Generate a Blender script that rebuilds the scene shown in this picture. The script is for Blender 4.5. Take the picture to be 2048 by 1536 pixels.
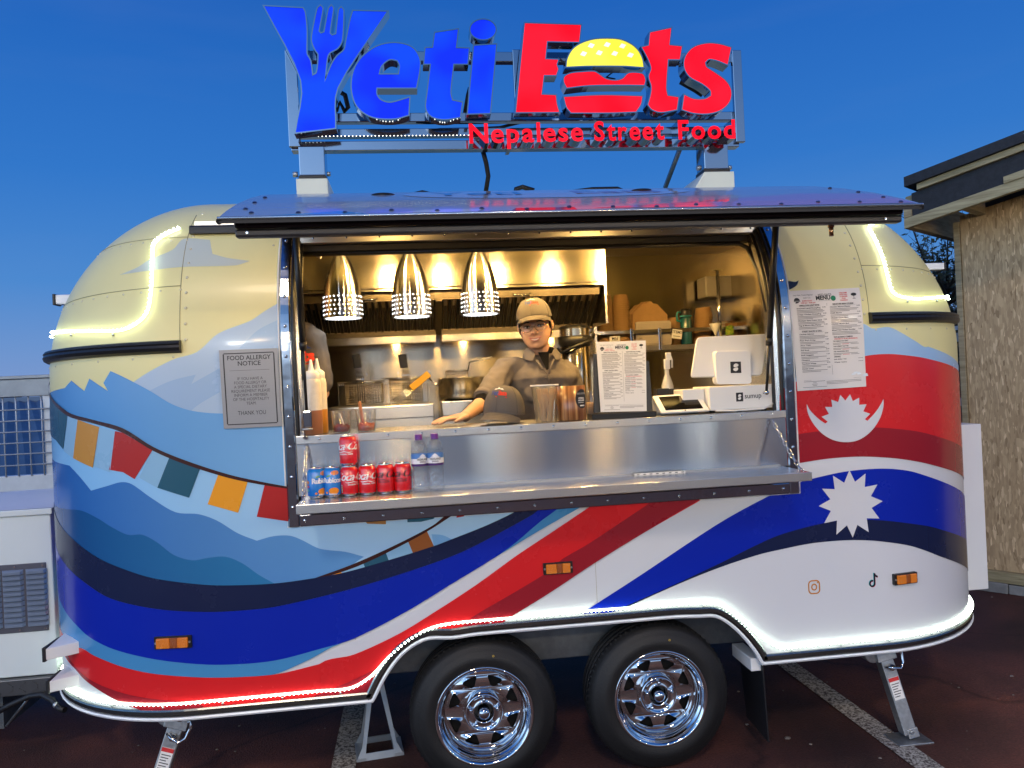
import bpy, bmesh, math, random
import numpy as np
from math import sin, cos, tan, pi, radians, sqrt, atan2, hypot
from mathutils import Vector, Matrix

for _o in list(bpy.data.objects):
    bpy.data.objects.remove(_o, do_unlink=True)
SC = bpy.context.scene
COL = SC.collection
random.seed(7)

# ------------------------------------------------------------------ camera
FPX = 1540.0                      # focal length in photo pixels (2048 wide)
PSI, RHO = radians(7.0), radians(2.7)
EYE = np.array([0.0, -3.1, 1.64])
FW = np.array([sin(PSI), cos(PSI), 0.0])
_R0 = np.array([cos(PSI), -sin(PSI), 0.0]); _U0 = np.array([0.0, 0.0, 1.0])
RT = cos(RHO) * _R0 - sin(RHO) * _U0
UP = sin(RHO) * _R0 + cos(RHO) * _U0
cam_data = bpy.data.cameras.new("camera")
cam = bpy.data.objects.new("camera", cam_data); COL.objects.link(cam)
cam_data.sensor_fit = 'HORIZONTAL'; cam_data.sensor_width = 36.0
cam_data.lens = FPX / 2048 * 36.0
cam_data.clip_start = 0.05; cam_data.clip_end = 2000
_m = Matrix(((RT[0], UP[0], -FW[0], EYE[0]), (RT[1], UP[1], -FW[1], EYE[1]), (RT[2], UP[2], -FW[2], EYE[2]), (0, 0, 0, 1)))
cam.matrix_world = _m
SC.camera = cam

# ------------------------------------------------------------------ sky, sun, exposure
world = bpy.data.worlds.new("World"); SC.world = world
world.use_nodes = True
_nt = world.node_tree; _nt.nodes.clear()
def _n(t, **k):
    n = _nt.nodes.new(t)
    for a, b in k.items(): setattr(n, a, b)
    return n
_out = _n('ShaderNodeOutputWorld'); _bg = _n('ShaderNodeBackground'); _bg.inputs['Strength'].default_value = 1.0
_tc = _n('ShaderNodeTexCoord'); _sx = _n('ShaderNodeSeparateXYZ')
_nt.links.new(_tc.outputs['Generated'], _sx.inputs[0])
_rp = _n('ShaderNodeValToRGB')
_e = _rp.color_ramp.elements
_e[0].position = 0.0; _e[0].color = (0.22, 0.32, 0.60, 1)
_e[1].position = 1.0; _e[1].color = (0.010, 0.085, 0.42, 1)
for p, c in ((0.06, (0.155, 0.30, 0.62)), (0.14, (0.072, 0.25, 0.63)), (0.26, (0.032, 0.185, 0.59)), (0.45, (0.014, 0.122, 0.50))):
    q = _rp.color_ramp.elements.new(p); q.color = (*c, 1)
_nt.links.new(_sx.outputs['Z'], _rp.inputs['Fac'])
# the west, behind the camera, still holds the afterglow of the set sun
_mr = _n('ShaderNodeMapRange'); _mr.interpolation_type = 'SMOOTHSTEP'
_mr.inputs['From Min'].default_value = 0.25; _mr.inputs['From Max'].default_value = -.8
_mr.inputs['To Min'].default_value = 0.0; _mr.inputs['To Max'].default_value = 1.0
_nt.links.new(_sx.outputs['Y'], _mr.inputs['Value'])
_gr = _n('ShaderNodeValToRGB'); _g = _gr.color_ramp.elements
_g[0].position = 0.0; _g[0].color = (.20, .25, .34, 1); _g[1].position = 1.0; _g[1].color = (.010, .085, .42, 1)
for p, c in ((.06, (.34, .43, .58)), (.14, (.46, .63, .92)), (.26, (.26, .45, .80)), (.42, (.09, .26, .65)), (.65, (.03, .15, .53))):
    q = _gr.color_ramp.elements.new(p); q.color = (*c, 1)
_nt.links.new(_sx.outputs['Z'], _gr.inputs['Fac'])
_mx = _n('ShaderNodeMixRGB')
_nt.links.new(_mr.outputs[0], _mx.inputs[0]); _nt.links.new(_rp.outputs[0], _mx.inputs[1]); _nt.links.new(_gr.outputs[0], _mx.inputs[2])
# brightest towards the sunset, behind and to the left
_dt = _n('ShaderNodeVectorMath', operation='DOT_PRODUCT'); _dt.inputs[1].default_value = (-.80, -.60, 0)
_nt.links.new(_tc.outputs['Generated'], _dt.inputs[0])
_d2 = _n('ShaderNodeMapRange'); _d2.interpolation_type = 'SMOOTHSTEP'; _d2.inputs['From Min'].default_value = .45; _d2.inputs['From Max'].default_value = 1.0
_nt.links.new(_dt.outputs['Value'], _d2.inputs['Value'])
_hr = _n('ShaderNodeValToRGB'); _h = _hr.color_ramp.elements
_h[0].position = 0.0; _h[0].color = (.5, .6, .75, 1); _h[1].position = .75; _h[1].color = (0, 0, 0, 1)
for p, c in ((.08, (1.05, 1.45, 1.95)), (.25, (.75, 1.2, 1.8)), (.45, (.25, .5, .85))):
    q = _hr.color_ramp.elements.new(p); q.color = (*c, 1)
_nt.links.new(_sx.outputs['Z'], _hr.inputs['Fac'])
_ad = _n('ShaderNodeMixRGB', blend_type='ADD'); _nt.links.new(_d2.outputs[0], _ad.inputs[0]); _nt.links.new(_mx.outputs[0], _ad.inputs[1]); _nt.links.new(_hr.outputs[0], _ad.inputs[2])
# faint thin cloud
_cm = _n('ShaderNodeMapping'); _cm.inputs['Scale'].default_value = (1.2, 1.2, 7.0); _nt.links.new(_tc.outputs['Generated'], _cm.inputs['Vector'])
_cn = _n('ShaderNodeTexNoise'); _cn.inputs['Scale'].default_value = 2.2; _cn.inputs['Detail'].default_value = 6; _nt.links.new(_cm.outputs[0], _cn.inputs['Vector'])
_cr = _n('ShaderNodeMapRange'); _cr.inputs['From Min'].default_value = .5; _cr.inputs['From Max'].default_value = .8; _cr.inputs['To Max'].default_value = .08; _nt.links.new(_cn.outputs['Fac'], _cr.inputs['Value'])
_cx = _n('ShaderNodeMixRGB'); _cx.inputs[2].default_value = (.20, .30, .58, 1); _nt.links.new(_cr.outputs[0], _cx.inputs[0]); _nt.links.new(_ad.outputs[0], _cx.inputs[1])
_nt.links.new(_cx.outputs[0], _bg.inputs['Color']); _nt.links.new(_bg.outputs[0], _out.inputs[0])

sun_d = bpy.data.lights.new("sun", 'SUN'); sun_d.energy = 0.75; sun_d.angle = radians(6); sun_d.color = (1.0, 0.80, 0.58)
sun = bpy.data.objects.new("sun", sun_d); COL.objects.link(sun)
sun.rotation_euler = Vector((0.16, 0.73, -0.66)).to_track_quat('-Z', 'Y').to_euler()

SC.view_settings.view_transform = 'Standard'
SC.view_settings.look = 'None'
SC.view_settings.exposure = 0.0
SC.view_settings.gamma = 1.0
SC.view_settings.use_curve_mapping = False
SC.render.engine = 'CYCLES'
SC.cycles.use_denoising = True
SC.cycles.max_bounces = 8; SC.cycles.glossy_bounces = 5; SC.cycles.transmission_bounces = 6; SC.cycles.transparent_max_bounces = 32
SC.cycles.caustics_reflective = False; SC.cycles.caustics_refractive = False
SC.cycles.sample_clamp_indirect = 4.0
SC.cycles.use_light_tree = True

# ------------------------------------------------------------------ helpers
def ray(px, py):
    return FPX * FW + (px - 1024) * RT + (768 - py) * UP
def at(px, py, Y):
    """the point of the plane y = Y that is seen at photo pixel (px, py)"""
    d = ray(px, py); t = (Y - EYE[1]) / d[1]; p = EYE + t * d
    return Vector(p)
def atz(px, py, Z):
    d = ray(px, py); t = (Z - EYE[2]) / d[2]; return Vector(EYE + t * d)

def lin(h):
    """sRGB 0-255 triple to linear"""
    return tuple((c / 255 / 12.92) if c / 255 <= 0.04045 else ((c / 255 + 0.055) / 1.055) ** 2.4 for c in h)

MATS = {}
def mat(name, color=(.5, .5, .5), rough=.5, metal=0.0, emit=None, strength=1.0, alpha=1.0, trans=0.0, ior=1.45, coat=0.0,
        noise=0.0, nscale=20.0, bump=0.0, bscale=60.0, stretch=(1, 1, 1), aniso=0.0, rvar=0.0, spec=None, sss=0.0, col2=None):
    if name in MATS: return MATS[name]
    m = bpy.data.materials.new(name); m.use_nodes = True
    nt = m.node_tree; b = nt.nodes['Principled BSDF']
    b.inputs['Base Color'].default_value = (*color, 1); b.inputs['Roughness'].default_value = rough
    b.inputs['Metallic'].default_value = metal; b.inputs['IOR'].default_value = ior
    b.inputs['Transmission Weight'].default_value = trans; b.inputs['Alpha'].default_value = alpha
    b.inputs['Coat Weight'].default_value = coat; b.inputs['Coat Roughness'].default_value = 0.08
    b.inputs['Anisotropic'].default_value = aniso
    if aniso: b.inputs['Anisotropic Rotation'].default_value = .25
    if spec is not None: b.inputs['Specular IOR Level'].default_value = spec
    if sss:
        b.inputs['Subsurface Weight'].default_value = sss; b.inputs['Subsurface Radius'].default_value = (.012, .005, .003)
        b.inputs['Subsurface Scale'].default_value = 1.0
    if emit is not None:
        b.inputs['Emission Color'].default_value = (*emit, 1); b.inputs['Emission Strength'].default_value = strength
    if noise or bump or rvar or aniso:
        tc = nt.nodes.new('ShaderNodeTexCoord'); mp = nt.nodes.new('ShaderNodeMapping'); mp.inputs['Scale'].default_value = stretch
        nt.links.new(tc.outputs['Object'], mp.inputs['Vector'])
    if noise or rvar:
        nz = nt.nodes.new('ShaderNodeTexNoise'); nz.inputs['Scale'].default_value = nscale; nz.inputs['Detail'].default_value = 6
        nz.inputs['Roughness'].default_value = .65
        nt.links.new(mp.outputs[0], nz.inputs['Vector'])
    if noise:
        mx = nt.nodes.new('ShaderNodeMixRGB'); c2 = col2 or tuple(c * (1 - noise) for c in color)
        mx.inputs[1].default_value = (*color, 1); mx.inputs[2].default_value = (*c2, 1)
        rm = nt.nodes.new('ShaderNodeMapRange'); rm.inputs['From Min'].default_value = .35; rm.inputs['From Max'].default_value = .65
        nt.links.new(nz.outputs['Fac'], rm.inputs['Value'])
        nt.links.new(rm.outputs[0], mx.inputs[0]); nt.links.new(mx.outputs[0], b.inputs['Base Color'])
    if rvar:
        r2 = nt.nodes.new('ShaderNodeMapRange'); r2.inputs['From Min'].default_value = .3; r2.inputs['From Max'].default_value = .7
        r2.inputs['To Min'].default_value = max(.02, rough - rvar); r2.inputs['To Max'].default_value = rough + rvar
        nt.links.new(nz.outputs['Fac'], r2.inputs['Value']); nt.links.new(r2.outputs[0], b.inputs['Roughness'])
    if bump:
        n2 = nt.nodes.new('ShaderNodeTexNoise'); n2.inputs['Scale'].default_value = bscale; n2.inputs['Detail'].default_value = 3
        nt.links.new(mp.outputs[0], n2.inputs['Vector'])
        bp = nt.nodes.new('ShaderNodeBump'); bp.inputs['Strength'].default_value = bump; bp.inputs['Distance'].default_value = .01
        nt.links.new(n2.outputs['Fac'], bp.inputs['Height']); nt.links.new(bp.outputs[0], b.inputs['Normal'])
    if aniso:
        tg = nt.nodes.new('ShaderNodeTangent'); tg.direction_type = 'UV_MAP'
        nt.links.new(tg.outputs[0], b.inputs['Tangent'])
    MATS[name] = m
    return m

def thin(name, tint=(.95, .96, .97), haze=.06, rough=.04, bump=0.0, bscale=40, edge=.75, base=.05):
    """thin clear plastic or glass: see-through, glossy at glancing angles, a little haze"""
    if name in MATS: return MATS[name]
    m = bpy.data.materials.new(name); m.use_nodes = True; nt = m.node_tree; b = nt.nodes['Principled BSDF']; out = nt.nodes['Material Output']
    b.inputs['Base Color'].default_value = (*tint, 1); b.inputs['Roughness'].default_value = .35
    tr = nt.nodes.new('ShaderNodeBsdfTransparent'); tr.inputs[0].default_value = (*tint, 1); gl = nt.nodes.new('ShaderNodeBsdfGlossy'); gl.inputs['Roughness'].default_value = rough
    lw = nt.nodes.new('ShaderNodeLayerWeight'); lw.inputs['Blend'].default_value = .5; pw = nt.nodes.new('ShaderNodeMath'); pw.operation = 'POWER'; pw.inputs[1].default_value = 3.5; nt.links.new(lw.outputs['Facing'], pw.inputs[0]); fr = nt.nodes.new('ShaderNodeMapRange'); fr.inputs['To Min'].default_value = base; fr.inputs['To Max'].default_value = edge; nt.links.new(pw.outputs[0], fr.inputs['Value'])
    m1 = nt.nodes.new('ShaderNodeMixShader'); m1.inputs[0].default_value = haze; m2 = nt.nodes.new('ShaderNodeMixShader')
    nt.links.new(tr.outputs[0], m1.inputs[1]); nt.links.new(b.outputs[0], m1.inputs[2]); nt.links.new(fr.outputs[0], m2.inputs[0]); nt.links.new(m1.outputs[0], m2.inputs[1]); nt.links.new(gl.outputs[0], m2.inputs[2]); nt.links.new(m2.outputs[0], out.inputs[0])
    if bump:
        tc = nt.nodes.new('ShaderNodeTexCoord'); n2 = nt.nodes.new('ShaderNodeTexNoise'); n2.inputs['Scale'].default_value = bscale; bp = nt.nodes.new('ShaderNodeBump'); bp.inputs['Strength'].default_value = bump; bp.inputs['Distance'].default_value = .01
        nt.links.new(tc.outputs['Object'], n2.inputs['Vector']); nt.links.new(n2.outputs['Fac'], bp.inputs['Height']); nt.links.new(bp.outputs[0], gl.inputs['Normal']); nt.links.new(bp.outputs[0], lw.inputs['Normal'])
    MATS[name] = m; return m

class MB:
    """collects shapes, builds them as ONE mesh object"""
    def __init__(s): s.v = []; s.f = []; s.m = []; s.sm = []
    def add(s, verts, faces, mi=0, smooth=False):
        o = len(s.v); s.v.extend([tuple(p) for p in verts])
        s.f.extend([tuple(i + o for i in f) for f in faces]); s.m.extend([mi] * len(faces)); s.sm.extend([smooth] * len(faces))
        return s
    def box(s, x0, x1, y0, y1, z0, z1, mi=0, M=None):
        v = [(x, y, z) for z in (z0, z1) for y in (y0, y1) for x in (x0, x1)]
        if M is not None: v = [M @ Vector(p) for p in v]
        return s.add(v, [(0, 2, 3, 1), (4, 5, 7, 6), (0, 1, 5, 4), (2, 6, 7, 3), (0, 4, 6, 2), (1, 3, 7, 5)], mi)
    def rbox(s, x0, x1, y0, y1, z0, z1, r=.01, axis='z', n=4, mi=0, M=None):
        """box with rounded edges along one axis"""
        if axis == 'z': a0, a1, b0, b1, c0, c1 = x0, x1, y0, y1, z0, z1
        elif axis == 'y': a0, a1, b0, b1, c0, c1 = x0, x1, z0, z1, y0, y1
        else: a0, a1, b0, b1, c0, c1 = y0, y1, z0, z1, x0, x1
        pl = rrect((a0 + a1) / 2, (b0 + b1) / 2, a1 - a0, b1 - b0, r, n)
        return s.prism(pl, c0, c1, axis, mi, M)
    def prism(s, poly, c0, c1, axis='y', mi=0, M=None, smooth=False):
        n = len(poly)
        def P(a, b, c):
            p = {'z': (a, b, c), 'y': (a, c, b), 'x': (c, a, b)}[axis]
            return M @ Vector(p) if M is not None else p
        v = [P(a, b, c0) for a, b in poly] + [P(a, b, c1) for a, b in poly]
        s.add(v, [tuple(range(n)), tuple(range(2 * n - 1, n - 1, -1))], mi)
        o = len(s.v) - 2 * n
        f = [(o + i, o + n + i, o + n + (i + 1) % n, o + (i + 1) % n) for i in range(n)]
        s.f.extend(f); s.m.extend([mi] * n); s.sm.extend([smooth] * n)
        return s
    def cyl(s, p0, p1, r0, n=12, r1=None, mi=0, caps=True, smooth=True):
        p0, p1 = Vector(p0), Vector(p1); r1 = r0 if r1 is None else r1
        d = (p1 - p0).normalized(); a = d.orthogonal().normalized(); b = d.cross(a)
        v = [p0 + (a * cos(2 * pi * i / n) + b * sin(2 * pi * i / n)) * r0 for i in range(n)] + \
            [p1 + (a * cos(2 * pi * i / n) + b * sin(2 * pi * i / n)) * r1 for i in range(n)]
        s.add(v, [(i, (i + 1) % n, n + (i + 1) % n, n + i) for i in range(n)], mi, smooth)
        if caps:
            o = len(s.v) - 2 * n
            s.f.extend([tuple(o + i for i in range(n - 1, -1, -1)), tuple(o + n + i for i in range(n))]); s.m.extend([mi] * 2); s.sm.extend([False] * 2)
        return s
    def tube(s, pts, r, n=8, mi=0, closed=False, caps=True):
        pts = [Vector(p) for p in pts]; k = len(pts); rr = r if isinstance(r, (list, tuple)) else [r] * k
        ring = []; prev = None
        for i in range(k):
            if closed: d = pts[(i + 1) % k] - pts[i - 1]
            else: d = pts[min(i + 1, k - 1)] - pts[max(i - 1, 0)]
            d = d.normalized() if d.length > 1e-9 else Vector((0, 0, 1))
            if prev is None: a = d.orthogonal().normalized()
            else:
                a = prev - d * prev.dot(d); a = a.normalized() if a.length > 1e-6 else d.orthogonal().normalized()
            prev = a; b = d.cross(a)
            ring.append([pts[i] + (a * cos(2 * pi * j / n) + b * sin(2 * pi * j / n)) * rr[i] for j in range(n)])
        v = [p for q in ring for p in q]; f = []
        for i in range(k if closed else k - 1):
            i2 = (i + 1) % k
            for j in range(n): f.append((i * n + j, i * n + (j + 1) % n, i2 * n + (j + 1) % n, i2 * n + j))
        s.add(v, f, mi, True)
        if caps and not closed:
            o = len(s.v) - len(v)
            s.f.extend([tuple(o + i for i in range(n - 1, -1, -1)), tuple(o + (k - 1) * n + i for i in range(n))]); s.m.extend([mi] * 2); s.sm.extend([False] * 2)
        return s
    def lathe(s, prof, n=24, mi=0, c=(0, 0, 0), cap0=False, cap1=False, sx=1.0, sy=1.0, M=None, a0=0.0, a1=2 * pi):
        full = abs(a1 - a0 - 2 * pi) < 1e-6; k = n if full else n + 1
        v = []
        for r, z in prof:
            for j in range(k):
                a = a0 + (a1 - a0) * j / n
                p = Vector((c[0] + r * cos(a) * sx, c[1] + r * sin(a) * sy, c[2] + z)); v.append(M @ p if M is not None else p)
        f = []
        for i in range(len(prof) - 1):
            for j in range(n):
                j2 = (j + 1) % k
                f.append((i * k + j, i * k + j2, (i + 1) * k + j2, (i + 1) * k + j))
        s.add(v, f, mi, True)
        o = len(s.v) - len(v)
        if cap0: s.f.append(tuple(o + j for j in range(k - 1, -1, -1))); s.m.append(mi); s.sm.append(False)
        if cap1: s.f.append(tuple(o + (len(prof) - 1) * k + j for j in range(k))); s.m.append(mi); s.sm.append(False)
        return s
    def sphere(s, c, r, n=12, m=8, mi=0, sx=1, sy=1, sz=1):
        pr = [(max(1e-5, r * sin(pi * i / m)), -r * cos(pi * i / m) * sz) for i in range(m + 1)]
        return s.lathe(pr, n, mi, c, sx=sx, sy=sy)
    def grid(s, fn, us, vs, mi=0, smooth=True, skip=None):
        nu, nv = len(us), len(vs)
        v = [fn(u, w) for w in vs for u in us]; f = []
        for j in range(nv - 1):
            for i in range(nu - 1):
                if skip and skip((us[i] + us[i + 1]) / 2, (vs[j] + vs[j + 1]) / 2): continue
                f.append((j * nu + i, j * nu + i + 1, (j + 1) * nu + i + 1, (j + 1) * nu + i))
        return s.add(v, f, mi, smooth)
    def mesh(s, name):
        me = bpy.data.meshes.new(name); me.from_pydata(s.v, [], s.f); 
        me.polygons.foreach_set('material_index', s.m); me.polygons.foreach_set('use_smooth', s.sm)
        me.update(); return me
    def build(s, name, mats, parent=None, bevel=0.0, seg=2, weld=False, normals=True, sub=0, auto=None):
        me = s.mesh(name)
        bm = bmesh.new(); bm.from_mesh(me)
        if weld: bmesh.ops.remove_doubles(bm, verts=bm.verts, dist=1e-5)
        if normals: bmesh.ops.recalc_face_normals(bm, faces=bm.faces)
        uv = bm.loops.layers.uv.new('UVMap')
        for f in bm.faces:
            nx, ny, nz = abs(f.normal.x), abs(f.normal.y), abs(f.normal.z)
            for l in f.loops:
                p = l.vert.co
                if ny >= nx and ny >= nz: l[uv].uv = (p.x, p.z)
                elif nx >= nz: l[uv].uv = (p.y, p.z)
                else: l[uv].uv = (p.x, p.y)
        bm.to_mesh(me); bm.free()
        return link(name, me, mats, parent, bevel, seg, sub)

def link(name, me, mats, parent=None, bevel=0.0, seg=2, sub=0):
    o = bpy.data.objects.new(name, me); COL.objects.link(o)
    for m in (mats if isinstance(mats, (list, tuple)) else [mats]): me.materials.append(m)
    if parent is not None: o.parent = parent
    if bevel:
        b = o.modifiers.new('bevel', 'BEVEL'); b.width = bevel; b.segments = seg; b.limit_method = 'ANGLE'; b.angle_limit = radians(40)
        b.harden_normals = False
    if sub:
        q = o.modifiers.new('subsurf', 'SUBSURF'); q.levels = sub; q.render_levels = sub
    return o

def rrect(cx, cy, w, h, r, n=4):
    r = min(r, w / 2 - 1e-5, h / 2 - 1e-5); out = []
    for sx, sy, a in ((1, 1, 0), (-1, 1, pi / 2), (-1, -1, pi), (1, -1, 3 * pi / 2)):
        for i in range(n + 1):
            t = a + pi / 2 * i / n
            out.append((cx + sx * (w / 2 - r) + r * cos(t), cy + sy * (h / 2 - r) + r * sin(t)))
    return out
def ellipse(cx, cy, rx, ry, n=32):
    return [(cx + rx * cos(2 * pi * i / n), cy + ry * sin(2 * pi * i / n)) for i in range(n)]

def tag(o, label=None, cat=None, group=None, kind=None):
    if label: o['label'] = label
    if cat: o['category'] = cat
    if group: o['group'] = group
    if kind: o['kind'] = kind
    return o
def thing(name, label, cat, loc=(0, 0, 0), rz=0.0, group=None):
    o = bpy.data.objects.new(name, None); COL.objects.link(o); o.empty_display_size = .05
    o.location = loc; o.rotation_euler = (0, 0, rz)
    return tag(o, label, cat, group)
def copy_tree(o, parent=None):
    c = o.copy(); COL.objects.link(c)
    if parent is not None: c.parent = parent
    for ch in [q for q in o.children]: copy_tree(ch, c)
    return c

def text_mesh(s, size=1.0, bold=0.0, shear=0.0, spacing=1.0, align='CENTER', extrude=0.0, res=3, line=1.0):
    cu = bpy.data.curves.new('t', 'FONT'); cu.body = s; cu.size = size; cu.offset = bold * size; cu.shear = shear
    cu.space_character = spacing; cu.align_x = align; cu.extrude = extrude; cu.resolution_u = res; cu.space_line = line
    ob = bpy.data.objects.new('t', cu); COL.objects.link(ob)
    dg = bpy.context.evaluated_depsgraph_get(); dg.update()
    me = bpy.data.meshes.new_from_object(ob.evaluated_get(dg))
    bpy.data.objects.remove(ob, do_unlink=True); bpy.data.curves.remove(cu)
    return me
def text_into(mb, s, size, fn, mi=0, width=None, **k):
    """adds flat lettering to mb, each vertex mapped by fn(x, y); width squeezes the line to that width"""
    me = text_mesh(s, size, **k)
    vs = [v.co.copy() for v in me.vertices]
    if width and vs:
        x0 = min(v.x for v in vs); x1 = max(v.x for v in vs); q = width / (x1 - x0)
        for v in vs: v.x *= q
    mb.add([fn(v.x, v.y) for v in vs], [tuple(p.vertices) for p in me.polygons], mi)
    bpy.data.meshes.remove(me)
    return mb

def catmull(pts, closed=True, seg=5, corner=48):
    """smooths a polyline, keeping its sharp corners"""
    n = len(pts); P = [Vector((p[0], p[1])) for p in pts]; out = []
    def sharp(i):
        if not closed and (i == 0 or i == n - 1): return True
        a = P[i] - P[i - 1]; b = P[(i + 1) % n] - P[i]
        if a.length < 1e-9 or b.length < 1e-9: return True
        return degrees_between(a, b) > corner
    S = [sharp(i) for i in range(n)]
    for i in range(n if closed else n - 1):
        p1, p2 = P[i], P[(i + 1) % n]
        d = p2 - p1
        m1 = d if S[i] else (p2 - P[i - 1]) * .5
        m2 = d if S[(i + 1) % n] else (P[(i + 2) % n] - p1) * .5
        # keep tangents from overshooting on uneven spacing
        if m1.length > d.length: m1 = m1.normalized() * d.length
        if m2.length > d.length: m2 = m2.normalized() * d.length
        k = 1 if (S[i] and S[(i + 1) % n]) else seg
        for j in range(k):
            t = j / k; t2 = t * t; t3 = t2 * t
            q = p1 * (2 * t3 - 3 * t2 + 1) + m1 * (t3 - 2 * t2 + t) + p2 * (-2 * t3 + 3 * t2) + m2 * (t3 - t2)
            out.append((q.x, q.y))
    if not closed: out.append((P[-1].x, P[-1].y))
    return out
def degrees_between(a, b):
    return math.degrees(abs(atan2(a.x * b.y - a.y * b.x, a.dot(b))))
def area2(p):
    return sum(p[i - 1][0] * p[i][1] - p[i][0] * p[i - 1][1] for i in range(len(p))) / 2
def offset_poly(p, d):
    """moves every edge outwards by d"""
    if area2(p) < 0: p = p[::-1]
    n = len(p); out = []
    for i in range(n):
        a = Vector(p[i]) - Vector(p[i - 1]); b = Vector(p[(i + 1) % n]) - Vector(p[i])
        na = Vector((a.y, -a.x)); nb = Vector((b.y, -b.x))
        if na.length < 1e-9: na = nb
        if nb.length < 1e-9: nb = na
        na.normalize(); nb.normalize()
        m = na + nb
        if m.length < 1e-6: m = na.copy()
        m.normalize(); k = max(.35, m.dot(na))
        out.append((p[i][0] + m.x * d / k, p[i][1] + m.y * d / k))
    return out
def tri_fill(polys):
    """fills 2-D outlines (later ones are holes); returns verts, tris"""
    from mathutils.geometry import tessellate_polygon
    vs = [Vector((x, y, 0)) for pl in polys for x, y in pl]
    tr = tessellate_polygon([[Vector((x, y, 0)) for x, y in pl] for pl in polys])
    return [(v.x, v.y) for v in vs], [tuple(t) for t in tr]

# ------------------------------------------------------------------ materials
STEEL = mat('brushed_steel', (.62, .61, .59), .27, 1.0, aniso=.7, bump=.06, bscale=2.5, stretch=(1, 1, .6))
STEEL_D = mat('dull_steel', (.50, .49, .47), .33, 1.0, bump=.06, bscale=6, rvar=.06, nscale=14)
POLISH = mat('polished_steel', (.55, .56, .58), .11, 1.0, bump=.05, bscale=7)
CHROME = mat('chrome', (.66, .66, .67), .045, 1.0)
ZINC = mat('zinc_plate', (.50, .52, .53), .42, .9, noise=.25, nscale=40, bump=.1, bscale=90)
BLACK = mat('black_plastic', (.012, .012, .013), .38)
RUBBER = mat('black_rubber', (.012, .0125, .015), .5, bump=.08, bscale=160)
DARK = mat('dark_grey_frame', (.035, .035, .04), .42, .3)
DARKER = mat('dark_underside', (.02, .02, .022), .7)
WHITE = mat('white_paint', (.76, .77, .78), .32, coat=.3, bump=.015, bscale=5)
WHITE_PL = mat('white_plastic', (.80, .79, .76), .35)
PAPER = mat('white_paper', (.80, .78, .74), .55)
INK = mat('black_ink', (.018, .018, .02), .6)
INK_RED = mat('red_ink', (.62, .03, .03), .6)
LED = mat('led_light', (.9, .95, .9), .4, emit=(.86, 1.0, .84), strength=20.0)
LED_BASE = mat('led_sleeve', (.8, .85, .8), .25, emit=(.80, 1.0, .72), strength=2.2)

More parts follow.
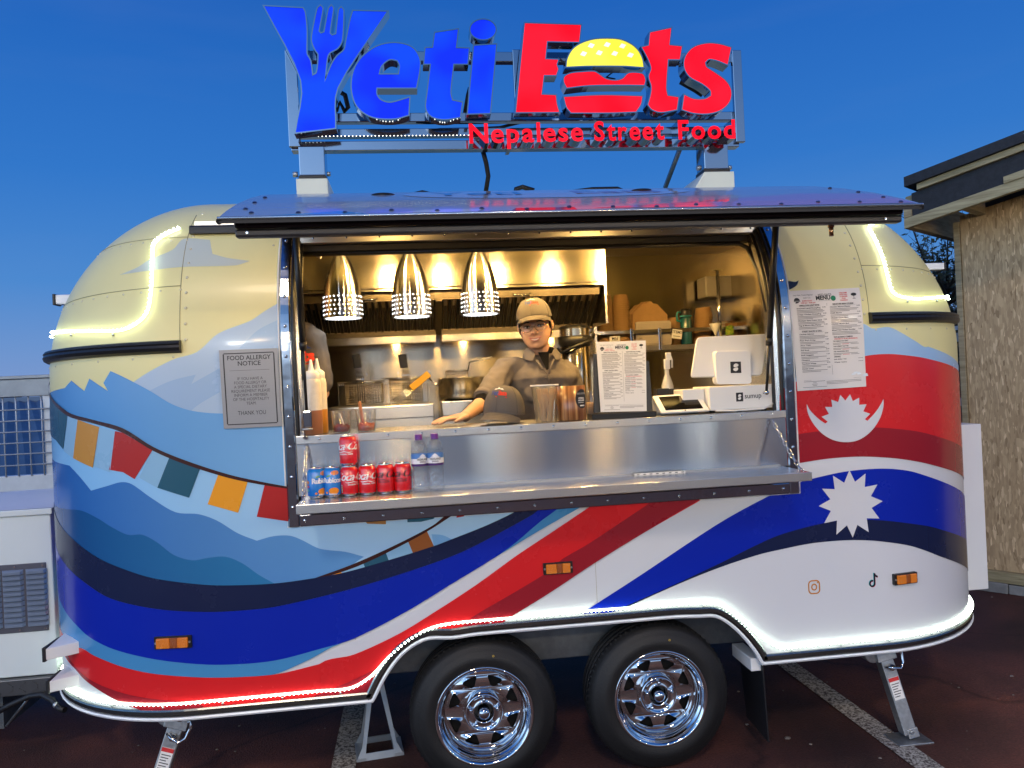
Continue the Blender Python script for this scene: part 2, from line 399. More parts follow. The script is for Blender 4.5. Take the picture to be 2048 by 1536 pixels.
# ================================================================== SETTING
def ground_material():
    m = bpy.data.materials.new('red_asphalt'); m.use_nodes = True; nt = m.node_tree; b = nt.nodes['Principled BSDF']
    tc = nt.nodes.new('ShaderNodeTexCoord')
    n1 = nt.nodes.new('ShaderNodeTexNoise'); n1.inputs['Scale'].default_value = 1.3; n1.inputs['Detail'].default_value = 8; n1.inputs['Roughness'].default_value = .6
    n2 = nt.nodes.new('ShaderNodeTexVoronoi'); n2.inputs['Scale'].default_value = 160
    n3 = nt.nodes.new('ShaderNodeTexNoise'); n3.inputs['Scale'].default_value = 85; n3.inputs['Detail'].default_value = 4
    for n in (n1, n2, n3): nt.links.new(tc.outputs['Object'], n.inputs['Vector'])
    r = nt.nodes.new('ShaderNodeValToRGB'); e = r.color_ramp.elements
    e[0].position = .3; e[0].color = (.036, .017, .015, 1); e[1].position = .72; e[1].color = (.125, .042, .031, 1)
    q = e.new(.5); q.color = (.078, .029, .023, 1)
    nt.links.new(n1.outputs['Fac'], r.inputs['Fac'])
    mx = nt.nodes.new('ShaderNodeMixRGB'); mx.blend_type = 'OVERLAY'; mx.inputs[0].default_value = .75
    nt.links.new(r.outputs[0], mx.inputs[1]); nt.links.new(n3.outputs['Fac'], mx.inputs[2])
    sp = nt.nodes.new('ShaderNodeValToRGB'); sp.color_ramp.elements[0].position = .80; sp.color_ramp.elements[1].position = .84
    n4 = nt.nodes.new('ShaderNodeTexNoise'); n4.inputs['Scale'].default_value = 30; n4.inputs['Detail'].default_value = 1
    nt.links.new(tc.outputs['Object'], n4.inputs['Vector']); nt.links.new(n4.outputs['Fac'], sp.inputs['Fac'])
    m2 = nt.nodes.new('ShaderNodeMixRGB'); m2.inputs[2].default_value = (.22, .18, .14, 1)
    nt.links.new(sp.outputs[0], m2.inputs[0]); nt.links.new(mx.outputs[0], m2.inputs[1])
    n5 = nt.nodes.new('ShaderNodeTexNoise'); n5.inputs['Scale'].default_value = .55; n5.inputs['Detail'].default_value = 5; n5.inputs['Distortion'].default_value = 1.2
    nt.links.new(tc.outputs['Object'], n5.inputs['Vector']); st = nt.nodes.new('ShaderNodeValToRGB'); st.color_ramp.elements[0].position = .36; st.color_ramp.elements[0].color = (.45, .45, .47, 1); st.color_ramp.elements[1].position = .60; st.color_ramp.elements[1].color = (1.25, 1.2, 1.15, 1)
    nt.links.new(n5.outputs['Fac'], st.inputs['Fac']); m3 = nt.nodes.new('ShaderNodeMixRGB'); m3.blend_type = 'MULTIPLY'; m3.inputs[0].default_value = 1; nt.links.new(m2.outputs[0], m3.inputs[1]); nt.links.new(st.outputs[0], m3.inputs[2])
    vc = nt.nodes.new('ShaderNodeTexVoronoi'); vc.feature = 'DISTANCE_TO_EDGE'; vc.inputs['Scale'].default_value = .42; wv = nt.nodes.new('ShaderNodeMixRGB'); wv.blend_type = 'ADD'; wv.inputs[0].default_value = .35; nt.links.new(tc.outputs['Object'], wv.inputs[1]); nt.links.new(n1.outputs['Color'], wv.inputs[2]); nt.links.new(wv.outputs[0], vc.inputs['Vector'])
    cr_ = nt.nodes.new('ShaderNodeValToRGB'); cr_.color_ramp.elements[0].position = .0; cr_.color_ramp.elements[0].color = (.35, .35, .35, 1); cr_.color_ramp.elements[1].position = .006; cr_.color_ramp.elements[1].color = (1, 1, 1, 1); nt.links.new(vc.outputs['Distance'], cr_.inputs['Fac'])
    m4 = nt.nodes.new('ShaderNodeMixRGB'); m4.blend_type = 'MULTIPLY'; m4.inputs[0].default_value = .8; nt.links.new(m3.outputs[0], m4.inputs[1]); nt.links.new(cr_.outputs[0], m4.inputs[2])
    nt.links.new(m4.outputs[0], b.inputs['Base Color'])
    b.inputs['Roughness'].default_value = .72; b.inputs['Specular IOR Level'].default_value = .35
    bp = nt.nodes.new('ShaderNodeBump'); bp.inputs['Strength'].default_value = .55; bp.inputs['Distance'].default_value = .006
    nt.links.new(n2.outputs['Distance'], bp.inputs['Height']); nt.links.new(bp.outputs[0], b.inputs['Normal'])
    return m
MB().add([(-400, -200, 0), (400, -200, 0), (400, 900, 0), (-400, 900, 0)], [(0, 1, 2, 3)]).build('ground', ground_material(), normals=False)['kind'] = 'structure'

rs = random.Random(31); mb = MB()
for k in range(420):
    x, y = rs.uniform(-3, 5), rs.uniform(-2.2, 3.5); r = rs.uniform(.003, .010) * (1.6 if rs.random() < .06 else 1)
    n = 5; a0 = rs.uniform(0, 6); top = [(x + r * .6 * cos(a0 + 2 * pi * i / n), y + r * .5 * sin(a0 + 2 * pi * i / n), r * .5) for i in range(n)]; bot = [(x + r * cos(a0 + 2 * pi * i / n), y + r * .8 * sin(a0 + 2 * pi * i / n), .001) for i in range(n)]
    mb.add(top + bot, [tuple(range(n))] + [(i, n + i, n + (i + 1) % n, (i + 1) % n) for i in range(n)])
mb.build('loose_grit', mat('grit', (.20, .17, .15), .85, noise=.5, nscale=4))['kind'] = 'stuff'
def worn_paint():
    m = bpy.data.materials.new('worn_line_paint'); m.use_nodes = True; nt = m.node_tree; b = nt.nodes['Principled BSDF']
    tc = nt.nodes.new('ShaderNodeTexCoord')
    n1 = nt.nodes.new('ShaderNodeTexNoise'); n1.inputs['Scale'].default_value = 75; n1.inputs['Detail'].default_value = 5; n1.inputs['Roughness'].default_value = .75
    nt.links.new(tc.outputs['Object'], n1.inputs['Vector'])
    r = nt.nodes.new('ShaderNodeValToRGB'); e = r.color_ramp.elements
    e[0].position = .42; e[0].color = (.035, .022, .02, 1); e[1].position = .56; e[1].color = (.42, .40, .37, 1)
    nt.links.new(n1.outputs['Fac'], r.inputs['Fac']); nt.links.new(r.outputs[0], b.inputs['Base Color']); b.inputs['Roughness'].default_value = .8
    return m
PAINT = worn_paint()
for X0, X1 in ((1.92, 2.03), (-.46, -.355)):
    o = MB().add([(X0 + .03, -1.6, .004), (X1 + .03, -1.6, .004), (X1 - .03, 4.0, .004), (X0 - .03, 4.0, .004)], [(0, 1, 2, 3)]).build('parking_line', PAINT, normals=False)
    o['kind'] = 'structure'

# -------- corrugated roofs and buildings beyond the fence on the left
BLUEROOF = mat('blue_grey_sheet_roof', (.10, .15, .22), .55, .2, noise=.35, nscale=.6)
roof = thing('warehouse', 'low warehouse with a blue grey corrugated roof beyond the mesh fence', 'building', (-12, 16, 0))
mb = MB()
v, f = [], []
n = 150
for i in range(n + 1):
    x = -14 + 26 * i / n; h = .07 * (i % 2)
    v += [(x + 3.0, -7.5, .15 + h), (x - 5, 9, 1.80 + h)]
mb.add(v, [(2 * i, 2 * i + 2, 2 * i + 3, 2 * i + 1) for i in range(n)], 0)
mb.build('roof', BLUEROOF, roof)
MB().box(-17, 12, -7.4, -7.2, 0, .16).build('wall', mat('dark_cladding', (.06, .07, .09), .7, noise=.3, nscale=3), roof)
MB().box(-19, 9, 9.0, 9.25, 1.74, 1.98).build('ridge_cap', mat('ridge', (.16, .22, .30), .5), roof)
far = thing('distant_block', 'small dark block building on the skyline behind the mesh fence', 'building', (-36, 60, 0))
MB().box(-4, 4.5, -3, 3, 0, 3.7).build('wall', mat('far_wall', (.035, .06, .11), .8, noise=.2, nscale=1), far)
MB().box(-4.2, 4.7, -3.2, 3.2, 3.7, 3.9).build('roof', mat('far_roof', (.05, .07, .10), .8), far)

# -------- wire mesh fence on the left
FENCE = mat('galvanised_white_fence', (.60, .64, .68), .45, .3, noise=.1, nscale=12)
fx = thing('mesh_fence', 'white wire mesh fence with a steel box rail along its top', 'fence', (-4.2, 3.0, 0))
def fence_local(px, py): p = at(px, py, 3.0); return p.x + 4.2, p.z
zr = fence_local(50, 785)[1]
MB().box(-3, 1.6, -.04, .04, zr - .03, zr + .10).box(-3, 1.6, -.055, .055, zr + .10, zr + .125).build('top_rail', mat('rail_steel', (.28, .31, .34), .4, .6, noise=.2, nscale=9), fx, bevel=.004)
zb_ = fence_local(50, 962)[1]
MB().box(-3, 1.6, -.04, .04, zb_ - .07, zb_ + .045).build('bottom_rail', FENCE, fx, bevel=.004)
MB().cyl((.05, -.05, zb_ - .01), (.05, -.035, zb_ - .01), .012, 10).cyl((.9, -.05, zb_ - .01), (.9, -.035, zb_ - .01), .012, 10).build('rail_bolts', ZINC, fx)
MB().box(.43, .62, -.07, -.04, zr - .075, zr - .02).box(.5, .55, -.06, -.045, zr - .16, zr - .075).build('cable_clip', BLACK, fx)
x0 = fence_local(14, 850)[0]; pit = .088
for k in range(-9, 16):
    MB().tube([(x0 + k * pit - .012, -.02, zr - .03), (x0 + k * pit, -.045, zr - .09), (x0 + k * pit, -.045, zb_ + .04)], .0055, 6).build('upright_wire', FENCE, fx)
zz = zr - .125
while zz > zb_ + .05:
    MB().tube([(-3, -.05, zz), (1.6, -.05, zz)], .0055, 6).build('cross_wire', FENCE, fx); zz -= .0815
for X in (-2.6, 1.45):
    MB().box(X, X + .06, -.03, .03, 0, zr + .1).build('post', FENCE, fx)

# -------- timber shed clad in strand board on the right
def osb():
    m = bpy.data.materials.new('strand_board'); m.use_nodes = True; nt = m.node_tree; b = nt.nodes['Principled BSDF']
    tc = nt.nodes.new('ShaderNodeTexCoord'); last = None; hs = []
    for k, (ang, sc, off) in enumerate(((.08, (52, 52, 9.0), 0), (-.28, (66, 66, 13.0), 7.1), (.34, (44, 44, 11.0), 3.3))):
        mp = nt.nodes.new('ShaderNodeMapping'); mp.inputs['Rotation'].default_value = (0, ang, 0); mp.inputs['Scale'].default_value = sc; mp.inputs['Location'].default_value = (off, off, off)
        nzz = nt.nodes.new('ShaderNodeTexNoise'); nzz.inputs['Scale'].default_value = 2; nzz.inputs['Detail'].default_value = 2
        nt.links.new(tc.outputs['Object'], nzz.inputs['Vector'])
        ad = nt.nodes.new('ShaderNodeMixRGB'); ad.blend_type = 'ADD'; ad.inputs[0].default_value = .06
        nt.links.new(tc.outputs['Object'], ad.inputs[1]); nt.links.new(nzz.outputs['Color'], ad.inputs[2])
        nt.links.new(ad.outputs[0], mp.inputs['Vector'])
        vo = nt.nodes.new('ShaderNodeTexVoronoi'); vo.inputs['Scale'].default_value = 1.6; vo.inputs['Randomness'].default_value = 1
        nt.links.new(mp.outputs[0], vo.inputs['Vector'])
        hs.append(vo)
    cr = []
    for k, vo in enumerate(hs):
        sx = nt.nodes.new('ShaderNodeSeparateXYZ'); nt.links.new(vo.outputs['Color'], sx.inputs[0])
        r = nt.nodes.new('ShaderNodeValToRGB'); e = r.color_ramp.elements
        e[0].position = 0; e[0].color = (0.269, 0.185, 0.096, 1); e[1].position = 1; e[1].color = (0.759, 0.594, 0.363, 1)
        for p, c in ((.10, (0.385, 0.274, 0.152)), (.6, (0.470, 0.343, 0.191)), (.9, (0.556, 0.417, 0.241))):
            q = e.new(p); q.color = (*c, 1)
        nt.links.new(sx.outputs[0], r.inputs['Fac']); cr.append((r, sx))
    a = nt.nodes.new('ShaderNodeMixRGB'); s2 = nt.nodes.new('ShaderNodeMath'); s2.operation = 'GREATER_THAN'; s2.inputs[1].default_value = .55
    nt.links.new(cr[1][1].outputs[1], s2.inputs[0]); nt.links.new(s2.outputs[0], a.inputs[0])
    nt.links.new(cr[0][0].outputs[0], a.inputs[1]); nt.links.new(cr[1][0].outputs[0], a.inputs[2])
    c = nt.nodes.new('ShaderNodeMixRGB'); s3 = nt.nodes.new('ShaderNodeMath'); s3.operation = 'GREATER_THAN'; s3.inputs[1].default_value = .74
    nt.links.new(cr[2][1].outputs[1], s3.inputs[0]); nt.links.new(s3.outputs[0], c.inputs[0])
    nt.links.new(a.outputs[0], c.inputs[1]); nt.links.new(cr[2][0].outputs[0], c.inputs[2])
    nt.links.new(c.outputs[0], b.inputs['Base Color']); b.inputs['Roughness'].default_value = .75
    bp = nt.nodes.new('ShaderNodeBump'); bp.inputs['Strength'].default_value = .5; bp.inputs['Distance'].default_value = .004
    nt.links.new(c.outputs[0], bp.inputs['Height']); nt.links.new(bp.outputs[0], b.inputs['Normal'])
    return m
TIMBER = mat('sawn_timber', (.42, .35, .22), .7, noise=.4, nscale=3.5, stretch=(1, 1, 9), bump=.25, bscale=8, col2=(.22, .18, .10))
TIMBER_H = mat('sawn_timber_long', (.40, .36, .22), .7, noise=.45, nscale=4, stretch=(.7, 9, 9), bump=.25, bscale=8, col2=(.20, .17, .09))
FELT = mat('dark_roofing_felt', (.018, .024, .035), .75, noise=.4, nscale=30, bump=.2, bscale=120)
CONC = mat('pale_concrete', (.26, .27, .27), .85, noise=.35, nscale=9, bump=.3, bscale=50)
SA = Vector((3.95, 2.03, 0)); SD = Vector((.588, -.809, 0)); ang = atan2(SD.y, SD.x)
shed = thing('timber_shed', 'strand board shed with felted lean-to roof and timber eaves', 'shed', SA, ang)
# local x runs along the wall towards the camera, local y points away from the trailer (into the shed)
OSB = osb()
PITCH = .18     # the eaves climb towards the camera: a mono-pitch roof seen along its verge
MS = Matrix(((1, 0, 0, 0), (0, 1, 0, 0), (PITCH, 0, 1, PITCH * .22), (0, 0, 0, 1)))
for x0, x1 in ((.0, 1.219), (1.224, 2.4)):
    MB().prism([(x0, .155), (x1, .155), (x1, 2.70 + PITCH * x1), (x0, 2.70 + PITCH * x0)], 0, .018, 'y').build('wall_board', OSB, shed)
MB().box(-.045, -.004, -.012, .05, .155, 2.66).build('corner_batten', TIMBER, shed, bevel=.003)
MB().box(-.02, 2.4, -.03, .10, .075, .152).build('sill_beam', TIMBER_H, shed, bevel=.004)
for x0, x1, h in ((-.03, .20, .0), (.205, .9, -.006), (.905, 2.3, -.003)):
    MB().box(x0, x1, -.035 - h, .16, 0, .073 + h).build('kerb_stone', CONC, shed, bevel=.006)
MB().box(-.03, 2.4, .02, 2.2, 0, 2.6).build('frame_core', DARKER, shed)
E0 = -.46   # overhang
MB().box(-.22, 2.6, E0, E0 + .045, 2.60, 2.670, M=MS).build('eaves_beam', TIMBER_H, shed, bevel=.004)
MB().box(-.165, 2.6, E0 + .010, E0 + .04, 2.671, 2.83, M=MS).build('fascia_felt', FELT, shed)
MB().box(.40, 2.6, E0 - .012, E0 + .008, 2.668, 2.712, M=MS).build('fascia_batten', TIMBER_H, shed)
MB().box(-.12, 2.6, E0 - .02, E0 + .05, 2.832, 2.875, M=MS).build('roof_batten', TIMBER_H, shed, bevel=.003)
MB().box(-.19, 2.7, E0 - .05, 2.3, 2.877, 2.945, M=MS).build('roof', FELT, shed)
MB().box(-.22, -.175, E0 + .046, 2.2, 2.60, 2.83, M=MS).box(-.22, -.166, E0, E0 + .045, 2.671, 2.76, M=MS).build('end_board', TIMBER, shed, bevel=.004)
for x in (.12, .52, .92, 1.32, 1.72, 2.1):
    MB().box(x, x + .045, E0 + .046, .0, 2.615, 2.70, M=MS).build('rafter', TIMBER, shed)
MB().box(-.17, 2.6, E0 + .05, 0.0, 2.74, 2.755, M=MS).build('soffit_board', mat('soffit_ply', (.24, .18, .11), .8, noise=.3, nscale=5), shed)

# -------- trees, fence and steps seen through the gap on the right
BARK = mat('dark_bark', (.03, .025, .02), .9)
LEAF = mat('dark_leaves', (.035, .05, .022), .7, noise=.5, nscale=3)
def tree(loc, h, spread, seed, label):
    rnd = random.Random(seed)
    t = thing('tree', label, 'tree', loc, 0, 'trees behind the shed')
    tr = MB(); lf = MB()
    tr.tube([(0, 0, 0), (.05, 0, h * .3), (-.05, .05, h * .55), (0, 0, h * .8)], [.16, .13, .09, .03], 7)
    for i in range(46):
        z = h * rnd.uniform(.18, .85); a = rnd.uniform(0, 2 * pi); L = spread * rnd.uniform(.5, 1.05) * (1.15 - .6 * abs(z / h - .45))
        e = Vector((cos(a) * L, sin(a) * L, z + L * rnd.uniform(.35, .9)))
        m = Vector((cos(a) * L * .5, sin(a) * L * .5, z + L * .2))
        tr.tube([(0, 0, z), m, e], [.035, .02, .006], 4, caps=False)
        for j in range(7):
            q = m.lerp(e, rnd.random()); w = Vector((rnd.uniform(-1, 1), rnd.uniform(-1, 1), rnd.uniform(.2, 1.2))) * L * .35
            tr.tube([q, q + w], [.008, .002], 3, caps=False)
            for k in range(16):
                c = q + w * rnd.uniform(.1, 1.1) + Vector((rnd.gauss(0, .07), rnd.gauss(0, .07), rnd.gauss(0, .07)))
                d1 = Vector((rnd.gauss(0, 1), rnd.gauss(0, 1), rnd.gauss(0, 1))).normalized() * rnd.uniform(.03, .065); d2 = d1.orthogonal().normalized() * d1.length * .5
                lf.add([c - d1, c + d2, c + d1, c - d2], [(0, 1, 2, 3)])
    tr.build('trunk', BARK, t); lf.build('crown', LEAF, t, normals=False)
def gap(px, py, Y): return at(px, py, Y)
p = gap(1890, 470, 9.0); tree((p.x, 9.0, 0), p.z * 1.0, 1.5, 3, 'taller dark leafy tree in the gap beside the strand board shed')
p = gap(1862, 560, 11.0); tree((p.x - .6, 11.0, 0), p.z * .98, 1.4, 5, 'lower dark tree just behind the rounded end of the trailer')
p = gap(1930, 520, 12.0); tree((p.x + .3, 12.0, 0), p.z * 1.05, 1.7, 8, 'dark tree half hidden behind the corner of the shed')
hd = thing('dark_hedge', 'dark hedge beyond the far fence in the gap', 'hedge', (7.0, 9.5, 0))
rnd = random.Random(4); mb = MB()
for i in range(2600):
    c = Vector((rnd.uniform(-2.2, 2.8), rnd.uniform(-.4, .5), rnd.random() ** .8 * 2.5)); d1 = Vector((rnd.gauss(0, 1), rnd.gauss(0, 1), rnd.gauss(0, 1))).normalized() * .11; d2 = d1.orthogonal().normalized() * .07
    mb.add([c - d1, c + d2, c + d1, c - d2], [(0, 1, 2, 3)])
mb.build('foliage', LEAF, hd, normals=False)
gf = thing('rail_fence', 'dark post and rail fence with white top rail beyond the trailer', 'fence', (4.5, 4.2, 0))
for z0, z1, m_ in ((1.98, 2.02, WHITE), (1.86, 1.95, ZINC), (1.20, 1.28, ZINC), (.84, .90, DARK), (.4, .55, DARK)):
    MB().box(-1.2, 2.6, -.02, .02, z0, z1).build('rail', m_, gf)
for x in (-.6, .1, .62, .73, .9, 1.3):
    MB().cyl((x, -.03, .3), (x, -.03, 1.95), .006, 6).build('fence_wire', FENCE, gf)
MB().box(-1.0, -.93, -.03, .03, 0, 2.0).build('post', DARK, gf)

# ================================================================== FOOD TRAILER
trailer = thing('food_trailer', 'rounded street food trailer wrapped in mountains, prayer flags and flag stripes, serving hatch open', 'food trailer')
ZR, ZT, XA, XB = 1.74, 2.57, -0.896, 1.94
AL, AR = .74, .815
def _q(z, n):
    t = min(1.0, max(0.0, (z - ZR) / (ZT - ZR))); return (1 - t ** n) ** (1 / n)
def surf(u, z):
    q = _q(z, 2.5); s = 1 - q
    if u < XA:
        th = (XA - u) / AL; A = AL * _q(z, 1.9)
        if th <= pi / 2: return Vector((XA - A * sin(th), s + AL * q * (1 - cos(th)), z))
        return Vector((XA - A, s + AL * q + (1 - AL) * q * min(1, (th - pi / 2) / .35), z))
    if u > XB:
        th = (u - XB) / AR; A = AR * _q(z, 1.65)
        if th <= pi / 2: return Vector((XB + A * sin(th), s + AR * q * (1 - cos(th)), z))
        return Vector((XB + A, s + AR * q + (1 - AR) * q * min(1, (th - pi / 2) / .25), z))
    return Vector((u, s, z))
def snorm(u, z):
    e = 1e-3
    z = min(z, ZT - .01)
    a = surf(u + e, z) - surf(u - e, z); b = surf(u, z + e) - surf(u, z - e)
    return a.cross(b).normalized()
def surfo(u, z, off):
    return surf(u, z) + snorm(u, z) * off
ULEFT = XA - AL * (pi / 2 + .35); URIGHT = XB + AR * (pi / 2 + .25)

# pixel -> (u, z) of the body surface
_us = np.concatenate([np.linspace(XA - AL * 1.56, XA, 90), np.linspace(XA, XB, 120)[1:], np.linspace(XB, XB + AR * 1.5, 90)[1:]])
_zs = np.concatenate([np.linspace(.3, ZR, 90), np.linspace(ZR, 2.5, 90)[1:]])
_pts = np.array([[surf(u, z)[:] for z in _zs] for u in _us])
_d = _pts - EYE; _zz = _d @ FW
_px = 1024 + FPX * (_d @ RT) / _zz; _py = 768 - FPX * (_d @ UP) / _zz
def pixel_of(p):
    d = np.array(p) - EYE; z = d @ FW
    return 1024 + FPX * (d @ RT) / z, 768 - FPX * (d @ UP) / z
def on_body(px, py):
    k = np.argmin((_px - px) ** 2 + (_py - py) ** 2); i, j = np.unravel_index(k, _px.shape)
    u, z = float(_us[i]), float(_zs[j])
    for _ in range(6):
        a = pixel_of(surf(u, z)); e = .0015
        au = pixel_of(surf(u + e, z)); az = pixel_of(surf(u, z + e))
        J = np.array([[(au[0] - a[0]) / e, (az[0] - a[0]) / e], [(au[1] - a[1]) / e, (az[1] - a[1]) / e]])
        if abs(np.linalg.det(J)) < 4000: break
        d = np.linalg.solve(J, [px - a[0], py - a[1]])
        u += float(np.clip(d[0], -.05, .05)); z += float(np.clip(d[1], -.05, .05))
        u = min(max(u, _us[0]), _us[-1])
    return u, z

# skirt line with the double wheel arch
_arch = [(746, 1402), (752, 1392), (771, 1354), (797, 1317), (824, 1293), (858, 1277), (903, 1268), (955, 1262), (1100, 1250), (1250, 1239), (1350, 1229), (1397, 1226), (1429, 1233), (1455, 1247), (1482, 1271), (1508, 1303), (1521, 1325), (1527, 1328)]
ARCH = [(at(x, y, 0).x, at(x, y, 0).z) for x, y in _arch]
ZB = .412
ARCH[0] = (ARCH[0][0], ZB); ARCH[-1] = (ARCH[-1][0], ZB)
_flat = [i for i in range(len(ARCH)) if 6 <= i <= 11]
for i in _flat: ARCH[i] = (ARCH[i][0], .640 - (.006 if i in (6, 11) else 0))
def zb(u):
    if u <= ARCH[0][0] or u >= ARCH[-1][0]: return ZB
    for (a, za), (b, zb_) in zip(ARCH, ARCH[1:]):
        if a <= u <= b: return za + (zb_ - za) * (u - a) / (b - a + 1e-9)
    return ZB

WX0, WX1, WZ0, WZ1 = -.485, 1.545, 1.165, 2.33
us = sorted(set([round(x, 4) for x in list(np.linspace(ULEFT, XA - AL * pi / 2, 4)) + list(np.linspace(XA - AL * pi / 2, XA, 31)) + list(np.linspace(XA, WX0, 5)) + list(np.linspace(WX0, WX1, 50))
     + list(np.linspace(WX1, XB, 5)) + list(np.linspace(XB, XB + AR * pi / 2, 31)) + list(np.linspace(XB + AR * pi / 2, URIGHT, 4)) + [a for a, _ in ARCH] + [ARCH[0][0] - .002, ARCH[-1][0] + .002]]))
vs_hi = [.9, 1.0, WZ0, 1.30, 1.45, 1.6, ZR] + list(np.linspace(ZR, WZ1, 22))[1:] + list(np.linspace(WZ1, 2.55, 16))[1:] + [2.562, 2.568, 2.57]
LIV_WHITE = mat('wrap_white', (.66, .67, .70),   .24, coat=.2, bump=.02, bscale=3.0)
LIV_YELLOW = mat('wrap_pale_yellow', (.80, .73, .34),   .32, coat=.06, bump=.02, bscale=3.0, noise=.06, nscale=1.2)
LIV_BLUE = mat('wrap_blue', (.010, .035, .30), .24, coat=.3, bump=.02, bscale=3)
mb = MB()
mb.grid(lambda u, w: surf(u, zb(u) + (0.9 - zb(u)) * w), us, list(np.linspace(0, 1, 7)), 0)
win = lambda u, z: WX0 < u < WX1 and WZ0 < z < WZ1
lo = [z for z in vs_hi if z <= 1.45]; hi = [z for z in vs_hi if z >= 1.45]
mb.grid(surf, us, lo, 0, skip=win)
ub = [u for u in us if u <= XA - AL * radians(74)]; um = [u for u in us if u >= ub[-1]]
mb.grid(surf, ub, hi, 2); mb.grid(surf, um, hi, 1, skip=win)
# the far half
mir = lambda p: Vector((p.x, 2 - p.y, p.z))
ue = us[::3] + ([us[-1]] if us[-1] not in us[::3] else [])
mb.grid(lambda u, w: mir(surf(u, ZB + (0.9 - ZB) * w)), ue, [0, 1], 0); mb.grid(lambda u, z: mir(surf(u, z)), ue, vs_hi[::2] + [ZT], 1)
mb.build('body', [LIV_WHITE, LIV_YELLOW, LIV_BLUE], trailer, weld=True)

def past_ends(pts, closed=True):
    """points near the silhouette of the rounded ends are unreliable: carry the line on round the corner instead"""
    THL, THR, LIM = radians(55), radians(43), radians(88)
    side = lambda p: -1 if p[0] < XA - AL * THL else (1 if p[0] > XB + AR * THR else 0)
    n = len(pts); out = []
    raw = [side(p) for p in pts]; fl = list(raw)
    for i in range(n):                                   # short good stretches between bad ones count as bad
        if raw[i] == 0:
            for sd in (-1, 1):
                a = any(raw[(i - k) % n] == sd for k in range(1, 7) if closed or i - k >= 0); b = any(raw[(i + k) % n] == sd for k in range(1, 7) if closed or i + k < n)
                if a and b: fl[i] = sd
    if all(fl): return pts
    flag = {id(p): f for p, f in zip(pts, fl)}
    side = lambda p: flag[id(p)]
    start = next(i for i in range(n) if fl[i] == 0) if closed else 0
    idx = [(start + i) % n for i in range(n)]
    i = 0
    def carry(good, sd):
        a = good[-1]; b = good[-7] if len(good) >= 7 else good[0]
        for k in range(2, min(14, len(good)) + 1):
            if abs(good[-k][0] - a[0]) > .05: b = good[-k]; break
        u = (XA - AL * LIM) if sd < 0 else (XB + AR * LIM)
        du = a[0] - b[0]; sl = (a[1] - b[1]) / du if abs(du) > .02 else 0
        sl = max(-.35, min(.35, sl)); return (u, a[1] + sl * (u - a[0]))
    while i < n:
        sd = side(pts[idx[i]])
        if sd == 0: out.append(pts[idx[i]]); i += 1; continue
        j = i
        while j < n and side(pts[idx[j]]) == sd: j += 1
        after = []
        for k in range(j, j + 14):
            if k < n: q = pts[idx[k]]
            elif closed: q = pts[idx[k % n]]
            else: break
            if side(q): break
            after.append(q)
        c1 = carry(out, sd) if out else None; c2 = carry(after[::-1], sd) if after else None
        if c1 and c2:
            g = out[-1][1] - after[0][1]; h = c1[1] - c2[1]
            if g * h < 0 or abs(h) < .15 * abs(g):          # never let the two edges of a band cross
                m_ = (c1[1] + c2[1]) / 2; c1, c2 = (c1[0], m_ + .2 * g), (c2[0], m_ - .2 * g)
            out += [c1, c2]
        elif c1: out.append(c1)
        elif c2: out.append(c2)
        i = j
    return out
# -------- printed wrap: every colour field is a film laid on the body
_ucuts = [u for u in us if u <= XA or u >= XB]; _zcuts = [z for z in vs_hi if z >= ZR - .001]
def film(name, px, material, layer, smooth=True, closed_uv=None, label=None, corner=48):
    pts = closed_uv if closed_uv else [on_body(*p) for p in (catmull(px, True, 5, corner) if smooth else px)]
    if not closed_uv: pts = past_ends([tuple(p) for p in pts])
    pts = [(u, max(z, ZB + .004) if (u < ARCH[0][0] or u > ARCH[-1][0]) else z) for u, z in pts]
    q = [pts[0]]
    for p in pts[1:]:
        if hypot(p[0] - q[-1][0], p[1] - q[-1][1]) > 8e-4: q.append(p)
    vs, tr = tri_fill([q])
    bm = bmesh.new(); bv = [bm.verts.new((x, y, 0)) for x, y in vs]
    for t in tr:
        try: bm.faces.new([bv[i] for i in t])
        except ValueError: pass
    umin, umax = min(p[0] for p in q), max(p[0] for p in q); zmin, zmax = min(p[1] for p in q), max(p[1] for p in q)
    for c in _ucuts:
        if umin < c < umax: bmesh.ops.bisect_plane(bm, geom=bm.verts[:] + bm.edges[:] + bm.faces[:], plane_co=(c, 0, 0), plane_no=(1, 0, 0), dist=1e-6)
    for c in _zcuts:
        if zmin < c < zmax: bmesh.ops.bisect_plane(bm, geom=bm.verts[:] + bm.edges[:] + bm.faces[:], plane_co=(0, c, 0), plane_no=(0, 1, 0), dist=1e-6)
    bmesh.ops.triangulate(bm, faces=bm.faces[:])
    for v in bm.verts: v.co = surfo(v.co.x, v.co.y, .0007 * layer)
    bmesh.ops.recalc_face_normals(bm, faces=bm.faces)
    for f in bm.faces: f.smooth = True
    me = bpy.data.meshes.new(name); bm.to_mesh(me); bm.free()
    o = link(name, me, material, trailer)
    if label: o['label'] = label
    return o
def vinyl(name, c, **k): return mat('wrap_' + name, c, .25, coat=.2, bump=.035, bscale=2.2, rvar=.07, nscale=2.5, **k)
V_PALE = vinyl('pale_slate', (.42, .54, .68)); V_PALE2 = vinyl('misty_slate', (.33, .47, .66)); V_SKYBL = vinyl('light_blue', (.34, .54, .78))
V_CLOUD = vinyl('cloud', (.55, .60, .52)); V_SAND = vinyl('warm_yellow', (.74, .50, .19))
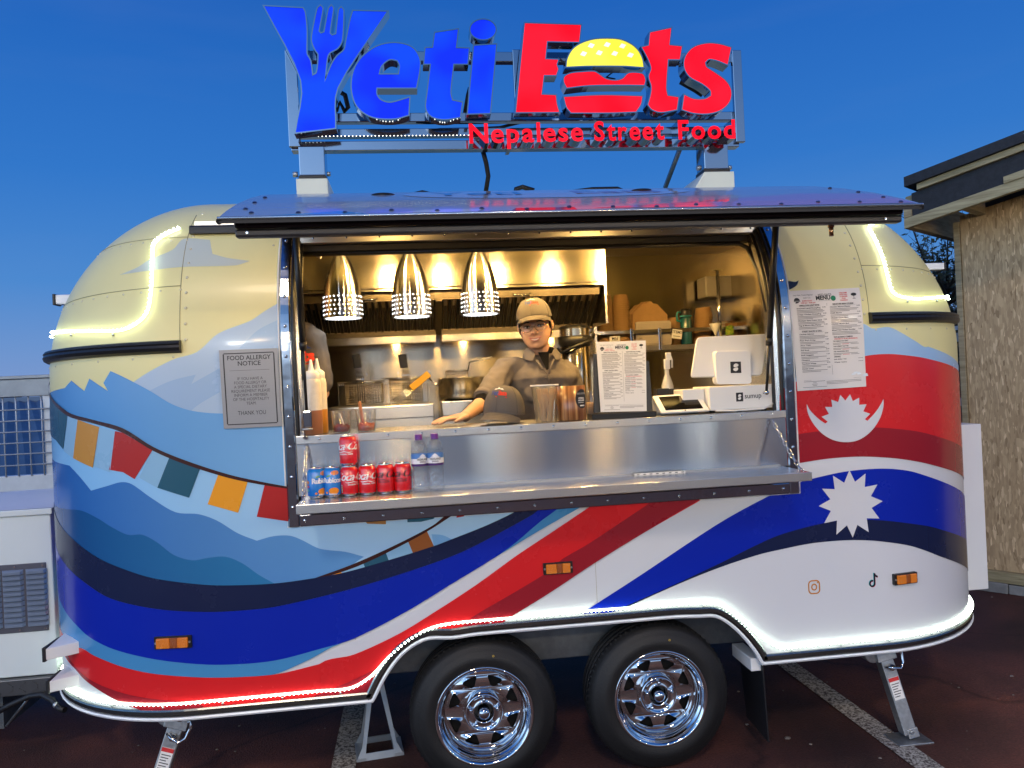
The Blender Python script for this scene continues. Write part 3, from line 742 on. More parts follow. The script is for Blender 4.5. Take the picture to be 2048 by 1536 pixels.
def vinyl_grad(name, c0, c1, x0, x1):
    m = mat('wrap_' + name, c0,   .24, coat=.2, bump=.02, bscale=3.0); nt = m.node_tree; b = nt.nodes['Principled BSDF']
    tc = nt.nodes.new('ShaderNodeTexCoord'); sx = nt.nodes.new('ShaderNodeSeparateXYZ'); mr = nt.nodes.new('ShaderNodeMapRange'); mx = nt.nodes.new('ShaderNodeMixRGB')
    mr.inputs['From Min'].default_value = x0; mr.inputs['From Max'].default_value = x1
    mx.inputs[1].default_value = (*c0, 1); mx.inputs[2].default_value = (*c1, 1)
    nt.links.new(tc.outputs['Object'], sx.inputs[0]); nt.links.new(sx.outputs[0], mr.inputs['Value']); nt.links.new(mr.outputs[0], mx.inputs[0]); nt.links.new(mx.outputs[0], b.inputs['Base Color'])
    return m
V_MID = vinyl_grad('mid_blue', (.05, .25, .58), (.20, .43, .72), -1.5, -.5)
V_LOW = vinyl_grad('valley_blue', (.22, .52, .84), (.38, .60, .82), -1.5, -.3)
V_M4 = vinyl_grad('ridge_blue', (.012, .12, .42), (.13, .33, .62), -1.5, -.2)
V_M5 = vinyl_grad('deep_blue', (.003, .065, .23), (.03, .20, .42), -1.5, -.5)
V_NAVY = vinyl('navy', (.007, .014, .055)); V_ROYAL = vinyl('royal_blue', (.001, .018, .38)); V_TEAL = vinyl('teal_blue', (.06, .26, .52))
V_RED = vinyl('red', (.68, .016, .020)); V_DRED = vinyl('dark_red', (.30, .012, .022)); V_ROPE = vinyl('rope_brown', (.045, .012, .010))
V_FTEAL = vinyl('flag_teal', (.022, .10, .16)); V_FOCH = vinyl('flag_ochre', (.55, .26, .045)); V_FRED = vinyl('flag_red', (.42, .022, .020)); V_FYEL = vinyl('flag_yellow', (.80, .33, .02)); V_FPALE = vinyl('flag_pale', (.26, .48, .68))
V_WHITE = LIV_WHITE; V_DARKSH = vinyl('charcoal', (.012, .010, .015))
G = 'mountain_graphic'
film(G, [(239, 550), (275, 535), (300, 519), (345, 500), (368, 478), (420, 480), (425, 508), (455, 516), (500, 522), (470, 531), (365, 534), (300, 541)], V_CLOUD, 1)
film(G, [(180, 840), (273, 760), (344, 720), (394, 704), (437, 667), (500, 642), (530, 622), (585, 590), (585, 900), (300, 900)], V_PALE, 1)
film(G, [(478, 697), (515, 661), (556, 640), (585, 630), (585, 700)], V_PALE2, 2)
film(G, [(280, 800), (301, 781), (344, 761), (392, 749), (383, 768), (440, 736), (440, 835), (340, 850)], V_PALE2, 2)
film(G, [(360, 850), (390, 815), (440, 784), (450, 840), (440, 860)], V_PALE, 3)
film(G, [(108, 753), (131, 776), (144, 761), (170, 782), (180, 757), (217, 782), (208, 766), (222, 742), (250, 755), (301, 782), (344, 808), (387, 822), (447, 827), (590, 822), (590, 990), (460, 960), (300, 905), (180, 850), (104, 805)], V_MID, 4)
film(G, [(103, 790), (137, 826), (187, 842), (247, 860), (309, 898), (373, 925), (456, 952), (518, 966), (590, 979), (590, 1040), (640, 1045), (900, 1018), (1040, 1012), (1000, 1045), (903, 1079), (866, 1092), (776, 1121), (665, 1150), (560, 1170), (300, 1170), (106, 1000)], V_LOW, 5, corner=30)
film(G, [(106, 918), (118, 925), (141, 931), (163, 955), (184, 981), (215, 972), (244, 964), (265, 968), (306, 997), (352, 1024), (398, 1028), (435, 1041), (476, 1066), (514, 1081), (547, 1072), (580, 1071), (605, 1080), (640, 1097), (690, 1103), (728, 1113), (665, 1152), (560, 1172), (300, 1172), (108, 1020)], V_M4, 6, corner=30)
film(G, [(108, 990), (122, 1001), (137, 1018), (166, 1021), (199, 1037), (224, 1053), (257, 1069), (286, 1069), (315, 1084), (348, 1109), (385, 1120), (418, 1115), (452, 1113), (485, 1126), (518, 1149), (556, 1170), (300, 1175), (110, 1060)], V_M5, 7, corner=30)
film(G, [(863, 1068), (885, 1070), (905, 1079), (868, 1092)], V_MID, 6)
# rope and prayer flags
film('rope_graphic', [(103, 785), (137, 823), (187, 839), (247, 856), (309, 894), (373, 921), (456, 948), (518, 962), (588, 975), (588, 979), (518, 968), (456, 955), (373, 929), (309, 902), (247, 865), (187, 846), (137, 831), (102, 796)], V_ROPE, 9, corner=60)
film('rope_graphic', [(892, 1030), (866, 1050), (820, 1075), (760, 1104), (700, 1130), (631, 1155), (665, 1149), (720, 1130), (790, 1097), (855, 1062), (905, 1030)], V_ROPE, 9, corner=60)
F = 'prayer_flag'
film(F, [(104, 792), (138, 831), (129, 898), (115, 880), (106, 862)], V_FTEAL, 8, False, label='teal prayer flag')
film(F, [(138, 831), (158, 839), (149, 916), (131, 902)], V_FPALE, 8, False)
film(F, [(158, 839), (201, 854), (188, 935), (149, 916)], V_FOCH, 8, False, label='ochre prayer flag')
film(F, [(201, 854), (232, 863), (222, 944), (190, 932)], V_FPALE, 8, False)
film(F, [(232, 862), (247, 865), (307, 899), (271, 958), (248, 944), (220, 939)], V_FRED, 8, False, label='large red prayer flag')
film(F, [(307, 899), (340, 914), (316, 975), (280, 955)], V_FPALE, 8, False)
film(F, [(340, 914), (401, 937), (379, 995), (316, 975)], V_FTEAL, 8, False, label='dark teal prayer flag')
film(F, [(437, 949), (496, 963), (477, 1025), (416, 1008)], V_FYEL, 8, False, label='yellow prayer flag')
film(F, [(530, 968), (588, 979), (588, 1044), (514, 1033)], V_FRED, 8, False, label='red prayer flag at the window frame')
film(F, [(816, 1082), (854, 1062), (868, 1092), (826, 1106)], vinyl('flag_orange', (.32, .10, .025)), 8, False, label='orange prayer flag')
film(F, [(771, 1103), (816, 1082), (826, 1106), (778, 1121)], V_FPALE, 8, False)
film(F, [(726, 1124), (771, 1103), (778, 1121), (730, 1134)], V_FTEAL, 8, False)
film(F, [(683, 1143), (726, 1124), (730, 1134), (690, 1145)], V_FPALE, 8, False)
film(F, [(665, 1149), (682, 1143), (684, 1146)], V_FYEL, 8, False)
film(F, [(722, 1034), (772, 1028), (772, 1048), (735, 1047)], vinyl('flag_tan', (.36, .17, .05)), 8, False)
film(F, [(814, 1030), (872, 1020), (868, 1037), (842, 1043), (815, 1044)], V_FTEAL, 8, False)
film(F, [(912, 1020), (932, 1018), (928, 1032), (913, 1035)], V_FRED, 8, False)
# stripes, left sweep
S = 'stripe_graphic'
BL_TOP = [(108, 1105), (128, 1124), (166, 1159), (224, 1196), (315, 1217), (414, 1223), (497, 1219), (560, 1211), (692, 1180), (824, 1140), (929, 1101), (1061, 1031), (1090, 1010)]
NV_TOP = [(106, 1020), (124, 1045), (149, 1078), (199, 1115), (257, 1140), (315, 1157), (414, 1169), (497, 1169), (560, 1165), (631, 1155), (690, 1144), (776, 1120), (866, 1092), (903, 1078), (971, 1051), (1024, 1026), (1050, 1010)]
BL_BOT = [(110, 1205), (135, 1231), (149, 1242), (182, 1273), (232, 1298), (315, 1318), (414, 1328), (497, 1326), (560, 1318), (639, 1297), (708, 1276)]
BL_R = [(813, 1222), (903, 1167), (977, 1122), (1024, 1090), (1077, 1045), (1113, 1018), (1122, 1005)]
RD_TOP = [(112, 1280), (150, 1292), (170, 1297), (191, 1310), (249, 1333), (315, 1347), (414, 1354), (497, 1352), (560, 1346), (639, 1327), (708, 1308), (797, 1267), (871, 1222), (955, 1167), (1035, 1109), (1100, 1066), (1176, 1015), (1195, 1000)]
film(S, NV_TOP + BL_TOP[::-1], V_NAVY, 9, corner=60, label='navy stripe')
film(S, BL_TOP + BL_R[::-1] + BL_BOT[::-1], V_ROYAL, 10, corner=60, label='royal blue stripe')
film(S, BL_BOT + [(665, 1293), (619, 1318), (551, 1347)] + [(497, 1352), (414, 1354), (315, 1347), (249, 1333), (191, 1310), (170, 1297), (150, 1292), (112, 1280)], V_TEAL, 9, corner=60, label='teal stripe')
film(S, [(977, 1122), (1024, 1090), (1077, 1045), (1113, 1018), (1122, 1005), (1175, 1005), (1155, 1017), (1100, 1048), (1069, 1066), (1008, 1103)], V_TEAL, 9, corner=60)
SK_L = [(945, 1262), (903, 1268), (858, 1277), (824, 1293), (797, 1317), (771, 1354), (755, 1388), (742, 1401), (619, 1421), (500, 1432), (414, 1436), (282, 1428)]
film(S, RD_TOP[9:] + [(1400, 1000), (1292, 1062), (1192, 1123), (1100, 1184), (1021, 1233), (985, 1258)] + SK_L[:9] + [(560, 1426)], V_RED, 9, corner=60, label='broad red stripe')
film(S, RD_TOP[:10] + [(640, 1380), (600, 1418), (560, 1426), (500, 1432), (414, 1436), (330, 1432), (282, 1418), (232, 1397), (191, 1372), (166, 1350), (139, 1314), (116, 1286)], V_RED, 10, corner=60, label='broad red stripe')
film(S, [(128, 1298), (137, 1306), (166, 1345), (207, 1370), (265, 1389), (331, 1399), (400, 1405), (420, 1436), (330, 1432), (282, 1418), (232, 1397), (191, 1372), (166, 1351), (139, 1314), (126, 1300)], V_DRED, 11, corner=60, label='dark red stripe')
film(S, [(915, 1263), (945, 1233), (1035, 1180), (1100, 1140), (1123, 1118), (1176, 1087), (1292, 1010), (1310, 998), (1400, 998), (1324, 1042), (1192, 1123), (1100, 1184), (1021, 1233), (985, 1257)], V_DRED, 11, corner=60, label='dark red stripe')
film(S, [(600, 1402), (690, 1366), (745, 1340), (775, 1318), (771, 1354), (752, 1386), (700, 1398)], V_DRED, 11, corner=60)
# right side: blue and navy sweep
BR_TOP = [(1163, 1227), (1173, 1220), (1281, 1150), (1387, 1079), (1455, 1036), (1535, 993), (1595, 966), (1642, 953), (1697, 942), (1763, 937), (1814, 941), (1853, 952), (1892, 967), (1912, 984), (1918, 1000)]
BR_MID = [(1228, 1223), (1271, 1203), (1350, 1168), (1440, 1126), (1508, 1092), (1561, 1069), (1638, 1048), (1697, 1039), (1755, 1040), (1814, 1046), (1872, 1056), (1922, 1076)]
BR_BOT = [(1222, 1224), (1258, 1212), (1313, 1187), (1387, 1155), (1455, 1129), (1521, 1108), (1560, 1099), (1619, 1087), (1677, 1081), (1716, 1080), (1755, 1082), (1814, 1090), (1853, 1102), (1892, 1119), (1911, 1134), (1926, 1154)]
film(S, BR_TOP + BR_MID[::-1], V_ROYAL, 3, corner=60, label='royal blue stripe')
film(S, BR_MID + BR_BOT[::-1], V_NAVY, 3, corner=60, label='navy stripe')
# right side: hills and red field
film(G, [(1560, 690), (1600, 668), (1660, 640), (1728, 648), (1745, 657), (1775, 654), (1794, 661), (1833, 684), (1849, 694), (1865, 692), (1884, 707), (1900, 707), (1913, 714), (1913, 770), (1800, 760), (1560, 790)], V_SKYBL, 2, corner=60)
RR_TOP = [(1560, 780), (1585, 767), (1650, 735), (1730, 712), (1775, 708), (1814, 711), (1853, 717), (1882, 727), (1900, 739), (1908, 751)]
RR_MID = [(1560, 876), (1591, 869), (1634, 863), (1690, 857), (1751, 855), (1814, 860), (1853, 867), (1892, 880), (1912, 890)]
RR_BOT = [(1560, 932), (1593, 927), (1658, 917), (1726, 913), (1794, 917), (1853, 927), (1888, 940), (1907, 958), (1914, 972)]
film(S, RR_TOP + RR_MID[::-1], V_RED, 3, corner=60, label='red stripe')
film(S, RR_MID + RR_BOT[::-1], V_DRED, 3, corner=60, label='dark red stripe')
film('horn_graphic', [(1562, 578), (1577, 562), (1590, 564), (1597, 561), (1593, 571), (1580, 579), (1570, 582)], V_DARKSH, 3)
film('horn_graphic', [(1572, 676), (1588, 680), (1591, 755), (1580, 768)], V_DARKSH, 4, False)
def c1(x, y): return 1560 + x / 5.12, 640 + y / 5.12
film('moon_emblem', [c1(*p) for p in [(268, 860), (275, 930), (300, 1000), (350, 1080), (430, 1165), (540, 1228), (660, 1250), (780, 1235), (880, 1180), (960, 1100), (1020, 1000), (1050, 900), (1055, 835), (1052, 808),
     (1035, 845), (1000, 905), (950, 970), (890, 1032), (863, 1015), (918, 960), (847, 935), (880, 862), (805, 868), (805, 795), (740, 830), (712, 760), (663, 825), (612, 765), (590, 840), (520, 815), (530, 890), (455, 890), (495, 962), (420, 990), (483, 1040), (460, 1060), (400, 1020), (350, 975), (300, 920)]], V_WHITE, 6, corner=28)
def c2(x, y): return 1560 + x / 5.12, 900 + y / 5.12
film('sun_emblem', [c2(*p) for p in [(705, 205), (762, 325), (870, 240), (862, 378), (992, 352), (925, 472), (1045, 522), (932, 592), (1012, 700), (882, 697), (903, 840), (787, 765), (740, 895), (680, 770), (572, 865), (578, 720), (447, 747), (515, 622), (390, 573), (510, 503), (425, 395), (555, 400), (537, 262), (652, 335)]], V_WHITE, 6, False)
# the two app emblems kept from the centres of the code stickers
V_ORG = vinyl('emblem_orange', (.52, .20, .03)); V_INK = vinyl('emblem_black', (.012, .014, .022)); V_PINK = vinyl('emblem_pink', (.6, .06, .12)); V_CYAN = vinyl('emblem_cyan', (.05, .45, .5))
cu, cz = on_body(1628, 1174)
def ring_film(outer, inner, m_, lay):
    n = len(outer)
    for i in range(0, n):
        pass
    bm = MB(); 
    P = [surfo(a, b, .0007 * lay) for a, b in outer] + [surfo(a, b, .0007 * lay) for a, b in inner]
    bm.add(P, [(i, (i + 1) % n, n + (i + 1) % n, n + i) for i in range(n)])
    return bm.build('camera_emblem', m_, trailer, normals=False)
ring_film(rrect(cu, cz, .054, .060, .018, 6), rrect(cu, cz, .043, .049, .013, 6), V_ORG, 2)
ring_film(ellipse(cu, cz, .0135, .015, 28), ellipse(cu, cz, .008, .0095, 28), V_ORG, 2)
film('camera_emblem', None, V_ORG, 2, closed_uv=ellipse(cu + .016, cz + .018, .003, .0033, 10))
tu, tz = on_body(1746, 1162)
for dx, dz, m_, lay in ((-.0016, .0012, V_CYAN, 2), (.0016, -.0014, V_PINK, 2), (0, 0, V_INK, 3)):
    ring = MB(); n = 26
    o_, i_ = ellipse(tu - .005 + dx, tz - .010 + dz, .0145, .0155, n), ellipse(tu - .005 + dx, tz - .010 + dz, .0075, .0085, n)
    a0 = 1; 
    P = [surfo(a, b, .0007 * lay) for a, b in o_] + [surfo(a, b, .0007 * lay) for a, b in i_]
    ring.add(P, [(i, i + 1, n + i + 1, n + i) for i in range(5, n - 1)] + [(n - 1, 0, n, 2 * n - 1)])
    st = [(.0025, .034), (.0095, .034), (.013, .026), (.021, .022), (.021, .0145), (.0145, .0155), (.0095, .019), (.0095, -.010), (.0025, -.010)]
    vs_, tr_ = tri_fill([[(tu + a + dx, tz + b + dz) for a, b in st]])
    ring.add([surfo(a, b, .0007 * lay) for a, b in vs_], tr_)
    ring.build('music_note_emblem', m_, trailer, normals=False)

# -------- seams and rivets
def path_uv(pts, off=0.0, n=6):
    out = []
    for (a, b), (c, d) in zip(pts, pts[1:]):
        k = max(1, int(hypot(c - a, d - b) / .03))
        out += [surfo(a + (c - a) * i / k, b + (d - b) * i / k, off) for i in range(k)]
    out.append(surfo(*pts[-1], off)); return out
seam = mat('seam_darker_yellow', (.30, .27, .15), .5)  # darker yellow for the thin ridge where panels overlap
mbS, mbR = MB(), MB()
def rivets(pts, step, r=.0062):
    L = 0; nxt = 0
    for (a, b), (c, d) in zip(pts, pts[1:]):
        l = hypot(c - a, d - b)
        while nxt <= L + l + 1e-9:
            t = (nxt - L) / l; u, z = a + (c - a) * t, b + (d - b) * t
            nrm = snorm(u, z); R = nrm.to_track_quat('Z', 'Y').to_matrix().to_4x4(); R.translation = surf(u, z)
            mbR.lathe([(r, 0), (r * .86, r * .32), (r * .5, r * .55), (.0003, r * .62)], 8, M=R); nxt += step
        L += l
for U, UA in ((XA - .004, XA - AL * 1.5), (XB + .004, XB + AR * 1.5)):
    sg = -1 if U < 0 else 1
    mbS.tube(path_uv([(U, 1.85), (U, 2.42)], .0005), .0016, 5); rivets([(U - sg * .022, 1.87), (U - sg * .022, 2.44)], .062)
    for z in (2.085, 2.30):
        if U > 0 and z > 2.2: continue
        pp = [(U, z), (UA, z - (.0 if z > 2.2 else .03))]
        mbS.tube(path_uv(pp, .0005), .0016, 5); rivets([(a, b - .016) for a, b in pp], .085, .005)
rivets([(XA - .03, 1.805), (XA - AL * 1.3, 1.80)], .16, .005); rivets([(XB + .03, 1.80), (XB + AR * 1.3, 1.80)], .16, .005)
rivets([(WX0 - .07, 2.30), (WX0 - .07, 2.22)], .05, .005)
mbS.tube(path_uv([(-.29, .66), (-.29, 1.06)], .0003), .0009, 4); mbS.tube(path_uv([(.69, .66), (.69, 1.08)], .0003), .0009, 4)
mbS.build('panel_seams', seam, trailer)['kind'] = 'stuff'; o = mbR.build('rivets', mat('painted_rivet', (.66, .62, .45), .25, coat=.4), trailer); o['kind'] = 'stuff'

# -------- black rub rails, skirt trim, LED rope
def sweep(pts_uv, prof, name, m_, smooth=True):
    """sweeps a small (outwards, up) profile along a path on the body"""
    v, f = [], []; k = len(prof)
    for i, (u, z) in enumerate(pts_uv):
        a, b = pts_uv[max(0, i - 1)], pts_uv[min(len(pts_uv) - 1, i + 1)]
        n = snorm(u, z); t = (surf(*b) - surf(*a)).normalized(); up = n.cross(t).normalized()
        if up.z < 0 or (abs(up.z) < .2 and False): up = -up
        p = surf(u, z)
        v += [p + n * o_ + up * h for o_, h in prof]
    for i in range(len(pts_uv) - 1):
        for j in range(k): f.append((i * k + j, i * k + (j + 1) % k, (i + 1) * k + (j + 1) % k, (i + 1) * k + j))
    f += [tuple(range(k)), tuple(range((len(pts_uv) - 1) * k + k - 1, (len(pts_uv) - 1) * k - 1, -1))]
    return MB().add(v, f, 0, False).build(name, m_, trailer)
half = [(.0, -.024), (.012, -.024), (.024, -.018), (.030, -.006), (.026, .004), (.030, .010), (.024, .020), (.012, .024), (.0, .024)]
ZRAIL = on_body(362, 693)[1]
sweep([(XA + .0 - AL * i * .05, ZRAIL) for i in range(0, 36)], half, 'rub_rail', BLACK)
sweep([(XB + AR * i * .05, ZRAIL + .006) for i in range(0, 34)], half, 'rub_rail', BLACK)
SK = [(u, ZB) for u in np.linspace(ULEFT + .1, XA, 28)] + [(u, ZB) for u in np.linspace(XA, ARCH[0][0], 6)][1:]
SKA = [p for p in catmull(ARCH, False, 3)]
SKR = [(u, ZB) for u in np.linspace(ARCH[-1][0], XB, 5)] + [(u, ZB) for u in np.linspace(XB, URIGHT - .1, 28)][1:]
# offset the arch path inwards (upwards) for the trim bands
def lifted(path, d):
    out = []
    for i, (u, z) in enumerate(path):
        a, b = path[max(0, i - 1)], path[min(len(path) - 1, i + 1)]; t = Vector((b[0] - a[0], b[1] - a[1])); t.normalize(); n = Vector((-t.y, t.x))
        out.append((u + n.x * d, z + n.y * d))
    return out
TRIM = mat('dark_trim', (.22, .24, .23), .24, 1.0)
WLIP = mat('white_edge_trim', (.72, .73, .76), .3)
tr = [(.0, -.014), (.010, -.014), (.013, -.006), (.013, .008), (.009, .014), (.0, .014)]
lp = [(-.01, -.007), (.012, -.007), (.016, 0), (.012, .006), (-.01, .006)]
for pth in (SK, SKA, SKR):
    sweep(lifted(pth, .026), tr, 'skirt_trim', TRIM); sweep(lifted(pth, .005), lp, 'skirt_edge', WLIP)
_led_low = [(126, 1376), (132, 1393), (150, 1404), (185, 1416), (225, 1423), (282, 1425), (373, 1422), (497, 1407), (560, 1393), (639, 1386), (702, 1380), (745, 1353), (781, 1314), (818, 1282), (858, 1260), (890, 1251), (942, 1245), (1060, 1235), (1165, 1225), (1271, 1217), (1376, 1209), (1429, 1209), (1455, 1221), (1482, 1242), (1508, 1267), (1535, 1286), (1561, 1298), (1600, 1302), (1742, 1286), (1863, 1273), (1904, 1262), (1930, 1247), (1938, 1232)]
_led_left = [(108, 675), (139, 668), (197, 663), (246, 661), (275, 648), (295, 628), (303, 596), (306, 557), (307, 518), (310, 490), (324, 477), (344, 466), (362, 459)]
_led_right = [(1700, 434), (1722, 442), (1735, 455), (1748, 482), (1761, 512), (1771, 547), (1781, 583), (1797, 594), (1833, 599), (1865, 597), (1893, 600)]
def led_strip(px, name, carry_on=False):
    uv = [on_body(*p) for p in px]; uv = [p for i, p in enumerate(uv) if i == 0 or hypot(p[0] - uv[i - 1][0], p[1] - uv[i - 1][1]) > .004]
    if carry_on: uv = past_ends([tuple(p) for p in uv], False)
    if carry_on: uv = lifted([(u, max(z, ZB + .056) if (u < ARCH[0][0] - .02 or u > ARCH[-1][0] + .02) else z) for u, z in uv], .007)
    uv = catmull(uv, False, 6, 80)
    L = [0]
    for a, b in zip(uv, uv[1:]): L.append(L[-1] + (surf(*b) - surf(*a)).length)
    def pos(d):
        i = max(0, min(len(L) - 2, int(np.searchsorted(L, d)) - 1)); t = (d - L[i]) / (L[i + 1] - L[i] + 1e-9); return uv[i][0] + (uv[i + 1][0] - uv[i][0]) * t, uv[i][1] + (uv[i + 1][1] - uv[i][1]) * t
    n = int(L[-1] / .03)
    base = MB().tube([surfo(*pos(L[-1] * i / n), .0065) for i in range(n + 1)], .0055, 6)
    o = base.build(name, LED_BASE, trailer)
    bd = MB(); k = int(L[-1] / .0175)
    for i in range(k):
        u, z = pos((i + .5) * L[-1] / k); p = surfo(u, z, .0135); r = .0056
        bd.add([p + Vector(q) * r for q in ((1, 0, 0), (-1, 0, 0), (0, 1, 0), (0, -1, 0), (0, 0, 1), (0, 0, -1))], [(0, 2, 4), (2, 1, 4), (1, 3, 4), (3, 0, 4), (2, 0, 5), (1, 2, 5), (3, 1, 5), (0, 3, 5)])
    q = bd.build('led_beads', LED, o, normals=False); q['kind'] = 'stuff'
    clips = MB(); k = max(2, int(L[-1] / .22))
    for i in range(k):
        u, z = pos((i + .5) * L[-1] / k); p = surfo(u, z, .006); clips.sphere(p + Vector((0, 0, -.014)), .005, 6, 5)
    clips.build('led_clip', ZINC, o)
led_strip(_led_low, 'led_strip', True); led_strip(_led_left, 'led_strip'); led_strip(_led_right, 'led_strip')

# -------- amber side markers, corner brackets, roof lamp brackets, end locker
AMB = mat('amber_lens', (.62, .17, .008), .18, coat=.5, bump=.5, bscale=260, emit=(.9, .22, .0), strength=.10)
AMB_D = mat('amber_lens_dark', (.30, .07, .006), .2, coat=.5, bump=.5, bscale=260)
for (px, py), w in (((348, 1283), .068), ((1115, 1135), .058), ((1808, 1156), .056)):
    u, z = on_body(px, py); n = snorm(u, z); t = (surf(u + .01, z) - surf(u - .01, z)).normalized(); R = Matrix((t, -n, Vector((0, 0, 1)))).transposed().to_4x4(); R.translation = surf(u, z)
    o = MB().rbox(-w - .003, w + .003, -.012, .004, -.024, .024, .004, 'y', 3, M=R).build('side_marker', BLACK, trailer)
    MB().box(-w + .008, -w * .12, -.024, -.0115, -.019, .019, M=R).build('lens', AMB, o, bevel=.003); MB().box(w * .3, w - .008, -.024, -.0115, -.019, .019, M=R).build('lens', AMB, o, bevel=.003)
    MB().box(-w * .12 + .0005, w * .3 - .0005, -.022, -.0115, -.019, .019, M=R).build('lens', AMB_D, o, bevel=.002)
    MB().cyl(R @ Vector((-w + .003, -.0118, 0)), R @ Vector((-w + .003, -.016, 0)), .004, 8).cyl(R @ Vector((w - .003, -.0118, 0)), R @ Vector((w - .003, -.016, 0)), .004, 8).build('screw', ZINC, o)
for (px, py), s in (((152, 1290), 1.0), ((150, 1356), .85)):
    u, z = on_body(px, py); n = snorm(u, z); p = surf(u, z)
    mb = MB(); x1 = p.x + .045 * s; x0 = p.x - .075 * s; y = p.y
    mb.add([(x0, y - .09 * s, z - .025), (x1, y - .02, z - .025), (x1, y + .02, z - .025), (x0, y + .08, z - .025), (x0, y - .09 * s, z + .02), (x1, y - .02, z + .022), (x1 - .04, y + .03, z + .034), (x0, y + .08, z + .032)],
           [(3, 2, 1, 0), (4, 5, 6, 7), (0, 1, 5, 4), (1, 2, 6, 5), (2, 3, 7, 6), (3, 0, 4, 7)])
    o = mb.build('corner_bracket', WHITE, trailer, bevel=.003)
    MB().box(x0 - .012, x0 - .001, y - .095 * s, y + .05, z - .03, z + .026).build('rubber_pad', RUBBER, o, bevel=.002)
p = at(130, 600, .75)
o = MB().box(p.x - .030, p.x + .24, p.y - .03, p.y + .03, p.z - .022, p.z + .022).build('lamp_bracket', WHITE, trailer, bevel=.004)
MB().box(p.x - .042, p.x - .0305, p.y - .034, p.y + .034, p.z - .026, p.z + .026).build('marker_lens', BLACK, o, bevel=.003)
p = at(1872, 534, .75)
o = MB().box(p.x - .36, p.x + .028, p.y - .03, p.y + .03, p.z - .018, p.z + .018).build('lamp_bracket', WHITE, trailer, bevel=.004)
MB().box(p.x + .0285, p.x + .036, p.y - .033, p.y + .033, p.z - .021, p.z + .021).build('marker_lens', BLACK, o, bevel=.002)
# white locker on the far end
a, b, c = at(1921, 850, .72), at(1962, 846, .72), at(1976, 1178, .72)
o = MB().box(a.x - .06, b.x, .72, 1.5, c.z, a.z).build('end_locker', WHITE, trailer, bevel=.004)
MB().box(b.x + .0005, b.x + .012, .76, 1.46, a.z - .75, a.z - .1).build('locker_seal', BLACK, o)

# -------- chassis, wheels, jack legs
GALV = mat('galvanised_chassis', (.17, .18, .19), .5, .6, noise=.3, nscale=14)
MB().box(-.9, 1.9, .24, .30, .425, .575).build('chassis_beam', GALV, trailer, bevel=.004)
MB().box(-.9, 1.9, 1.7, 1.76, .425, .575).build('chassis_beam', GALV, trailer, bevel=.004)
MB().box(-.3, 1.5, .22, .235, .60, .72).build('arch_liner', mat('arch_liner_metal', (.12, .125, .135), .3, .85, noise=.2, nscale=4), trailer)
MB().box(-.25, 1.42, .19, .215, .565, .578).box(-.25, 1.42, .16, .19, .59, .60).build('arch_rail', GALV, trailer)
MB().box(-1.0, 2.0, .3, 1.95, .60, .64).build('floor_pan', DARKER, trailer)
MB().box(-1.0, 2.0, .62, 1.9, .37, .42).build('under_tray', DARKER, trailer)
TYRE = mat('tyre_rubber', (.0085, .0085, .009), .58, bump=.15, bscale=140)
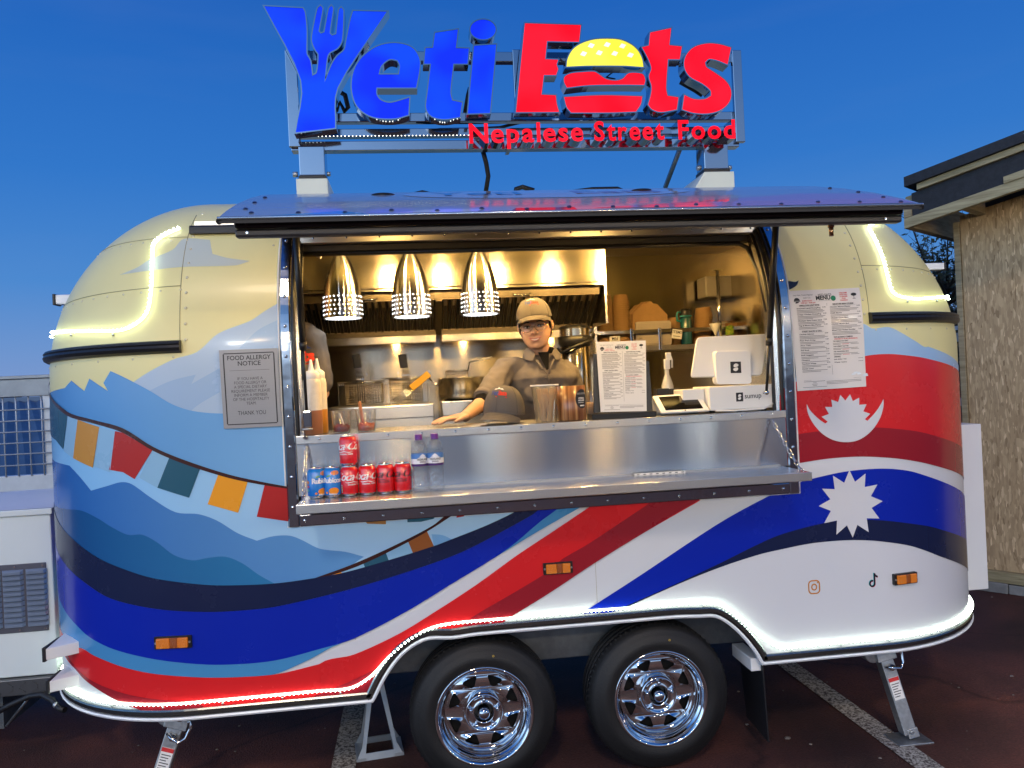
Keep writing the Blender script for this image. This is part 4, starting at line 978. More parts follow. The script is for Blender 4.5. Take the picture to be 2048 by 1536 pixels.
def make_wheel(X, Z, first):
    R = Matrix.Translation((X, .02, Z)) @ Matrix.Rotation(pi / 2, 4, 'X')      # lathe axis z -> -y (towards the camera)
    Rr = .302
    w = MB().lathe([(.188, -.012), (.196, .004), (.205, .009), (.225, .012), (.245, .0125), (.247, .0105), (.262, .009), (.264, .0065), (.280, .001), (.292, -.010), (.299, -.024), (Rr, -.034)], 64, M=R)
    # tread with lateral grooves
    pr = [(Rr, -.034), (Rr, -.055), (Rr - .006, -.056), (Rr - .006, -.062), (Rr + .001, -.063), (Rr + .001, -.09), (Rr - .006, -.091), (Rr - .006, -.097), (Rr + .001, -.098), (Rr, -.13), (Rr - .006, -.131), (Rr - .006, -.137), (Rr, -.138), (Rr - .004, -.165), (.285, -.18), (.25, -.19), (.19, -.185)]
    w.lathe(pr, 64, M=R)
    for k in range(60):
        a = 2 * pi * k / 60; c, s = cos(a), sin(a)
        for (y0, y1) in ((.024, .052),):
            pass
    tyre = w.build('tyre', TYRE, wheel_root)
    tb = MB()
    for k in range(72):
        a = 2 * pi * k / 72
        M2 = R @ Matrix.Rotation(a, 4, 'Z')
        tb.add([M2 @ Vector(p) for p in ((Rr - .010, -.004, -.014), (Rr - .010, .004, -.014), (Rr + .0035, .0045, -.036), (Rr + .0035, -.0045, -.036), (Rr + .004, .005, -.054), (Rr + .004, -.005, -.054))], [(0, 1, 2, 3), (3, 2, 4, 5)])
    tb.build('tread_blocks', TYRE, tyre)['kind'] = 'stuff'
    rim = MB().lathe([(.186, -.015), (.199, .002), (.2015, .0085), (.198, .012), (.190, .0095), (.183, -.002), (.1805, -.010), (.176, -.0125), (.173, -.022), (.1715, -.036), (.166, -.039), (.1635, -.048), (.162, -.058), (.158, -.0605)], 72, M=R)
    outer = [(.158 * cos(2 * pi * i / 72), .158 * sin(2 * pi * i / 72)) for i in range(72)]; holes = []
    for k in range(8):
        a = 2 * pi * (k + .5) / 8; ca, sa = cos(a), sin(a)
        tri = [(.140, -.030), (.1435, -.024), (.1445, 0), (.1435, .024), (.140, .030), (.136, .0315), (.131, .0285), (.107, .009), (.1045, .004), (.1045, -.004), (.107, -.009), (.131, -.0285), (.136, -.0315)]
        holes.append([(x * ca - y * sa, x * sa + y * ca) for x, y in tri])
    inner = [(.086 * cos(2 * pi * i / 48), .086 * sin(2 * pi * i / 48)) for i in range(48)]
    vs_, ts_ = tri_fill([outer] + holes + [inner])
    def dz(x, y): r = hypot(x, y); return -.0605 + .010 * sin(pi * min(1, max(0, (r - .086) / .072)))
    rim.add([R @ Vector((x, y, dz(x, y))) for x, y in vs_], ts_, 0, True)
    for h in holes:
        n = len(h); rim.add([R @ Vector((x, y, dz(x, y))) for x, y in h] + [R @ Vector((x * .985, y * .985, dz(x, y) - .012)) for x, y in h], [(i, (i + 1) % n, n + (i + 1) % n, n + i) for i in range(n)], 0, True)
    rim.lathe([(.086, -.0605), (.083, -.052), (.080, -.034), (.076, -.026), (.071, -.024), (.068, -.030), (.050, -.0325), (.046, -.029), (.041, -.028), (.0385, -.034), (.0385, -.06)], 48, M=R)
    ro = rim.build('rim', CHROME, wheel_root)
    nt_ = MB()
    for k in range(5):
        a = 2 * pi * k / 5 + .3; nt_.lathe([(.0085, -.034), (.0085, -.016), (.006, -.012), (.0003, -.011)], 6, c=(.0565 * cos(a), .0565 * sin(a), 0), M=R)
        n_ = nt_.build('wheel_nut', CHROME, ro); nt_ = MB()
    MB().lathe([(.0245, -.06), (.0245, -.015), (.021, -.008), (.010, -.003), (.0003, -.0025)], 24, M=R).build('hub_cap', POLISH, ro)
    MB().lathe([(.16, -.10), (.0003, -.10)], 40, M=R).lathe([(.182, -.02), (.182, -.15)], 40, M=R).build('brake_drum', mat('brake_drum_black', (.006, .006, .007), .8), wheel_root)
    MB().cyl(R @ Vector((.11, .135, -.03)), R @ Vector((.12, .146, .0)), .004, 8).build('valve', BLACK, ro)
    MB().lathe([(.0045, .0125), (.0045, .0128), (.0025, .0128), (.0025, .0125)], 12, c=(.045, .242, 0), M=R).build('tyre_dot', mat('yellow_dot', (.5, .35, .05), .7), tyre)
wheel_root = MB().cyl((.208, .1, .30), (.208, .5, .30), .04, 12).build('wheel', GALV, trailer); make_wheel(.208, .302, True)
wheel_root = MB().cyl((.946, .1, .30), (.946, .5, .30), .04, 12).build('wheel', GALV, trailer); make_wheel(.946, .302, False)
# rubber mud flap behind the rear wheel, axle brackets
mb = MB(); mb.add([(1.385, .0, .40), (1.40, .28, .40), (1.42, .27, .07), (1.405, .02, .07), (1.391, .0, .40), (1.406, .28, .40), (1.426, .27, .07), (1.411, .02, .07)], [(0, 1, 2, 3), (4, 7, 6, 5), (0, 4, 5, 1), (1, 5, 6, 2), (2, 6, 7, 3), (3, 7, 4, 0)])
mb.build('mud_flap', RUBBER, trailer)
MB().box(1.345, 1.40, .02, .22, .375, .43).build('flap_bracket', WHITE, trailer, bevel=.004)
def jack(top, foot, name='jack_leg'):
    t, f = Vector(top), Vector(foot); d = (f - t).normalized()
    X = Vector((0, 1, 0)); Yv = d.cross(X).normalized(); R = Matrix((Yv, X, -d)).transposed().to_4x4(); R.translation = t
    L = (f - t).length
    o = MB().box(-.045, .045, -.035, .035, -.03, .055, M=R).cyl(R @ Vector((-.045, -.02, .01)), R @ Vector((-.045, .03, .01)), .045, 18).build(name, ZINC, trailer, bevel=.004)
    MB().box(-.030, .030, -.025, .025, -L + .02, -.02, M=R).build('leg_tube', ZINC, o, bevel=.004)
    MB().cyl(R @ Vector((.012, -.037, .02)), R @ Vector((.012, -.05, .02)), .013, 6).cyl(R @ Vector((-.02, -.037, .03)), R @ Vector((-.02, -.05, .03)), .009, 6).cyl(R @ Vector((.005, -.026, -.06)), R @ Vector((.005, -.042, -.06)), .015, 6).build('bolt', POLISH, o)
    MB().tube([R @ Vector(p) for p in ((-.02, -.035, -.05), (.0, -.052, -.055), (.034, -.055, -.065), (.055, -.052, -.045), (.062, -.05, .0), (.052, -.05, .022), (.042, -.05, .016))], .0065, 8).build('lock_handle', CHROME, o)
    MB().box(-.0235, .0235, -.0268, -.0255, -.20, -.105, M=R).build('warning_label', PAPER, o)
    q = MB().box(-.0235, .0235, -.0276, -.0269, -.122, -.106, M=R); q.build('label_stripe', INK_RED, o)
    q = MB()
    for k in range(6): q.box(-.018, .018 - .006 * (k % 3), -.0276, -.0269, -.135 - .0105 * k, -.132 - .0105 * k, M=R)
    q.build('label_print', INK, o)
    if f.z < .03:
        MB().box(f.x - .085, f.x + .075, f.y - .06, f.y + .06, .0, .008).build('foot_plate', ZINC, o, bevel=.002)
        MB().box(-.016, .034, -.03, .03, -L + .005, -L + .045, M=R).cyl(R @ Vector((0, -.03, -L + .035)), R @ Vector((0, -.042, -L + .035)), .01, 6).build('foot_hinge', ZINC, o, bevel=.003)
    return o
jack((2.00, .12, .37), (2.068, .05, .012)); jack((-1.005, .12, .37), (-1.13, .09, .012))
jack((2.05, 1.85, .37), (2.10, 1.85, .012)); jack((-1.005, 1.85, .37), (-1.09, 1.85, .012))
p = at(150, 1447, .5); MB().sphere((-1.28, .42, .395), .05, 16, 10).build('tow_lamp', WHITE_PL, trailer)

# -------- serving window: steel frame that follows the curved wall
def fr(u, z, o): return surfo(u, z, o)
zs_f = list(np.linspace(1.122, 1.7, 5)) + list(np.linspace(1.74, 2.345, 18))
FR = mat('frame_steel', (.40, .42, .45), .13, 1.0, bump=.35, bscale=5.5)
SCREW = mat('screw_steel', (.75, .75, .75), .15, 1.0)
frame = None
def strip_side(u0, u1, name):
    v, f = [], []; prof = [(u0, -.05), (u0, .006), (u0 + .006 * (1 if u1 > u0 else -1), .012), (u1 - .006 * (1 if u1 > u0 else -1), .012), (u1, .008), (u1, -.05)]
    k = len(prof)
    for z in zs_f: v += [fr(u, z, o) for u, o in prof]
    for i in range(len(zs_f) - 1):
        for j in range(k): f.append((i * k + j, i * k + (j + 1) % k, (i + 1) * k + (j + 1) % k, (i + 1) * k + j))
    f += [tuple(range(k)), tuple((len(zs_f) - 1) * k + j for j in range(k - 1, -1, -1))]
    return MB().add(v, f).build(name, FR, trailer)
frL = strip_side(-.525, -.482, 'window_frame'); frR = strip_side(1.585, 1.540, 'window_frame')
frB = MB().box(-.481, 1.539, -.012, .05, 1.122, 1.168).build('window_frame', FR, trailer, bevel=.004)
y_, z_ = surf(0, 2.30).y, 2.30
frT = MB().grid(lambda u, z: surfo(u, z, .012), [-.481, 1.539], list(np.linspace(2.305, 2.345, 3))).build('window_frame', FR, trailer)
sc = {id(frL): MB(), id(frR): MB(), id(frB): MB()}
def screw(mb, p, n, r=.0072):
    R = n.to_track_quat('Z', 'Y').to_matrix().to_4x4(); R.translation = p
    mb.lathe([(r, 0), (r * .9, r * .35), (r * .55, r * .6), (.0002, r * .68)], 10, M=R)
def add_screws(par, pts, r=.0072):
    for p, n in pts:
        m_ = MB(); screw(m_, p, n, r); m_.build('screw', SCREW, par)
for z in np.linspace(1.20, 2.26, 10):
    add_screws(frL, [(surfo(-.503, z, .0125), snorm(-.503, z))]); add_screws(frR, [(surfo(1.562, z, .0125), snorm(1.562, z))])
add_screws(frB, [(Vector((x, -.0125, 1.145)), Vector((0, -1, 0))) for x in np.linspace(-.46, 1.51, 14)])
# white sealant bead round the frame
bead = [(-.529, 1.079)] + [(1.589, 1.079)]
MB().tube([surfo(-.529, z, .001) for z in reversed(zs_f)] + [surfo(1.589, z, .001) for z in zs_f], .0045, 5).build('sealant_bead', WHITE_PL, trailer)
# black gasket and inner steel reveal
GASK_GAP = mat('black_gasket_and_gap', (.010, .010, .011), .3)
for u, s in ((-.479, 1), (1.537, -1)):
    MB().tube([surfo(u + .007 * s, z, .002) for z in zs_f], .008, 8).build('gasket', GASK_GAP, trailer)
    MB().tube([surfo(u + .030 * s, z, -.03) for z in zs_f], .007, 8).build('gasket', GASK_GAP, trailer)
    v = []
    for z in zs_f: v += [surfo(u, z, -.005), surfo(u + .028 * s, z, -.014), surfo(u + .034 * s, z, -.075)]
    MB().add(v, [(3 * i + j, 3 * i + j + 1, 3 * i + j + 4, 3 * i + j + 3) for i in range(len(zs_f) - 1) for j in (0, 1)]).build('window_reveal', STEEL, trailer)
# head of the opening: screwed steel strip, dark channel, rail for the heat lamps
yh = surf(0, 2.31).y
MB().box(-.47, 1.53, yh - .015, yh + .03, 2.262, 2.325).build('head_strip', mat('head_steel', (.62, .60, .56), .36, 1.0, bump=.05, bscale=3), trailer, bevel=.003)
add_screws(bpy.data.objects['head_strip'], [(Vector((x, yh - .0152, 2.282)), Vector((0, -1, 0))) for x in np.linspace(-.40, 1.50, 15)], .005)
MB().box(-.47, 1.53, yh + .0305, yh + .10, 2.235, 2.30).build('head_channel', DARKER, trailer, bevel=.003)
MB().tube([(-.47, .23, 2.228), (1.47, .23, 2.228), (1.50, .20, 2.20), (1.51, .12, 2.08), (1.512, .06, 1.9)], .011, 8).build('gasket', GASK_GAP, trailer)

# -------- fold-down shelf and counter
shelf = MB().box(-.455, 1.515, -.245, -.014, 1.222, 1.240).box(-.455, 1.515, -.250, -.2455, 1.206, 1.2405).build('drop_shelf', STEEL, trailer, bevel=.002)
MB().box(-.478, 1.534, -.013, .0, 1.241, 1.448).build('counter_apron', mat('apron_steel', (.56, .56, .56), .18, 1.0, aniso=1.0, bump=.22, bscale=3.6, stretch=(1, 1, .3)), trailer)
MB().box(-.478, 1.534, -.006, .0, 1.169, 1.221).build('lower_gap_strip', GASK_GAP, trailer)  # black strip put in for the dark gap under the shelf
cnt = MB().box(-.478, 1.534, -.018, .34, 1.449, 1.4755).box(-.478, 1.534, -.022, -.0185, 1.444, 1.476).build('counter', STEEL, trailer, bevel=.002)
add_screws(cnt, [(Vector((x, -.0222, 1.461)), Vector((0, -1, 0))) for x in np.linspace(-.39, 1.47, 15)], .006)
MB().box(-.45, 1.5, -.016, -.0131, 1.236, 1.2475).build('shelf_hinge', STEEL_D, shelf)
mb = MB()
for k in range(8): mb.box(.872 + k * .027, .883 + k * .027, -.0372, -.0366, 1.2435, 1.2468)
o = MB().box(.862, 1.078, -.0365, -.030, 1.2405, 1.2495).build('rule_strip', PAPER, trailer); mb.build('rule_marks', INK, o)
def chain(p0, p1, sag, name='chain', link_l=.026, r=.0024):
    p0, p1 = Vector(p0), Vector(p1); L = (p1 - p0).length; n = int(L / (link_l * .78)); mb = MB()
    for i in range(n):
        t = (i + .5) / n; c = p0.lerp(p1, t) + Vector((0, 0, -sag * 4 * t * (1 - t)))
        d = ((p1 - p0) + Vector((0, 0, -sag * 4 * (1 - 2 * t)))).normalized(); a = d.orthogonal().normalized(); b = d.cross(a)
        if i % 2: a = b
        pts = []
        for j in range(10):
            th = 2 * pi * j / 10; pts.append(c + d * cos(th) * link_l * .5 + a * sin(th) * link_l * .26)
        mb.tube(pts, r, 5, closed=True)
    return mb.build(name, CHROME, trailer)
chain((-.440, -.03, 1.44), (-.432, -.238, 1.225), .0); chain((1.468, -.03, 1.44), (1.492, -.238, 1.225), .01); 
MB().cyl((-.44, -.02, 1.47), (-.44, -.045, 1.47), .008, 8).build('chain_hook', CHROME, trailer)
# -------- raised hatch (awning) with gas struts
awn_prof = [(.25, 2.455), (.12, 2.445), (-.02, 2.420), (-.20, 2.372), (-.40, 2.312), (-.60, 2.245), (-.75, 2.188), (-.84, 2.150)]
def awn(u, t):
    t = t * (len(awn_prof) - 1); i = min(int(t), len(awn_prof) - 2); k = t - i
    y = awn_prof[i][0] * (1 - k) + awn_prof[i + 1][0] * k; z = awn_prof[i][1] * (1 - k) + awn_prof[i + 1][1] * k
    return y, z
AW = mat('hatch_wrap', (.25, .33, .46), .17, coat=.3, bump=.02, bscale=4)  # light blue base colour carries the sky's reflection on the skin
AX0, AX1 = -.535, 1.61
mb = MB()
tt = list(np.linspace(0, 1, 29)); uu = list(np.linspace(AX0, AX1, 12))
mb.grid(lambda u, t: Vector((u, awn(u, t)[0], awn(u, t)[1])), uu, tt, 0)
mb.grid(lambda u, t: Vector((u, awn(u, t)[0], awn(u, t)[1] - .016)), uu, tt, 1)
e = [Vector((u, awn(u, 1)[0] - .001, awn(u, 1)[1])) for u in uu]; n = len(uu)
mb.add([Vector((u, -.8405, 2.1505)) for u in uu] + [Vector((u, -.8405, 2.132)) for u in uu], [(i, i + 1, n + i + 1, n + i) for i in range(n - 1)], 1)
for X in (AX0, AX1):
    mb.add([Vector((X, *awn(X, t))) for t in tt] + [Vector((X, awn(X, t)[0], awn(X, t)[1] - .016)) for t in tt], [(i, i + 1, len(tt) + i + 1, len(tt) + i) for i in range(len(tt) - 1)], 1)
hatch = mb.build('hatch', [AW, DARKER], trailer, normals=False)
MB().tube([(AX0 - .004, -.842, 2.147), (AX1 + .004, -.842, 2.147)], .0045, 6).build('hatch_edge', mat('hatch_edge_strip', (.55, .58, .62), .2, .8), hatch)
MB().box(AX0 + .03, AX1 - .03, -.795, -.760, 2.128, 2.150).box(AX0 + .03, AX1 - .03, -.786, -.752, 2.1035, 2.1265).build('hatch_lip', DARK, hatch, bevel=.006)
MB().cyl((AX0 + .065, -.796, 2.139), (AX0 + .065, -.799, 2.139), .004, 8).build('lip_screw', SCREW, hatch)
for x_, y_s, z_s in ((AX0 + .065, -.786, 2.115), (AX1 - .09, -.796, 2.139), (AX1 - .09, -.786, 2.115)): MB().cyl((x_, y_s, z_s), (x_, y_s - .004, z_s), .004, 8).build('lip_screw', SCREW, hatch)
for X in (AX0, AX1):
    MB().tube([(X, y, z - .012) for y, z in awn_prof], .009, 8).build('hatch_seal', BLACK, hatch)
MB().cyl((1.36, -.74, 2.105), (1.36, -.74, 2.072), .007, 10).cyl((1.36, -.74, 2.11), (1.36, -.74, 2.10), .010, 10).build('catch_pin', mat('copper_pin', (.35, .2, .1), .25, 1.0), hatch)
# print on the hatch skin, seen at a glancing angle
def awp(x, s, o=.0012):   # s = metres back from the front edge
    t = 1 - s / 1.16; y, z = awn(0, t); return Vector((x, y, z + o))
V_LILAC = mat('hatch_mauve', (.42, .22, .36), .10, coat=.6); V_HB = mat('hatch_blue', (.06, .10, .30), .12, coat=.6); V_HR = mat('hatch_red', (.35, .05, .07), .12, coat=.6); V_HW = mat('hatch_white', (.55, .58, .66), .10, coat=.6)
def hatch_film(poly, m_, name, o=.0012):
    P = []
    n = len(poly)
    for i in range(n):
        for k in range(5): 
            a, b = poly[i], poly[(i + 1) % n]; P.append((a[0] + (b[0] - a[0]) * k / 5, a[1] + (b[1] - a[1]) * k / 5))
    vs_, ts_ = tri_fill([P]); bm = bmesh.new(); bv = [bm.verts.new((x, y, 0)) for x, y in vs_]
    for t in ts_:
        try: bm.faces.new([bv[i] for i in t])
        except ValueError: pass
    for i in range(1, 28): bmesh.ops.bisect_plane(bm, geom=bm.verts[:] + bm.edges[:] + bm.faces[:], plane_co=(0, 1.16 * i / 28, 0), plane_no=(0, 1, 0), dist=1e-6)
    bmesh.ops.triangulate(bm, faces=bm.faces[:])
    for v in bm.verts: v.co = awp(v.co.x, v.co.y, o)
    for f in bm.faces: f.smooth = True
    me = bpy.data.meshes.new(name); bm.to_mesh(me); bm.free(); return link(name, me, m_, hatch)
hatch_film([(.55, .05), (1.0, .22), (1.35, .34), (1.58, .30), (1.60, .02), (.9, .02)], V_LILAC, 'hatch_graphic')
hatch_film([(-.40, .01), (-.2, .10), (-.12, .01)], V_TEAL, 'hatch_graphic')
hatch_film([(-.05, .01), (.05, .09), (.22, .09), (.2, .01)], V_HW, 'hatch_graphic'); hatch_film([(.3, .01), (.32, .09), (.5, .09), (.5, .01)], V_HR, 'hatch_graphic')
hatch_film(ellipse(.50, .52, .52, .17, 36), V_HW, 'hatch_oval', .0012)
mb = MB(); text_into(mb, 'Yeti', .20, lambda x, y: awp(.24 + x, .455 + y, .0026), 0, bold=.012); mb.build('hatch_lettering', V_HB, hatch, normals=False)
mb = MB(); text_into(mb, 'Eats', .20, lambda x, y: awp(.74 + x, .455 + y, .0026), 0, bold=.012); mb.build('hatch_lettering', V_HR, hatch, normals=False)
mb = MB()
for x in list(np.linspace(AX0 + .08, AX1 - .05, 16)): mb.lathe([(.008, 0), (.006, .004), (.0003, .006)], 8, c=awp(x, .055 + .02 * (int(x * 37) % 3), 0)[:])
for s in (.2, .35, .5): mb.lathe([(.008, 0), (.006, .004), (.0003, .006)], 8, c=awp(AX0 + .05, s, 0)[:]); mb.lathe([(.008, 0), (.006, .004), (.0003, .006)], 8, c=awp(AX1 - .05, s, 0)[:])
mb.build('hatch_rivets', mat('blue_rivet', (.06, .09, .2), .2, .5), hatch)['kind'] = 'stuff'
# black rail and pale gutter over the window at both ends of the hatch
def wall_bar(u0, u1, z, prof, name, m_):
    v, k, n = [], len(prof), 7
    for u in np.linspace(u0, u1, n): v += [surfo(u, z, 0) + Vector((0, -o_, h)) for o_, h in prof]
    f = [(i * k + j, i * k + (j + 1) % k, (i + 1) * k + (j + 1) % k, (i + 1) * k + j) for i in range(n - 1) for j in range(k)] + [tuple(range(k)), tuple((n - 1) * k + j for j in range(k - 1, -1, -1))]
    return MB().add(v, f).build(name, m_, trailer)
gz_ = on_body(420, 462)[1]
wall_bar(XA + .005, -.50, gz_, [(-.03, -.016), (.035, -.016), (.035, .010), (.028, .018), (-.06, .018)], 'roof_gutter', BLACK)
wall_bar(XA + .012, -.50, gz_ + .032, [(-.05, -.012), (.020, -.012), (.012, .014), (-.06, .014)], 'roof_trim', mat('pale_trim', (.62, .64, .62), .3, .4))
wall_bar(1.60, XB - .02, gz_ + .012, [(-.03, -.010), (.022, -.010), (.022, .010), (-.05, .012)], 'roof_gutter', mat('yellow_gutter', (.55, .50, .30), .3))
# gas struts
def strut(x0, y0, z0, x1, y1, z1, cut):
    a, b = Vector((x0, y0, z0)), Vector((x1, y1, z1)); m_ = a.lerp(b, cut)
    o = MB().cyl(a, m_, .0125, 14).build('gas_strut', BLACK, trailer)
    MB().cyl(m_, b, .0058, 10).build('strut_rod', BLACK, o); MB().cyl(m_ + (b - a).normalized() * -.02, m_ + (b - a).normalized() * .012, .0145, 12).build('strut_collar', BLACK, o)
    MB().sphere(b, .011, 10, 8).cyl(b + Vector((0, -.004, 0)), b + Vector((.0, .02, 0)), .008, 8).build('ball_joint', CHROME, o)
p = at(1553, 442, -.25); q = at(1533, 785, -.03); strut(p.x, p.y, p.z + .02, q.x, q.y, q.z, .70)
p = at(592, 462, -.25); q = at(614, 832, -.03); strut(p.x, p.y, p.z + .02, q.x, q.y, q.z, .62)
o = MB().box(q.x - .012, q.x + .02, -.05, -.028, q.z - .045, q.z + .02).build('strut_bracket', CHROME, trailer, bevel=.004)
MB().lathe([(.0003, 0), (.020, .002), (.020, .008), (.0003, .010)], 20, c=(q.x + .004, -.06, q.z - .055), sx=1, sy=.35).build('latch_knob', ZINC, trailer)

# ================================================================== ILLUMINATED ROOF SIGN
sign = thing('roof_sign', 'lit channel letter sign on chrome rails above the trailer roof', 'sign')
YS, YF = .36, .225          # plane of the rails, plane of the letter fronts
def glow(name, c, c2, s):
    m = bpy.data.materials.new(name); m.use_nodes = True; nt = m.node_tree; b = nt.nodes['Principled BSDF']
    tc = nt.nodes.new('ShaderNodeTexCoord'); nz = nt.nodes.new('ShaderNodeTexNoise'); nz.inputs['Scale'].default_value = 5; nz.inputs['Detail'].default_value = 1
    mx = nt.nodes.new('ShaderNodeMixRGB'); mx.inputs[1].default_value = (*c, 1); mx.inputs[2].default_value = (*c2, 1)
    rm = nt.nodes.new('ShaderNodeMapRange'); rm.inputs['From Min'].default_value = .38; rm.inputs['From Max'].default_value = .62
    nt.links.new(tc.outputs['Object'], nz.inputs['Vector']); nt.links.new(nz.outputs['Fac'], rm.inputs['Value']); nt.links.new(rm.outputs[0], mx.inputs[0])
    nt.links.new(mx.outputs[0], b.inputs['Emission Color']); b.inputs['Emission Strength'].default_value = s
    b.inputs['Base Color'].default_value = (*[q * .4 for q in c], 1); b.inputs['Roughness'].default_value = .5; b.inputs['Specular IOR Level'].default_value = .12
    return m
G_BLUE = glow('blue_acrylic_lit', (.0, .022, .82), (.0, .065, .92), 1.0)
G_RED = glow('red_acrylic_lit', (.90, .0, .014), (1.0, .008, .03), 1.05)
G_YEL = glow('yellow_acrylic_lit', (.88, .80, .05), (.95, .90, .10), 1.0)
G_SEED = glow('pale_seed_lit', (1.0, 1.0, .60), (1.0, 1.0, .7), 1.3)
SIDE = mat('letter_return_chrome', (.40, .42, .46), .07, 1.0)
SIGNST = mat('sign_rail_steel', (.40, .43, .48), .10, 1.0, bump=.04, bscale=6)
def z1(x, y): return (500 + x / 3.658, y / 3.658)
def z2(x, y): return (1000 + x / 3.658, y / 3.658)
def to_plane(poly, Y): return [(at(x, y, Y).x, at(x, y, Y).z) for x, y in poly]
def letter(name, poly, holes, glowmat, conv, depth=.068, smooth=True, corner=40, par=None, rim=.0055):
    ol = [conv(*p) for p in poly]; ol = catmull(ol, True, 4, corner) if smooth else ol
    hs = [catmull([conv(*p) for p in h], True, 4, corner) for h in holes]
    O = to_plane(ol, YF); H = [to_plane(h, YF) for h in hs]
    if area2(O) < 0: O = O[::-1]
    H = [h[::-1] if area2(h) > 0 else h for h in H]            # holes run the other way
    def off(p, d): return offset_poly(p, d) if area2(p) > 0 else offset_poly(p[::-1], -d)[::-1]
    o = MB(); 
    for lp in [O] + H:
        n = len(lp); E_ = off(lp, rim)
        v = [(x, YF + .004, z) for x, z in lp] + [(x, YF, z) for x, z in lp] + [(x, YF, z) for x, z in E_] + [(x, YF + depth, z) for x, z in E_]
        f = []
        for r in range(3):
            f += [(r * n + i, r * n + (i + 1) % n, (r + 1) * n + (i + 1) % n, (r + 1) * n + i) for i in range(n)]
        o.add(v, f)
    vs_, ts_ = tri_fill([off(O, rim)] + [off(h, rim) for h in H]); o.add([(x, YF + depth, z) for x, z in vs_], ts_)
    ob = o.build(name, SIDE, sign, normals=False)
    vs_, ts_ = tri_fill([O] + H)
    MB().add([(x, YF + .003, z) for x, z in vs_], ts_).build('letter_face', glowmat, ob, normals=False)
    return ob
Yp = [(105, 45), (385, 60), (400, 90), (413, 220), (413, 390), (440, 445), (455, 555), (490, 530), (502, 400), (480, 365), (456, 305), (458, 240), (495, 62), (515, 42), (530, 62), (500, 228), (518, 246), (545, 236), (578, 62), (595, 42), (607, 62), (582, 240), (600, 260), (632, 250), (652, 72), (667, 55), (682, 78), (672, 290), (640, 350), (580, 385), (562, 430), (545, 605), (600, 470), (640, 410), (690, 365), (705, 300), (735, 150), (755, 80), (1000, 85), (640, 640), (622, 935), (335, 968), (375, 590)]
letter('letter_y', Yp, [], G_BLUE, z1, corner=52)
letter('letter_e', [(745, 640), (760, 520), (820, 420), (930, 340), (1060, 315), (1180, 345), (1235, 420), (1240, 500), (1215, 640), (925, 640), (925, 690), (960, 735), (1030, 752), (1165, 715), (1158, 840), (1060, 865), (920, 860), (830, 820), (770, 750)], [[(940, 545), (960, 480), (1020, 432), (1080, 440), (1098, 480), (1090, 545)]], G_BLUE, z1, corner=52)
letter('letter_t', [(1355, 240), (1520, 215), (1505, 352), (1600, 355), (1590, 465), (1487, 465), (1465, 670), (1478, 735), (1550, 750), (1535, 855), (1420, 870), (1330, 850), (1290, 790), (1300, 680), (1325, 465), (1275, 465), (1285, 352), (1340, 350)], [], G_BLUE, z1, corner=44)
letter('letter_i', [(1640, 335), (1800, 325), (1755, 825), (1595, 830)], [], G_BLUE, z1, smooth=False)
letter('letter_i_dot', [(1705 + 92 * cos(a), 215 + 72 * sin(a)) for a in np.linspace(0, 2 * pi, 33)[:-1]], [], G_BLUE, z1, smooth=False)
letter('letter_e', [(183, 170), (592, 183), (578, 305), (343, 300), (330, 433), (425, 437), (413, 470), (425, 505), (410, 548), (320, 548), (303, 692), (408, 697), (415, 760), (432, 818), (118, 820)], [], G_RED, z2, corner=30)
bun = letter('burger_bun', [(487, 487), (495, 430), (530, 365), (590, 320), (680, 290), (780, 283), (880, 290), (960, 325), (1010, 370), (1040, 430), (1050, 490), (900, 480), (640, 480)], [], G_YEL, z2, corner=60)
for x, y in ((668, 332), (785, 325), (897, 335), (612, 392), (727, 385), (840, 390), (955, 402)):
    pl = to_plane([z2(x - 26, y + 8), z2(x - 6, y - 19), z2(x + 26, y - 8), z2(x + 8, y + 19)], YF)
    MB().add([(a, YF + .0015, b) for a, b in pl], [(0, 1, 2, 3)]).build('seed', G_SEED, bun, normals=False)
letter('burger_patty', [(470, 600), (475, 560), (520, 537), (600, 528), (690, 525), (730, 548), (780, 580), (850, 590), (900, 575), (945, 535), (1040, 540), (1062, 580), (1055, 620), (900, 618), (650, 622), (490, 640)], [], G_RED, z2, corner=60)
letter('burger_base', [(470, 710), (750, 697), (1040, 705), (1030, 760), (995, 815), (800, 822), (520, 822), (488, 780)], [], G_RED, z2, corner=40)
letter('letter_t', [(1100, 238), (1252, 205), (1238, 330), (1330, 340), (1315, 433), (1228, 432), (1215, 640), (1225, 700), (1305, 712), (1293, 800), (1180, 818), (1115, 800), (1085, 765), (1105, 690), (1110, 630), (1090, 560), (1108, 500), (1085, 430), (1040, 345), (1090, 333)], [], G_RED, z2, corner=40)
letter('letter_s', [(1690, 348), (1665, 470), (1590, 440), (1530, 430), (1500, 455), (1510, 490), (1570, 530), (1650, 590), (1690, 660), (1680, 740), (1620, 800), (1530, 828), (1420, 825), (1335, 800), (1350, 695), (1420, 725), (1500, 725), (1545, 700), (1540, 660), (1480, 610), (1390, 560), (1350, 490), (1360, 410), (1420, 345), (1520, 318), (1610, 325)], [], G_RED, z2, corner=56)
